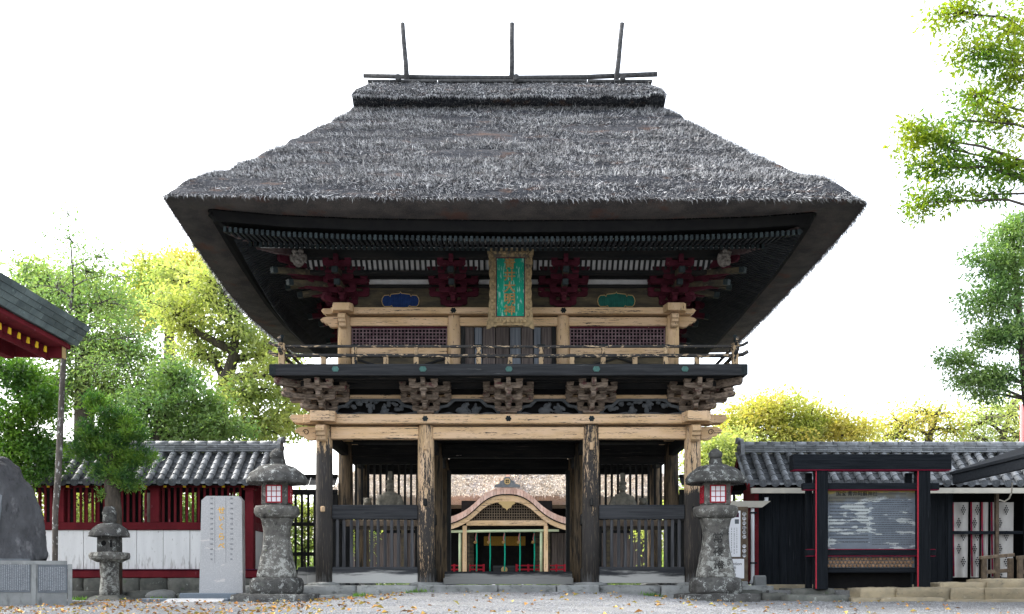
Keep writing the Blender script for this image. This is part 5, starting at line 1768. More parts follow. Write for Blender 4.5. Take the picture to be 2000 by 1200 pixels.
for k, chs in enumerate('青井阿蘇神社'):
    text('lettering', chs, 0.098, m_black_ink, nb, (P(1453.5, 0, 0.6).x, 0.592, P(0, 1004 + k * 9.2, 0.6).z), 0.003)
for k, chs in enumerate('のお飾'):
    text('lettering', chs, 0.098, m_black_ink, nb, (P(1453.5, 0, 0.6).x, 0.592, P(0, 1066 + k * 9.2, 0.6).z), 0.003)
halo = MB()
for k in range(10):
    py = 1004 + k * 9.0
    if k == 6:
        continue
    c = P(1453.5, py, 0.6)
    halo.prism([(0.048 * math.cos(a), 0.05 * math.sin(a)) for a in np.arange(0, 6.28, 0.6)], 'y', 0.594, 0.598, (c.x, 0, c.z))
part('letter_backing', halo, m_paper, nb, kind='stuff')

# information board: black gate-like frame
IY = -1.0
sI = S(IY)


def bx(px0, px1, py0, py1, y0, y1, ch=0.012):
    a, b = P(px0, py1, IY), P(px1, py0, IY)
    return MB().box(a.x, b.x, y0, y1, a.z, b.z, ch)


ib = thing('information_board', 'black timber frame with red edging holding a faded information panel', 'information board', (P(1700, 0, IY).x, IY, P(0, 1150, IY).z))
part('top_beam', bx(1545, 1853, 889, 919, IY - 0.16, IY + 0.16), m_black_h, ib)
tb = part('top_beam_edging', bx(1547, 1851, 919.2, 920.4, IY - 0.165, IY + 0.165, 0), m_redtrim_shade, ib)
for a, b in ((1591, 1614), (1789, 1813)):
    po = part('post', bx(a, b, 919.5, 1152, IY - 0.13, IY + 0.13), m_black_v, ib)
    part('post_edging', bx(a - 0.9, a + 0.5, 921, 1150, IY - 0.136, IY - 0.09, 0), m_redtrim, po)
    part('rear_post', bx(a - 8, a + 4, 921, 1152, IY + 0.32, IY + 0.44), m_black_v, ib)
part('cross_beam', bx(1567, 1833, 944, 957, IY - 0.06, IY + 0.1), m_black_h, ib)
part('beam_edging', bx(1568, 1832, 957.1, 958.2, IY - 0.07, IY + 0.1, 0), m_redtrim_shade, ib)
part('cross_beam', bx(1574, 1826, 1074, 1086, IY - 0.06, IY + 0.1), m_black_h, ib)
part('beam_edging', bx(1575, 1825, 1073.0, 1074.1, IY - 0.07, IY + 0.1, 0), m_redtrim_shade, ib)
part('beam_edging', bx(1575, 1825, 1086.0, 1087.0, IY - 0.07, IY + 0.1, 0), m_redtrim_shade, ib)
part('lower_beam', bx(1614, 1788, 1109, 1119, IY - 0.05, IY + 0.08), m_black_h, ib)
pn = part('panel', bx(1615, 1788, 958.5, 1072.5, IY + 0.02, IY + 0.05, 0), m_notice, ib)
text('lettering', '国宝 青井阿蘇神社', 0.115, m_black_ink, pn, (P(1674, 0, IY).x, IY + 0.016, P(0, 965, IY).z), 0.002, offset=0.001)
rows = MB()
for r_i in range(14):
    py = 973 + r_i * 6.6
    px0 = 1619 + random.uniform(0, 3)
    while px0 < 1696:
        w = random.uniform(0.9, 2.2)
        q = P(px0, py, IY)
        rows.box(q.x, q.x + w * sI, IY + 0.0165, IY + 0.0185, q.z - random.uniform(0.008, 0.014), q.z + 0.012)
        px0 += w + random.uniform(0.6, 1.1)
for r_i in range(22):
    py = 973 + r_i * 4.3
    px0 = 1704
    while px0 < 1781 - (0 if r_i > 6 else random.uniform(0, 14)):
        w = random.uniform(1.5, 6)
        q = P(px0, py, IY)
        rows.box(q.x, q.x + w * sI, IY + 0.0165, IY + 0.0185, q.z - 0.006, q.z + 0.006)
        px0 += w + random.uniform(0.6, 1.4)
part('text_rows', rows, m_ink_stain, pn, kind='stuff')
q = P(1730, 965, IY)
sm = MB()
for k in range(24):
    sm.box(q.x - 0.2 + k * 0.028, q.x - 0.2 + k * 0.028 + 0.018, IY + 0.0165, IY + 0.0185, q.z - 0.012, q.z + 0.012)
part('text_rows', sm, m_ink_stain, pn, kind='stuff')
# rows of little hexagonal wooden tags
hexv = [(math.cos(a) * 0.04, math.sin(a) * 0.04) for a in np.arange(math.pi / 6, 6.3, math.pi / 3)[:6]]
me_hx = MB().prism(hexv, 'y', 0, 0.02).prism([(x * 0.78, z * 0.78) for x, z in hexv], 'y', -0.006, -0.001).mesh('hexagonal_tag', m_hex)
for r_i in range(3):
    for k in range(23):
        c = P(1619 + k * 7.3 + (3.65 if r_i % 2 else 0), 1092 + r_i * 6.6, IY)
        if c.x < P(1785, 0, IY).x:
            inst('hexagonal_tag', me_hx, ib, (c.x, IY + 0.03, c.z))
part('tag_backing', bx(1614, 1788, 1087, 1109, IY + 0.052, IY + 0.07, 0), m_slate, ib)
part('lower_panel', bx(1614, 1788, 1119, 1150, IY + 0.3, IY + 0.32, 0), m_void, ib)

# low wooden rail at the right edge
for (a, b, y_, lb) in ((1914, 1980, -0.6, 'weathered low timber rail in front of the hanging cloths'), (1986, 2040, -0.9, 'end of a weathered timber rail cut by the right edge')):
    lr = thing('timber_rail', lb, 'railing', P((a + b) / 2, 1135, y_))
    part('hand_rail', MB().beam(P(a, 1090, y_), P(b, 1084, y_), 0.1, 0.08, 0.01), m_brownwood, lr)
    part('lower_rail', MB().beam(P(a + 8, 1118, y_), P(b - 4, 1114, y_), 0.07, 0.09, 0.01), m_brownwood, lr)
    for t in (0.12, 0.5, 0.9):
        q = P(a + (b - a) * t, 1088, y_)
        part('upright', MB().box(q.x - 0.055, q.x + 0.055, y_ - 0.05, y_ + 0.05, -0.1, q.z - 0.03, 0.01), m_brownwood, lr)

# right shed eave, near
es = thing('shed_roof', 'black timber eave of a small shed reaching in from the right edge', 'roof', (9.6, -4.5, 2.2))
part('fascia', MB().box(9.28, 9.36, -9, -3.0, 2.1, 2.3, 0.01), m_black_h, es)
part('roof_slab', MB().prism([(9.25, 2.3), (9.25, 2.36), (12.5, 3.5), (12.5, 3.42)], 'y', -9, -2.95), m_black_h, es)
part('eave_soffit', MB().prism([(9.37, 2.2), (9.37, 2.26), (12.4, 3.3), (12.4, 3.24)], 'y', -8.8, -3.1), m_void, es)
part('end_fascia', MB().beam((9.3, -2.97, 2.26), (12.5, -2.97, 3.4), 0.05, 0.2, 0.01), m_black_h, es)
for y_ in (-3.3, -8.5):
    part('support_post', MB().box(11.2, 11.35, y_ - 0.07, y_ + 0.07, -0.4, 2.95, 0.01), m_black_v, es)
cb = [P(1977, 943, -2.9), P(1976, 962, -2.9), P(1971, 974, -2.9), P(1962, 980, -2.9), P(1952, 977, -2.9)]
part('cable', MB().tube(cb, 0.016, 6), m_gutter, es)

# terrace stones on the right
tr = thing('stone_terrace', 'worn tan and grey stone edging in low steps before the storehouse', 'steps', (9, -1.5, -0.3), kind='structure')
tx = [(1437, 1490, 1152, 1170, -1.2, m_stone_wall), (1490, 1538, 1158, 1172, -1.4, m_stone_wall), (1538, 1660, 1163, 1182, -1.9, m_stone_wall), (1664, 1720, 1168, 1186, -2.0, m_stone_tan), (1722, 1850, 1168, 1186, -2.05, m_stone_tan),
      (1852, 2020, 1172, 1188, -2.1, m_stone_tan), (1545, 1632, 1150, 1162, -1.0, m_stone_wall), (1680, 1752, 1148, 1168, -1.6, m_stone_tan), (1752, 1858, 1148, 1170, -1.65, m_stone_tan), (1858, 1925, 1149, 1173, -1.68, m_stone_tan),
      (1925, 2040, 1149, 1175, -1.7, m_stone_tan), (1838, 1930, 1138, 1150, -1.1, m_stone_tan), (1930, 2060, 1131, 1151, -1.15, m_stone_tan)]
for a, b, y0, y1, Y, mt in tx:
    p_, q_ = P(a, y1, Y), P(b, y0, Y)
    part('terrace_stone', rstone(p_.x + 0.005, q_.x - 0.005, Y, Y + 1.1, p_.z - 0.3, q_.z, 0.03, 0.1, 0.0, 0.028), mt, tr)
part('terrace_floor', MB().box(6.0, 14, -0.9, WA - 0.2, -0.5, -0.13), m_gravel, tr)

# wing fences between the gate and the walls
for s, lb in ((-1, 'dark slatted fence with narrow plank roof left of the gate'), (1, 'dark slatted fence with narrow plank roof right of the gate')):
    fy = CD
    fe_ = thing('slatted_fence', lb, 'fence', (s * 5.3, fy, 0), 'slatted fences flanking the gate')
    x0, x1 = 4.62, 6.3
    part('top_beam', MB().box(s * x0, s * x1, fy - 0.06, fy + 0.06, 2.42, 2.56, 0.008), m_dark_h, fe_)
    for k in range(7):
        xx = x0 + 0.12 + k * 0.24
        part('roof_plank', MB().beam((s * xx, fy - 0.32, 2.66), (s * xx, fy + 0.02, 2.88), 0.225, 0.025), m_grey_h, fe_)
    part('roof_ridge', MB().box(s * x0, s * x1, fy - 0.05, fy + 0.12, 2.89, 2.97, 0.01), m_dark_h, fe_)
    for z in (1.63, 0.82):
        part('rail', MB().box(s * x0, s * x1, fy + 0.022, fy + 0.08, z - 0.05, z + 0.05, 0.006), m_dark_h, fe_)
    for k in range(9):
        xx = x0 + 0.1 + k * 0.172
        part('slat', MB().box(s * xx - 0.03, s * xx + 0.03, fy - 0.03, fy + 0.02, 0.42, 2.42), m_dark_v, fe_)
    part('post', MB().box(s * (x0 - 0.02), s * (x0 + 0.06), fy - 0.08, fy + 0.08, 0.0, 2.42, 0.008), m_dark_v, fe_)
    part('bottom_board', MB().box(s * 4.55, s * 5.1, 0.3, 0.42, 0.0, 0.42, 0.01), m_grey_h, fe_)
    part('bottom_board', MB().box(s * 4.9, s * 6.3, fy - 0.05, fy + 0.02, 0.0, 0.4, 0.01), m_grey_h, fe_)
    part('board_block', MB().box(s * 4.62, s * 4.85, 0.2, 0.297, 0.02, 0.44, 0.01), m_grey_h, fe_)


# ------------------------------------------------------------------ stone lanterns
def rot_lathe(prof, x, y, z, n, ph, amp, seed, smooth=False):
    """lathe with denser rings, roughened like hewn stone"""
    return MB().lathe(prof, (x, y, z), n, ph, smooth).rough(amp, 5.5, seed)


def dense(prof, k=3):
    out = []
    for (a, b) in zip(prof[:-1], prof[1:]):
        for i in range(k):
            t = i / k
            out.append((a[0] + (b[0] - a[0]) * t, a[1] + (b[1] - a[1]) * t))
    return out + [prof[-1]]


def big_lantern(x, y, seed, label, turn, inscription):
    s = S(y)
    zb = EYE - (1178 - HY) * s
    zz = lambda py: EYE - (py - HY) * s
    ln = thing('stone_lantern', label, 'stone lantern', (x, y, zb), 'pair of tall stone lanterns before the gate')
    part('plinth', rstone(x - 0.84, x + 0.84, y - 0.8, y + 0.8, zb - 0.3, zz(1160), 0.025, 0.12, seed, 0.05), m_stone_cap, ln)
    # rounded square base, waisted shaft
    def sq(prof, amp, sm=True, p=4.0, n=32):
        mb = MB()
        vs_, fs = [], []
        for r, z in prof:
            for j in range(n):
                a = 2 * math.pi * j / n + math.pi / 4
                ca, sa = math.cos(a), math.sin(a)
                rr = r / ((abs(ca) ** p + abs(sa) ** p) ** (1 / p))
                vs_.append((x + rr * ca, y + rr * sa, z))
        k = len(prof)
        for i in range(k - 1):
            for j in range(n):
                j2 = (j + 1) % n
                fs.append((i * n + j, i * n + j2, (i + 1) * n + j2, (i + 1) * n + j))
        fs += [tuple(range(n))[::-1], tuple((k - 1) * n + j for j in range(n))]
        return mb.add(vs_, fs, sm).rough(amp, 5, seed)
    part('base_stone', sq(dense([(0.52, zz(1160)), (0.55, zz(1155)), (0.55, zz(1138)), (0.5, zz(1130)), (0.42, zz(1128))]), 0.02), m_stone_cap, ln)
    sh = part('shaft', sq(dense([(0.41, zz(1128)), (0.40, zz(1118)), (0.36, zz(1100)), (0.305, zz(1075)), (0.275, zz(1050)), (0.28, zz(1034)), (0.31, zz(1022)), (0.34, zz(1014))], 3), 0.012), m_stone_dk, ln)
    part('platform', rot_lathe(dense([(0.36, zz(1014)), (0.46, zz(1010)), (0.505, zz(1002)), (0.505, zz(995)), (0.47, zz(990)), (0.36, zz(988))], 2), x, y, 0, 18, turn, 0.016, seed, True), m_stone_dk, ln)
    part('fire_box', MB().box(x - 0.285, x + 0.285, y - 0.285, y + 0.285, zz(988), zz(944), 0.02, 0.004), m_stone_dk, ln)
    part('roof', rot_lathe(dense([(0.5, zz(945)), (0.66, zz(945.5)), (0.68, zz(938)), (0.6, zz(926)), (0.42, zz(914)), (0.2, zz(908)), (0.16, zz(907))], 3), x, y, 0, 24, turn, 0.022, seed + 3, True), m_stone_cap, ln)
    part('neck', MB().lathe(dense([(0.17, zz(909)), (0.17, zz(897))]), (x, y, 0), 4, turn + math.pi / 4, False).rough(0.01, 6, seed), m_stone_cap, ln)
    part('jewel', rot_lathe(dense([(0.1, zz(898)), (0.155, zz(893)), (0.155, zz(886)), (0.1, zz(880)), (0.03, zz(876))], 2), x, y, 0, 16, 0, 0.01, seed, True), m_stone_cap, ln)
    # windows in the faces turned to the viewer
    ap = 0.287
    for k in range(4):
        a = turn + k * math.pi / 2
        if math.sin(a) > 0.2:
            continue
        rm = Matrix.Rotation(a + math.pi / 2, 3, 'Z')
        c = Vector((x + ap * math.cos(a), y + ap * math.sin(a), (zz(951) + zz(983)) / 2))
        ww, hh = 0.165, (zz(951) - zz(983)) / 2
        fb = MB()
        for q in (-1, 1):
            fb.obox((q * ww, -0.012, 0), (0.012, 0.014, hh + 0.012)).obox((0, -0.0125, q * hh), (ww - 0.0125, 0.0135, 0.012))
        for q in (-0.33, 0.33):
            fb.obox((q * ww, -0.011, 0), (0.006, 0.011, hh - 0.015))
        for q in (-0.33, 0.33):
            fb.obox((0, -0.0105, q * hh), (ww - 0.015, 0.0095, 0.007))
        fb.v = [tuple(c + rm @ Vector(p)) for p in fb.v]
        wf = part('window_frame', fb, m_redlac, ln)
        pb = MB().obox((0, -0.001, 0), (ww, 0.003, hh))
        pb.v = [tuple(c + rm @ Vector(p)) for p in pb.v]
        part('pane', pb, m_paper, wf)
    if inscription:
        for k, chs in enumerate(inscription):
            py = 1053 + k * 27
            rad = np.interp(py, (1034, 1050, 1075, 1100, 1118), (0.28, 0.275, 0.305, 0.36, 0.4))
            text('inscription', chs, 0.25, m_engr, sh, (x - 0.0, y - rad - 0.012, zz(py)), 0.006, rot=(R(90 + (-8 + k * 9)), 0, 0))
    return ln


m_engr = M('carving_shade_letters', (0.035, 0.035, 0.034), bump=0, rand=0)  # raised letters, shade of the carving put into their dark colour
LYN = -1.5
big_lantern(P(541, 0, LYN).x, LYN, 1.0, 'tall weathered stone lantern with red latticed window, right of the granite height stone', 0.0, None)
big_lantern(P(1397, 0, LYN).x, LYN, 5.0, 'tall weathered stone lantern with carved characters on its shaft, before the poster board', 0.0, '常夜燈')

# small lantern on the left
sy_ = -0.8
s = S(sy_)
x = (214 - CX) * s
zz = lambda py: EYE - (py - HY) * S(-0.8)
sl = thing('small_stone_lantern', 'small dark mossy stone lantern with round hole, before the white wall', 'stone lantern', (x, sy_, zz(1178)))
part('base_stone', rot_lathe([(0.55, zz(1185)), (0.55, zz(1172)), (0.4, zz(1167)), (0.3, zz(1163))], x, sy_, 0, 12, 0.3, 0.04, 2), m_stone_wall, sl)
part('shaft', rot_lathe(dense([(0.22, zz(1165)), (0.2, zz(1130)), (0.215, zz(1097))]), x, sy_, 0, 14, 0, 0.015, 3, True), m_stone_dk, sl)
part('platform', rot_lathe(dense([(0.28, zz(1098)), (0.44, zz(1092)), (0.46, zz(1086)), (0.44, zz(1080)), (0.2, zz(1078))]), x, sy_, 0, 12, 0.3, 0.02, 4), m_stone_dk, sl)
fbx = part('fire_box', MB().box(x - 0.21, x + 0.21, sy_ - 0.21, sy_ + 0.21, zz(1079), zz(1046), 0.02, 0.008), m_stone_cap, sl)
part('round_hole', MB().lathe([(0.065, 0), (0.06, 0.012)], (0, 0, 0), 14), m_void, fbx).rotation_euler = (R(90), 0, 0)
bpy.context.scene.objects[-1] if False else None
part('roof', rot_lathe(dense([(0.3, zz(1047)), (0.46, zz(1049)), (0.45, zz(1043)), (0.38, zz(1033)), (0.24, zz(1025)), (0.13, zz(1022))]), x, sy_, 0, 16, 0.2, 0.025, 6, True), m_stone_cap, sl)
part('jewel', rot_lathe(dense([(0.13, zz(1024)), (0.16, zz(1018)), (0.15, zz(1008)), (0.17, zz(1003)), (0.12, zz(990))]), x, sy_, 0, 12, 0, 0.02, 8, True), m_stone_cap, sl)
for o in sl.children_recursive:
    if o.name.startswith('round_hole'):
        c = Vector((x - 0.05, sy_ - 0.212, zz(1062)))
        o.location = c - WL[fbx.name]
part('slot', MB().box(x + 0.1, x + 0.14, sy_ - 0.222, sy_ - 0.2, zz(1070), zz(1056)), m_void, fbx)

# granite height stone
gyY = -1.2
gs = thing('height_stone', 'pale granite slab with gilded vertical characters and height marks', 'monument', P(432, 1168, gyY))
a, b = P(389, 1159, gyY), P(474, 969, gyY)
top_c = [(a.x, a.z), (b.x, a.z), (b.x - 0.02, b.z - 0.1), (b.x - 0.1, b.z), (a.x + 0.16, b.z), (a.x + 0.05, b.z - 0.1)]
slab = part('slab', MB().prism(top_c, 'y', gyY, gyY + 0.24), m_granite, gs)
c, d = P(356, 1169, gyY), P(466, 1158.7, gyY)
part('base', MB().box(c.x, d.x, gyY - 0.2, gyY + 0.5, c.z - 0.1, d.z, 0.01), m_granite_bl, gs)
for k, chs in enumerate('せいくらべ'):
    text('lettering', chs, (0.18, 0.14, 0.165, 0.175, 0.165)[k], m_gold_ink, slab, (P(432.5, 0, gyY).x, gyY - 0.004, P(0, (998, 1013.5, 1030, 1049, 1067)[k], gyY).z), 0.003, offset=0.0015, sx=0.95)
for k in range(13):
    py = 974 + k * 9.9
    for pxx in (413, 452):
        text('lettering', str(150 - 5 * k), 0.05, m_slate, slab, (P(pxx, 0, gyY).x, gyY - 0.003, P(0, py, gyY).z), 0.002)
for pxx in (419.5, 441):
    part('groove', MB().box(P(pxx, 0, gyY).x - 0.004, P(pxx, 0, gyY).x + 0.004, gyY - 0.002, gyY + 0.01, P(0, 1100, gyY).z, P(0, 972, gyY).z), m_concrete, slab)
c, d = P(263, 1182, -2.2), P(440, 1170, -2.2)
part('standing_step', MB().box(c.x, d.x, -2.0, -1.45, c.z - 0.1, d.z, 0.012), m_granite_bl, gs)
part('ramp', MB().add([(P(300, 1182, -2.7).x, -2.7, c.z - 0.02), (P(420, 1182, -2.7).x, -2.7, c.z - 0.02), (P(440, 1170, -1.95).x, -1.95, d.z + 0.005), (P(330, 1170, -1.95).x, -1.95, d.z + 0.005),
                       (P(300, 1182, -2.7).x, -2.7, c.z - 0.2), (P(420, 1182, -2.7).x, -2.7, c.z - 0.2), (P(440, 1170, -1.95).x, -1.95, c.z - 0.2), (P(330, 1170, -1.95).x, -1.95, c.z - 0.2)],
                      [(0, 1, 2, 3), (0, 4, 5, 1), (1, 5, 6, 2), (3, 2, 6, 7), (0, 3, 7, 4), (4, 7, 6, 5)]), m_granite, gs)

# boulder monument on a concrete plinth
mY = -4.0
mo = thing('boulder_monument', 'dark boulder monument on a concrete plinth with engraved panels', 'monument', P(20, 1170, mY))
c = P(131, 1172, mY)
x1_, x0_ = c.x, P(-150, 0, mY).x
zt0, zt1 = P(0, 1076, mY).z, P(131, 1098, mY + 0.35).z
pl = MB()
ya, yb = mY - 0.75, mY + 0.0
pl.add([(x0_, ya, -0.7), (x1_, yb, -0.7), (x1_, yb, zt1), (x0_, ya, zt1 + 0.02), (x0_, ya + 2.2, -0.7), (x1_ - 1.1, yb + 2.2, -0.7), (x1_ - 1.1, yb + 2.2, zt1), (x0_, ya + 2.2, zt1 + 0.02)],
       [(0, 1, 2, 3), (1, 5, 6, 2), (3, 2, 6, 7), (4, 7, 6, 5), (0, 3, 7, 4)])
plinth = part('plinth', pl, m_concrete, mo)
dv = Vector((x1_ - x0_, yb - ya, 0))
Lp = dv.length
dvn = dv.normalized()
nrm = Vector((dvn.y, -dvn.x, 0))
rz_ = math.atan2(dvn.y, dvn.x)


def on_plinth(u0, u1, z0, z1, d0, d1):
    mb = MB().box(u0, u1, -d1, -d0, z0, z1)
    rm = Matrix.Rotation(rz_, 3, 'Z')
    mb.v = [tuple(Vector((x0_, ya, 0)) + rm @ Vector(p)) for p in mb.v]
    return mb


part('coping', on_plinth(0, Lp - 0.02, zt1 - 0.06, zt1 + 0.015, -0.12, 0.02), m_concrete, plinth)
for u in (0.0, 0.93, 1.62):
    pass
us = lambda px: (P(px, 0, mY - 0.2).x - x0_) / dvn.x
for pa_, pb_, z0_, z1_ in ((-60, -4, 1157, 1092), (1, 58, 1157, 1092), (71, 123, 1158, 1103)):
    pa = part('panel', on_plinth(us(pa_), us(pb_), P(0, z0_, mY).z, P(0, z1_, mY).z, -0.01, 0.012), m_slate, plinth)
    rw = MB()
    u = us(pa_) + 0.035
    while u < us(pb_) - 0.03:
        z = P(0, z1_, mY).z - 0.05
        while z > P(0, z0_, mY).z + 0.05:
            hh = random.uniform(0.008, 0.02)
            m1 = on_plinth(u - 0.008, u + 0.008, z - hh, z, 0.013, 0.016)
            rw.add(m1.v, m1.f)
            z -= hh + random.uniform(0.006, 0.014)
        u += 0.033
    part('engraved_rows', rw, m_pale_ink, pa, kind='stuff')
for pxx in (64, 127.5, -2):
    part('pilaster', on_plinth(us(pxx) - 0.04, us(pxx) + 0.04, -0.6, zt1 - 0.05, -0.01, 0.02), m_concrete, plinth)
rk = MB()
cc = P(-10, 1000, mY + 0.5)
prof_r = [(0.98, zt1 + 0.0), (1.0, zt1 + 0.35), (0.92, zt1 + 0.8), (0.78, zt1 + 1.25), (0.68, zt1 + 1.6), (0.5, zt1 + 1.95), (0.25, zt1 + 2.15), (0.05, zt1 + 2.2)]
rk.lathe(dense(prof_r, 6), (cc.x, cc.y, 0), 64, 0.2, True, 1.0, 0.7).rough(0.16, 1.3, 3).rough(0.04, 5, 9).rough(0.015, 14, 4)
yc_ = mY - 0.1
rk.rough(0.05, 3.1, 21)
rk.v = [(p[0], max(p[1], yc_ + 0.22 * (p[2] - zt1 - 0.75)) if zt1 + 0.3 < p[2] < zt1 + 1.5 and p[0] < cc.x + 0.62 else p[1], p[2]) for p in rk.v]
bo = part('boulder', rk, m_rock, mo)
m_rockface = M('smoothed_rock_face', (0.2, 0.22, 0.235), (0.14, 0.155, 0.165), (5, 5, 5), bump=0.3, rand=0, layers=[dict(col=(0.45, 0.03, 0.05), scale=(14, 14, 9), lo=0.64, hi=0.67, amt=0.7)])
fpts = []
for fx, fz in ((-0.6, 0.5), (0.37, 0.5), (0.39, 1.32), (0.08, 1.47), (-0.6, 1.42)):
    fpts.append(Vector((cc.x + fx, yc_ + 0.22 * (fz - 0.75) - 0.012, zt1 + fz)))
fb = MB().add([tuple(p) for p in fpts] + [tuple(p + Vector((0, 0.06, 0))) for p in fpts], [(0, 1, 2, 3, 4)] + [(i, 5 + i, 5 + (i + 1) % 5, (i + 1) % 5) for i in range(5)])
part('carved_face', fb, m_rockface, bo)

# ------------------------------------------------------------------ left hall eave reaching in from the left
EX = P(178, 0, -3.0).x
EZ = P(0, 640, -3.0).z
lh = thing('copper_roofed_hall', 'corner of a maroon hall with thick copper shingle eave and yellow rafter tips', 'building', (-11, -6, 0))
y0e, y1e = -12.0, -3.0
rows_ = 4
for r_i in range(rows_):
    yk = y1e
    k = 0
    while yk > y0e:
        ln_ = 0.5 if k or r_i % 2 else 0.27
        zt_ = EZ - r_i * 0.1
        xo_ = EX - r_i * 0.075
        part('copper_shingle', MB().prism([(xo_, zt_), (xo_ - 0.6, zt_ + 0.12), (xo_ - 0.6, zt_ + 0.02), (xo_ - 0.06, zt_ - 0.098)], 'y', max(yk - ln_, y0e) + 0.003, yk - 0.003), m_copperroof, lh)
        yk -= ln_
        k += 1
part('roof_slope', MB().prism([(EX - 0.03, EZ + 0.008), (EX - 0.6, EZ + 0.13), (-14, EZ + 3.0), (-14, EZ + 2.6), (EX - 0.6, EZ - 0.2)], 'y', y0e, y1e - 0.01), m_copperroof, lh)
part('eave_board', MB().box(EX - 0.72, EX - 0.36, y0e, y1e - 0.15, EZ - 0.5, EZ - 0.395, 0.01), m_redwall, lh)
part('eave_fascia', MB().box(EX - 0.8, EX - 0.73, y0e, y1e - 0.25, EZ - 0.75, EZ - 0.45, 0.01), m_redwall, lh)
for k in range(22):
    yy = -3.75 - k * 0.36
    rf = part('rafter', MB().beam((EX - 0.62, yy, EZ - 0.62), (-12.5, yy, EZ + 0.35), 0.09, 0.11), m_redwall, lh)
    part('rafter_end', MB().box(EX - 0.625, EX - 0.6, yy - 0.045, yy + 0.045, EZ - 0.68, EZ - 0.565), m_yellow, rf)
part('gable_beam', MB().prism([(EX - 0.42, EZ - 0.3), (EX - 0.42, EZ - 0.72), (-12.5, EZ - 0.62), (-12.5, EZ + 0.3)], 'y', y1e - 0.42, y1e - 0.3), m_redwall, lh)
part('beam_end_cap', MB().box(EX - 0.418, EX - 0.4, y1e - 0.43, y1e - 0.29, EZ - 0.73, EZ - 0.3), m_rim, lh)
part('purlin', MB().box(-10.3, -10.1, y0e, y1e - 0.45, EZ - 0.75, EZ - 0.45, 0.01), m_redwall, lh)
for yy in (-3.6, -8):
    part('post', MB().tube([(-11.6, yy, -0.4), (-11.6, yy, EZ - 0.3)], 0.16, 14), m_redwall, lh)


# ------------------------------------------------------------------ worship hall behind
HYY = 25.0
hs = S(HYY)
hz = lambda py, Y=HYY: EYE - (py - HY) * S(Y)
hx_ = lambda px, Y=HYY: (px - CX) * S(Y)
hc = hx_(990)
hall = thing('worship_hall', 'thatched hall with curved copper gable seen through the gate', 'building', (hc, HYY + 4, 0))
# thatched roof with hips
e0, e1, zE, zR = HYY + 0.6, HYY + 13, hz(968, HYY + 0.6), 9.2
rh = MB()
hw_ = 9.2
ring0 = [(-hw_, e0), (hw_, e0), (hw_, e1), (-hw_, e1)]
ring1 = [(-4.5, (e0 + e1) / 2 - 0.3), (4.5, (e0 + e1) / 2 - 0.3), (4.5, (e0 + e1) / 2 + 0.3), (-4.5, (e0 + e1) / 2 + 0.3)]
vs_ = [(hc + x, y, zE) for x, y in ring0] + [(hc + x, y, zR) for x, y in ring1] + [(hc + x * 0.94, y + (0.6 if y < 30 else -0.6), zE - 0.42) for x, y in ring0]
rh.add(vs_, [(0, 1, 5, 4), (1, 2, 6, 5), (2, 3, 7, 6), (3, 0, 4, 7), (4, 5, 6, 7), (0, 8, 9, 1), (1, 9, 10, 2), (2, 10, 11, 3), (3, 11, 8, 0), (8, 11, 10, 9)])
hr = part('thatched_roof', rh, m_hallthatch, hall)
kk = 26000
u = rng.uniform(0, 1, kk)
v = rng.uniform(0, 0.62, kk) ** 1.1
pa = np.stack([hc + (u * 2 - 1) * (hw_ * (1 - v) + 4.5 * v), e0 + v * ((e0 + e1) / 2 - 0.3 - e0), zE + v * (zR - zE)], -1)
m_straw2 = straw_mat('sun_toned_hall_straw', (0.36, 0.29, 0.22), (0.88, 0.78, 0.64), (0.55, 0.5, 0.47))  # straw colour raised to stand in for sun on the hall roof
straw_on(pa, np.tile([[0, -0.75, -0.65]], (kk, 1)), np.tile([[0, -0.65, 0.75]], (kk, 1)), 0, 'roof_straw', (0.12, 0.28), (0.02, 0.04), 0.4, hr, m_straw2, 0.4)
part('eave_beam', MB().box(hc - 8.6, hc + 8.6, e0 + 0.6, e0 + 0.8, hz(990), hz(979), 0.02), m_wallboard, hall)
part('wall', MB().box(hc - 8.0, hc + 8.0, e0 + 2.2, e0 + 2.35, 0.4, hz(985)), m_void, hall)
for pxx in (858, 1120, 790, 1190, 920, 1050):
    x = hx_(pxx, e0 + 2.1)
    part('wall_post', MB().box(x - 0.15, x + 0.15, e0 + 1.95, e0 + 2.19, 0.4, hz(985), 0.01), m_wallboard, hall)
for a, b in ((-8, -3.3), (2.3, 7.8)):
    x = hc + a
    while x < hc + b:
        part('wall_plank', MB().box(x, x + 0.3, e0 + 2.1, e0 + 2.19, 0.4, 2.6, 0.01), m_plank, hall)
        x += 0.31
part('floor', MB().box(hc - 8.2, hc + 8.2, HYY - 0.5, e0 + 2.2, 0.3, 0.5, 0.01), m_brownwood, hall)
# curved gable porch
W2 = (1130 - 850) / 2 * hs


def kara(t):
    """outline of the undulating gable, t from 0 at the centre to 1 at the tip"""
    tt = min(abs(t), 1.0)
    xs_ = (0, 0.12, 0.24, 0.357, 0.45, 0.56, 0.69, 0.79, 1)
    ys_ = (1, 0.985, 0.89, 0.69, 0.45, 0.24, 0.08, 0.0, -0.06)
    return sum(float(np.interp(abs(tt + d), xs_, ys_)) for d in (-0.05, -0.025, 0, 0.025, 0.05)) / 5


zA, zTip = hz(957), hz(1014)
def strip(z_up, z_dn, y0, y1, n=28, w=W2, taper=0.0):
    mb = MB()
    top, bot = [], []
    for i in range(-n, n + 1):
        t = i / n
        z = zTip + (zA - zTip) * kara(t)
        top.append((hc + t * w, z + z_up))
        bot.append((hc + t * w, z + z_dn - taper * (1 - abs(t)) * 0))
    return mb.prism(top + bot[::-1], 'y', y0, y1)


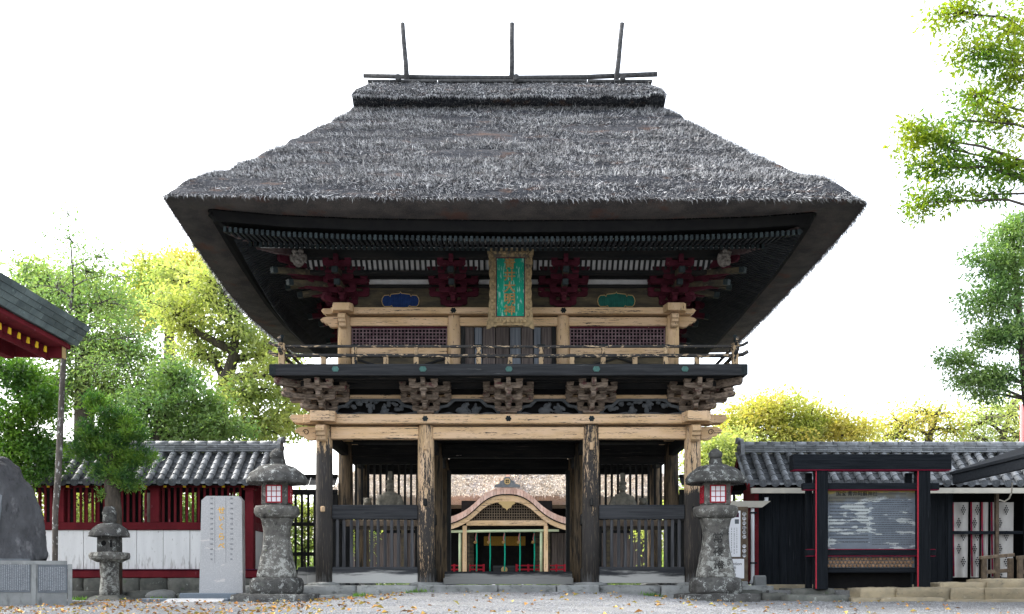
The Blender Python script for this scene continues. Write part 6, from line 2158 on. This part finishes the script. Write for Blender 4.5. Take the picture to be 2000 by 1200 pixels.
m_kar = m_newcopper
pr = part('porch_roof', strip(0.0, -0.1, HYY - 1.0, HYY + 2.6), m_newcopper, hall, label='pinkish copper undulating porch roof')
n = 22
for i in range(-n, n):
    t0, t1 = (i + 0.04) / n, (i + 0.96) / n
    za_, zb_ = zTip + (zA - zTip) * kara(t0), zTip + (zA - zTip) * kara(t1)
    part('copper_sheet', MB().prism([(hc + t0 * W2, za_ + 0.015), (hc + t1 * W2, zb_ + 0.015), (hc + t1 * W2, zb_ - 0.29), (hc + t0 * W2, za_ - 0.29)], 'y', HYY - 1.06, HYY - 1.0), m_newcopper, pr)
part('barge_board', strip(-0.30, -0.345, HYY - 1.02, HYY - 0.9), m_dark_h, hall)
brd = MB()
top, bot = [], []
for i in range(-28, 29):
    t = i / 28
    z = zTip + (zA - zTip) * kara(t)
    top.append((hc + t * W2, z - 0.345))
    bot.append((hc + t * W2, z - 0.56 - 0.1 * (1 - abs(t))))
part('barge_board', brd.prism(top + bot[::-1], 'y', HYY - 0.97, HYY - 0.87), m_tan_h, hall)
part('gable_back', MB().box(hc - 2.2, hc + 2.2, HYY - 0.5, HYY - 0.45, hz(1019), hz(980)), m_void, hall)
lat = MB()
for k in range(31):
    x = hc - 1.8 + 3.6 * k / 30
    zt_ = zTip + (zA - zTip) * kara((x - hc) / W2) - 0.5
    part('lattice_bar', MB().box(x - 0.02, x + 0.02, HYY - 0.72, HYY - 0.68, hz(1018), max(zt_, hz(1016))), m_brownwood, hall)
for k in range(7):
    z = hz(1016) + k * 0.13
    half = 1.85 * math.sqrt(max(0.05, 1 - k / 8))
    part('lattice_bar', MB().box(hc - half, hc + half, HYY - 0.745, HYY - 0.72, z - 0.02, z + 0.02), m_brownwood, hall)
part('porch_beam', MB().box(hc - 1.95, hc + 1.95, HYY - 0.9, HYY - 0.66, hz(1029), hz(1019), 0.02), m_tan_h, hall)
gg = MB().prism([(-0.36, 0.3), (0.36, 0.3), (0.4, 0.2), (0.25, 0.12), (0.2, 0.0), (0.08, -0.03), (0, -0.14), (-0.08, -0.03), (-0.2, 0.0), (-0.25, 0.12), (-0.4, 0.2)], 'y', HYY - 1.08, HYY - 0.98, (hc, 0, hz(995)))
part('gable_pendant', gg, m_rim, hall)
orn = MB().prism([(-0.62, 0), (-0.6, 0.12), (-0.4, 0.16), (-0.33, 0.3), (-0.2, 0.34), (-0.12, 0.5), (0.12, 0.5), (0.2, 0.34), (0.33, 0.3), (0.4, 0.16), (0.6, 0.12), (0.62, 0)], 'y', HYY - 1.1, HYY - 0.85, (hc + 0.02, 0, zA + 0.02))
ro = part('ridge_ornament', orn, m_tile, hall)
disc = MB().lathe([(0.15, 0), (0.15, 0.04)], (0, 0, 0), 18)
disc.v = [(p[0] + hc + 0.02, HYY - 1.1 - p[2], p[1] + zA + 0.3) for p in disc.v]
dd = part('crest_disc', disc, m_rim, ro)
cr = MB()
for a in (R(45), R(135), R(225), R(315)):
    cr.ball((hc + 0.02 + 0.06 * math.cos(a), HYY - 1.145, zA + 0.3 + 0.06 * math.sin(a)), (0.035, 0.01, 0.035), 8, 6)
part('crest_petals', cr, m_black_ink, dd)
part('ridge_strip', MB().box(hc - 0.05, hc + 0.13, e0 + 0.2, e0 + 0.9, zA + 0.5, zA + 1.6), m_newcopper, hall)
for pxx in (909, 1065):
    x = hx_(pxx)
    part('porch_post', MB().box(x - 0.1, x + 0.1, HYY - 0.9, HYY - 0.7, 0.0, hz(1029), 0.012), m_tan_v, hall)
    part('post_side', MB().box(x + 0.13, x + 0.22, HYY - 0.6, HYY - 0.4, 0.0, hz(1031), 0.012), m_wallboard, hall)
for pxx in (900, 1056):
    x = hx_(pxx)
    part('bamboo_drainpipe', MB().tube([(x, HYY - 0.75, 0.2), (x, HYY - 0.75, hz(1040))], 0.07, 10), m_bamboo, hall)
part('bamboo_pole', MB().tube([(hx_(879), HYY - 0.8, hz(1040)), (hx_(1090), HYY - 0.8, hz(1038))], 0.065, 10), m_bamboo, hall)
part('eave_underside', MB().box(hx_(872), hx_(1104), HYY - 0.7, HYY + 1.8, hz(1031), hz(1029.5)), m_void, hall)
part('brocade_curtain', MB().box(hx_(944), hx_(1027), HYY + 1.2, HYY + 1.25, hz(1066, HYY + 1.2), hz(1048, HYY + 1.2)), m_curtain, hall)
for a, b in ((874, 899), (916, 945), (1008, 1056), (1070, 1104)):
    rr = part('red_railing', MB().box(hx_(a), hx_(b), HYY + 0.2, HYY + 0.28, hz(1106), hz(1103.5)), m_redlac, hall)
    part('red_rail', MB().box(hx_(a), hx_(b), HYY + 0.2, HYY + 0.28, hz(1114), hz(1111)), m_redlac, rr)
    for t in (0.02, 0.5, 0.98):
        x = hx_(a + (b - a) * t)
        part('red_post', MB().box(x - 0.05, x + 0.05, HYY + 0.19, HYY + 0.29, 0.4, hz(1102)), m_redlac, rr)
ob = thing('offering_box', 'grey wooden offering box on the hall porch behind the ropes', 'box', (hx_(985), HYY + 0.6, 0.5))
part('chest', MB().box(hx_(963), hx_(1007), HYY + 0.3, HYY + 0.9, 0.5, hz(1105), 0.02), m_grey_h, ob)
part('crest', MB().lathe([(0.16, 0), (0.15, 0.02)], (0, 0, 0), 14), m_rim, ob).location = Vector((hx_(985), HYY + 0.27, hz(1113))) - WL[ob.name]
bpy.data.objects['crest.%03d' % 0] if False else None
for o in ob.children:
    if o.name.startswith('crest'):
        o.rotation_euler = (R(90), 0, 0)
for k, pxx in enumerate((931, 957, 985.5, 1015, 1043)):
    words = ('leftmost', 'second from left', 'middle', 'second from right', 'rightmost')[k]
    x = hx_(pxx)
    bl = thing('bell_rope', '%s green bell rope hanging in the hall porch' % words, 'rope', (x, HYY - 0.3, 0.6), 'green bell ropes in the hall porch')
    part('cord', MB().tube([(x, HYY - 0.3, hz(1116)), (x + 0.02, HYY - 0.3, hz(1085)), (x + 0.01, HYY - 0.3, hz(1060)), (x, HYY - 0.3, hz(1040))], 0.035, 8), m_rope, bl)
    part('tassel_cord', MB().tube([(x, HYY - 0.33, hz(1042)), (x - 0.05, HYY - 0.36, hz(1052)), (x - 0.02, HYY - 0.34, hz(1060))], 0.03, 6), m_ropewhite, bl)
    part('bell', MB().ball((x - 0.06, HYY - 0.33, hz(1060)), 0.08, 10, 8), m_gold_old, bl)


# ------------------------------------------------------------------ trees
def rand_dir(n):
    d = rng.normal(0, 1, (n, 3))
    return d / np.linalg.norm(d, axis=1, keepdims=True)


def tree(name, label, trunk, blobs, leaf, per, cr, lmat, bmat=None, cat='tree', group=None, limb_r=0.05, droop=0.2, shell=0.5, twig=0.012, limb_from=0.25, dens=1.0):
    """trunk: [(x,y,z,r)]; blobs: [(x,y,z, rx,ry,rz, clusters)]; leaves sit in clusters spread through each blob"""
    bmat = bmat or m_bark
    t = thing(name, label, cat, trunk[0][:3], group)
    tp = [Vector(p[:3]) for p in trunk]
    part('trunk', MB().tube(tp, [p[3] for p in trunk], 10), bmat, t)
    # dense points along the trunk to start limbs from
    tt = []
    for i in range(len(tp) - 1):
        for q in range(6):
            tt.append(tp[i].lerp(tp[i + 1], q / 6))
    tt.append(tp[-1])
    tt = tt[int(len(tt) * limb_from):]
    PV, DV, NV_ = [], [], []
    for (bx_, by_, bz_, rx, ry, rz, nc) in blobs:
        nc = int(nc * dens)
        c = Vector((bx_, by_, bz_))
        start = min(tt, key=lambda p: (p - (c - Vector((0, 0, (c - p).length * 0.35)))).length)
        mid = start.lerp(c, 0.5) + Vector((random.uniform(-1, 1), random.uniform(-1, 1), random.uniform(0.0, 1.0))) * (c - start).length * 0.1
        lm = MB().tube([start, start.lerp(mid, 0.5) + Vector((random.uniform(-.1, .1), 0, random.uniform(-.1, .1))) * (c - start).length * 0.4, mid, c], [limb_r, limb_r * 0.8, limb_r * 0.62, limb_r * 0.35], 7)
        d = rand_dir(nc)
        r = rng.uniform(0, 1, nc) ** shell
        cc_ = np.array(c)[None] + d * r[:, None] * np.array([[rx, ry, rz]])
        for q in cc_[:max(4, int(nc / 2 / max(1, dens)))]:
            q = Vector(q.tolist())
            st = c.lerp(mid, random.uniform(0, 0.5))
            m2 = st.lerp(q, 0.5) + Vector((random.uniform(-1, 1), random.uniform(-1, 1), random.uniform(-0.3, 1))) * (q - st).length * 0.12
            lm.tube([st, m2, q], [twig * 1.6, twig * 1.1, twig * 0.5], 5, False)
        part('limb', lm, bmat, t)
        k = nc * per
        base = np.repeat(cc_, per, 0)
        offs = rng.normal(0, 1, (k, 3)) * np.array([[cr, cr, cr * 0.62]])
        PV.append(base + offs)
        dd_ = offs / (np.linalg.norm(offs, axis=1, keepdims=True) + 1e-6) + rng.normal(0, 0.7, (k, 3)) + np.array([[0, 0, -droop]])
        DV.append(dd_)
        NV_.append(np.array([[0, 0, 1.0]]) + rng.normal(0, 0.6, (k, 3)))
    PV, DV, NV_ = np.concatenate(PV), np.concatenate(DV), np.concatenate(NV_)
    V, Fq = leaf_quads(PV, DV, NV_, rng.uniform(0.7, 1.25, len(PV)) * leaf[0], rng.uniform(0.7, 1.25, len(PV)) * leaf[1])
    np_obj('crown', V, Fq, lmat, t)
    return t


def B(px, py, Y, rpx, rpy, ry, n):
    s = S(Y)
    c = P(px, py, Y)
    return (c.x, c.y, c.z, rpx * s, ry, rpy * s, n)


def T(px, py, Y, r):
    c = P(px, py, Y)
    return (c.x, c.y, c.z, r)


lf_yg = LEAF('sun_toned_yellow_green_leaf', ((0.38, 0.41, 0.15), (0.54, 0.53, 0.22)), ((0.25, 0.32, 0.14), (0.4, 0.43, 0.18)), 0.45, 0.55)  # yellow glow of sun through the leaves put partly into their colour
lf_or = LEAF('autumn_orange_leaf', ((0.56, 0.43, 0.11), (0.48, 0.44, 0.13)), ((0.32, 0.37, 0.11), (0.46, 0.45, 0.13)), 0.4, 0.5)
lf_mid = LEAF('mid_green_leaf', ((0.26, 0.34, 0.14), (0.4, 0.46, 0.19)), ((0.14, 0.23, 0.105), (0.24, 0.33, 0.14)), 0.6, 0.5)
lf_dk = LEAF('dark_glossy_leaf', ((0.09, 0.2, 0.03), (0.18, 0.32, 0.045)), ((0.05, 0.13, 0.035), (0.11, 0.23, 0.04)), 0.8, 0.35, 0.3)
lf_pod = LEAF('dark_needle_leaf', ((0.1, 0.22, 0.035), (0.19, 0.31, 0.045)), ((0.04, 0.12, 0.04), (0.08, 0.18, 0.04)), 2.5, 0.3, 0.4)
lf_near = LEAF('backlight_toned_lime_leaf', ((0.2, 0.28, 0.025), (0.38, 0.4, 0.04)), ((0.08, 0.17, 0.03), (0.16, 0.26, 0.035)), 0.6, 0.6, 0.35)  # backlight put partly into the lime and yellow leaf tones
lf_gr = LEAF('fresh_green_leaf', ((0.18, 0.29, 0.11), (0.28, 0.38, 0.14)), ((0.12, 0.23, 0.1), (0.19, 0.3, 0.12)), 0.6, 0.45, 0.35)

# big camphor behind the wall, left
Y1 = 14.0
tree('camphor_tree', 'large yellow-green tree with spreading dark limbs beside the gate roof', [T(402, 1140, Y1, 0.55), T(404, 950, Y1, 0.5), T(415, 850, Y1, 0.45), T(430, 790, Y1, 0.32), T(455, 700, Y1, 0.2), T(465, 620, Y1, 0.1)],
     [B(345, 620, Y1, 60, 45, 2, 46), B(420, 560, Y1, 60, 40, 2, 46), B(455, 640, Y1, 55, 45, 2, 42), B(520, 690, Y1 + 1, 60, 40, 2, 46), B(390, 690, Y1 + 1, 55, 40, 2, 40), B(565, 740, Y1, 55, 40, 2, 40), B(480, 770, Y1 - 1, 60, 40, 2, 44),
      B(565, 820, Y1, 55, 35, 2, 36), B(350, 540, Y1 + 2, 60, 35, 2, 36), B(505, 840, Y1, 50, 30, 2, 30), B(600, 780, Y1 + 2, 40, 45, 2, 26), B(470, 540, Y1 + 2, 45, 35, 2, 26)], (0.2, 0.1), 28, 0.27, lf_yg, dens=1.5, limb_r=0.2, twig=0.03)
tree('autumn_tree', 'orange-tinged treetop behind the large yellow-green tree', [T(330, 1140, 22, 0.5), T(335, 800, 22, 0.4), T(330, 640, 22, 0.2)],
     [B(300, 545, 22, 45, 40, 2, 46), B(380, 520, 22, 48, 28, 2, 40), B(345, 590, 22, 60, 50, 2, 46), B(265, 600, 22, 40, 50, 2, 36)], (0.22, 0.11), 30, 0.32, lf_or, dens=1.8, limb_r=0.15, twig=0.03)
tree('evergreen_tree', 'broad mid-green tree behind the slender lichen-spotted trunk', [T(160, 1140, 8, 0.4), T(165, 850, 8, 0.32), T(160, 650, 8, 0.2), T(150, 560, 8, 0.1)],
     [B(110, 570, 8, 70, 55, 1.6, 52), B(200, 590, 8, 65, 55, 1.6, 48), B(70, 640, 8, 70, 60, 1.6, 50), B(250, 680, 8, 65, 55, 1.6, 46), B(165, 680, 8, 70, 55, 1.6, 52), B(210, 760, 8, 85, 50, 1.6, 56), B(60, 540, 8, 40, 30, 1.2, 20), B(320, 760, 8, 55, 50, 1.6, 40),
      B(100, 760, 8, 70, 50, 1.5, 46)], (0.16, 0.075), 30, 0.22, lf_mid, dens=1.9, limb_r=0.1, twig=0.02)
tree('dark_evergreen', 'dark green tree rising behind the tiled wall roof', [T(300, 1140, 6, 0.3), T(300, 900, 6, 0.25), T(320, 780, 6, 0.1)],
     [B(300, 800, 6, 70, 50, 1.2, 56), B(390, 790, 6, 55, 45, 1.2, 44), B(250, 850, 6, 55, 30, 1.0, 34), B(370, 845, 6, 60, 28, 1.0, 36), B(440, 835, 6, 45, 32, 1.0, 28), B(345, 735, 6, 45, 30, 1.0, 26)], (0.15, 0.075), 34, 0.2, lf_gr, dens=1.4, limb_r=0.08, twig=0.018)
# slender tree in front of the wall
tree('slender_tree', 'slender pale-trunked tree with lichen standing before the white wall', [T(107, 1150, -0.6, 0.062), T(108, 1000, -0.6, 0.065), T(113, 940, -0.6, 0.075), T(118, 830, -0.6, 0.07), T(124, 700, -0.6, 0.06), T(143, 560, -0.6, 0.028), T(139, 480, -0.6, 0.015), T(130, 405, -0.6, 0.005)],
     [B(140, 470, -0.6, 45, 40, 0.5, 20), B(170, 530, -0.6, 80, 35, 0.7, 34), B(110, 560, -0.6, 70, 40, 0.7, 30), B(220, 590, -0.6, 70, 40, 0.7, 30), B(200, 500, -0.6, 60, 20, 0.6, 14), B(150, 640, -0.6, 90, 40, 0.8, 36), B(245, 540, -0.6, 45, 22, 0.5, 10), B(132, 420, -0.6, 14, 22, 0.2, 5), B(265, 660, -0.6, 50, 25, 0.5, 14),
      B(190, 720, -0.6, 70, 30, 0.6, 20)], (0.09, 0.04), 20, 0.16, lf_gr, m_bark_lichen, limb_r=0.018, twig=0.008, limb_from=0.6)
tree('camellia_tree', 'dense glossy dark-leaved tree at the left edge above the boulder', [T(28, 1140, 0.6, 0.12), T(32, 950, 0.6, 0.1), T(40, 800, 0.6, 0.05)],
     [B(30, 730, 0.6, 60, 40, 0.8, 56), B(80, 790, 0.6, 45, 45, 0.8, 46), B(20, 820, 0.6, 55, 50, 0.8, 56), B(80, 870, 0.6, 40, 35, 0.7, 38), B(30, 890, 0.6, 45, 30, 0.7, 36), B(95, 915, 0.6, 22, 16, 0.4, 12), B(60, 930, 0.6, 20, 12, 0.4, 8)], (0.12, 0.062), 48, 0.15, lf_dk, limb_r=0.04, twig=0.01)
# clipped podocarpus
pY = 0.2
tree('clipped_pine', 'clipped dark-green yew pine on a thick trunk behind the small lantern', [T(222, 1160, pY, 0.2), T(222, 1000, pY, 0.19), T(218, 940, pY, 0.17), T(220, 860, pY, 0.08)],
     [B(215, 815, pY, 50, 28, 0.5, 66), B(180, 850, pY, 40, 25, 0.5, 50), B(255, 850, pY, 42, 28, 0.5, 52), B(165, 885, pY, 30, 18, 0.4, 30), B(220, 880, pY, 50, 30, 0.5, 60), B(270, 895, pY, 32, 20, 0.4, 34), B(235, 920, pY, 40, 20, 0.4, 38), B(250, 945, pY, 30, 10, 0.3, 18), B(195, 925, pY, 22, 14, 0.3, 16), B(205, 965, pY, 10, 8, 0.1, 3), B(190, 785, pY, 25, 16, 0.3, 18)],
     (0.12, 0.028), 44, 0.08, lf_pod, m_bark, limb_r=0.05, droop=-0.5, twig=0.008)
# shrubs behind the wall and fences
for k, (px, Y, w, hgt, mt, lb) in enumerate(((90, 7, 2.2, 3.4, lf_yg, 'yellow-green shrub seen between the wall slats at far left'), (330, 8, 2.6, 3.6, lf_mid, 'green shrub seen between the wall slats behind the height stone'), (215, 9, 2.4, 3.6, lf_yg, 'yellow-green shrub behind the wall at the clipped pine'),
                                             (430, 10, 2.6, 3.7, lf_mid, 'green shrub behind the right end of the slatted wall'),
                                             (595, 9, 2.0, 2.9, lf_yg, 'bright shrub seen through the slatted fence left of the gate'), (1380, 10, 2.4, 3.2, lf_yg, 'bright shrub behind the right stone lantern and fence'))):
    c = P(px, 1140, Y)
    tree('shrub', lb, [(c.x, Y, -0.3, 0.06), (c.x, Y, 0.6, 0.05), (c.x, Y, hgt * 0.8, 0.02)],
         [(c.x - w * 0.5, Y, hgt * 0.55, w * 0.6, 1.0, hgt * 0.42, 46), (c.x + w * 0.5, Y, hgt * 0.5, w * 0.6, 1.0, hgt * 0.4, 46), (c.x, Y, hgt * 0.8, w * 0.6, 0.9, hgt * 0.3, 40)], (0.13, 0.07), 46, 0.2, mt, cat='shrub', limb_r=0.03, twig=0.012)
# right background trees
Y2 = 20
tree('maple_tree', 'golden green rounded tree rising behind the storehouse roof', [T(1520, 1140, Y2, 0.4), T(1520, 950, Y2, 0.35), T(1530, 850, Y2, 0.15)],
     [B(1450, 830, Y2, 60, 40, 2, 56), B(1520, 800, Y2, 60, 32, 2, 56), B(1590, 825, Y2, 60, 35, 2, 52), B(1650, 845, Y2, 50, 28, 2, 40), B(1420, 880, Y2, 50, 45, 2, 46), B(1540, 860, Y2, 90, 25, 2, 60)], (0.19, 0.1), 34, 0.3, lf_or, dens=1.7, limb_r=0.12, twig=0.025)
tree('leafy_tree', 'green tree between the gate and the storehouse gable', [T(1385, 1140, 16, 0.3), T(1388, 950, 16, 0.25), T(1390, 880, 16, 0.1)],
     [B(1380, 900, 16, 40, 45, 1.5, 50), B(1360, 960, 16, 30, 40, 1.2, 30), B(1430, 880, 16, 40, 35, 1.5, 40)], (0.17, 0.09), 60, 0.32, lf_yg, limb_r=0.08, twig=0.02)
tree('airy_tree', 'thinly leaved yellow tree with bare branches above the storehouse ridge', [T(1800, 1140, 27, 0.35), T(1805, 950, 27, 0.3), T(1815, 850, 27, 0.18), T(1840, 790, 27, 0.06)],
     [B(1760, 830, 27, 50, 35, 2, 28), B(1820, 810, 27, 55, 35, 2, 26), B(1740, 850, 27, 40, 25, 2, 20), B(1860, 840, 27, 50, 30, 2, 24)], (0.2, 0.1), 22, 0.4, lf_or, dens=1.5, limb_r=0.12, twig=0.045)
tree('airy_tree', 'thinly leaved yellow-green tree at the right edge above the ridge', [T(1950, 1140, 25, 0.35), T(1955, 950, 25, 0.3), T(1960, 850, 25, 0.18), T(1985, 780, 25, 0.06)],
     [B(1920, 820, 25, 45, 40, 2, 26), B(1975, 800, 25, 50, 45, 2, 30), B(1990, 850, 25, 50, 28, 2, 24), B(1910, 855, 25, 40, 22, 2, 20)], (0.2, 0.1), 22, 0.4, lf_yg, dens=1.5, limb_r=0.12, twig=0.045)
# near trees at the right edge
Y3 = -6.0
tree('overhanging_tree', 'backlit lime-green branches reaching in at the upper right corner', [T(2120, 1190, Y3, 0.3), T(2110, 800, Y3, 0.26), T(2090, 500, Y3, 0.2), T(2060, 300, Y3, 0.14), T(2040, 100, Y3, 0.1), T(2030, -60, Y3, 0.06)],
     [B(1865, 25, Y3, 52, 26, 0.5, 22), B(1960, 60, Y3, 55, 50, 0.7, 34), B(1900, 105, Y3, 55, 28, 0.5, 26), B(1985, 150, Y3, 50, 45, 0.7, 30), B(1900, 180, Y3, 50, 28, 0.5, 16), B(1960, 240, Y3, 55, 40, 0.7, 26), B(1785, 265, Y3, 48, 32, 0.5, 28), B(1850, 290, Y3, 50, 30, 0.5, 20),
      B(1820, 330, Y3, 62, 22, 0.5, 24), B(1935, 320, Y3, 60, 32, 0.6, 24), B(1815, 395, Y3, 52, 26, 0.5, 24), B(1985, 340, Y3, 30, 40, 0.5, 16), B(1930, 380, Y3, 45, 22, 0.5, 12), B(1880, 235, Y3, 45, 22, 0.5, 10)], (0.12, 0.044), 26, 0.1, lf_near, m_bark, dens=1.1, limb_r=0.035, twig=0.007, limb_from=0.45)
Y4 = -3.0
tree('evergreen_tree', 'green evergreen with drooping leafy boughs at the right edge', [T(2060, 1190, Y4, 0.2), T(2050, 950, Y4, 0.17), T(2006, 780, Y4, 0.1), T(1990, 600, Y4, 0.07), T(1975, 460, Y4, 0.04)],
     [B(1975, 450, Y4, 40, 35, 0.6, 30), B(1940, 510, Y4, 55, 40, 0.6, 42), B(1985, 560, Y4, 50, 45, 0.7, 42), B(1925, 590, Y4, 60, 35, 0.6, 42), B(1975, 650, Y4, 55, 40, 0.7, 44), B(1935, 660, Y4, 40, 28, 0.5, 24), B(1870, 705, Y4, 48, 16, 0.4, 20), B(1905, 740, Y4, 58, 24, 0.5, 32), B(1960, 735, Y4, 50, 25, 0.5, 24), B(1935, 770, Y4, 26, 16, 0.4, 12), B(1990, 480, Y4, 30, 60, 0.6, 26)],
     (0.1, 0.042), 34, 0.11, lf_gr, m_bark, dens=1.4, limb_r=0.035, twig=0.007, limb_from=0.3)
fp = thing('banner_pole', 'pale red pole rising behind the storehouse ridge at the right edge', 'pole', P(1996, 1140, 6))
part('shaft', MB().tube([P(1997, 1140, 6), P(1997, 790, 6)], 0.07, 10), M('faded_pink_pole', (0.55, 0.2, 0.2), bump=0), fp)
# far treeline closing the view at ground level
kk = 30000
xa = rng.uniform(-90, 90, kk)
ya = rng.uniform(55, 62, kk)
za = rng.uniform(0, 1, kk) * (3.2 + np.sin(xa * 0.35) + 0.6 * np.sin(xa * 1.1)) - 0.3
V, Fq = leaf_quads(np.stack([xa, ya, za], -1), rand_dir(kk), rand_dir(kk) + np.array([[0, 0, 1.0]]), rng.uniform(0.4, 0.9, kk), rng.uniform(0.3, 0.5, kk))
np_obj('treeline', V, Fq, lf_mid, kind='stuff', label='far low belt of trees behind the shrine grounds')
# weeds at the stones
kk = 900
cx_w = rng.choice([-9.2, -8.0, -7.2, -3.4, -2.1, 3.3, 7.0, 8.2, -9.8, -5.9], kk)
xa = cx_w + rng.normal(0, 0.13, kk)
ya = np.where(np.abs(cx_w) < 5, -1.0, -1.0) + rng.normal(0, 0.05, kk)
V, Fq = leaf_quads(np.stack([xa, ya, zg(xa, ya) + 0.0], -1), rng.normal(0, 0.5, (kk, 3)) + np.array([[0, 0, 1.0]]), rand_dir(kk), rng.uniform(0.04, 0.13, kk), rng.uniform(0.012, 0.03, kk))
np_obj('weeds', V, Fq, lf_dk, kind='stuff', label='small green weeds along the foot of the stones')
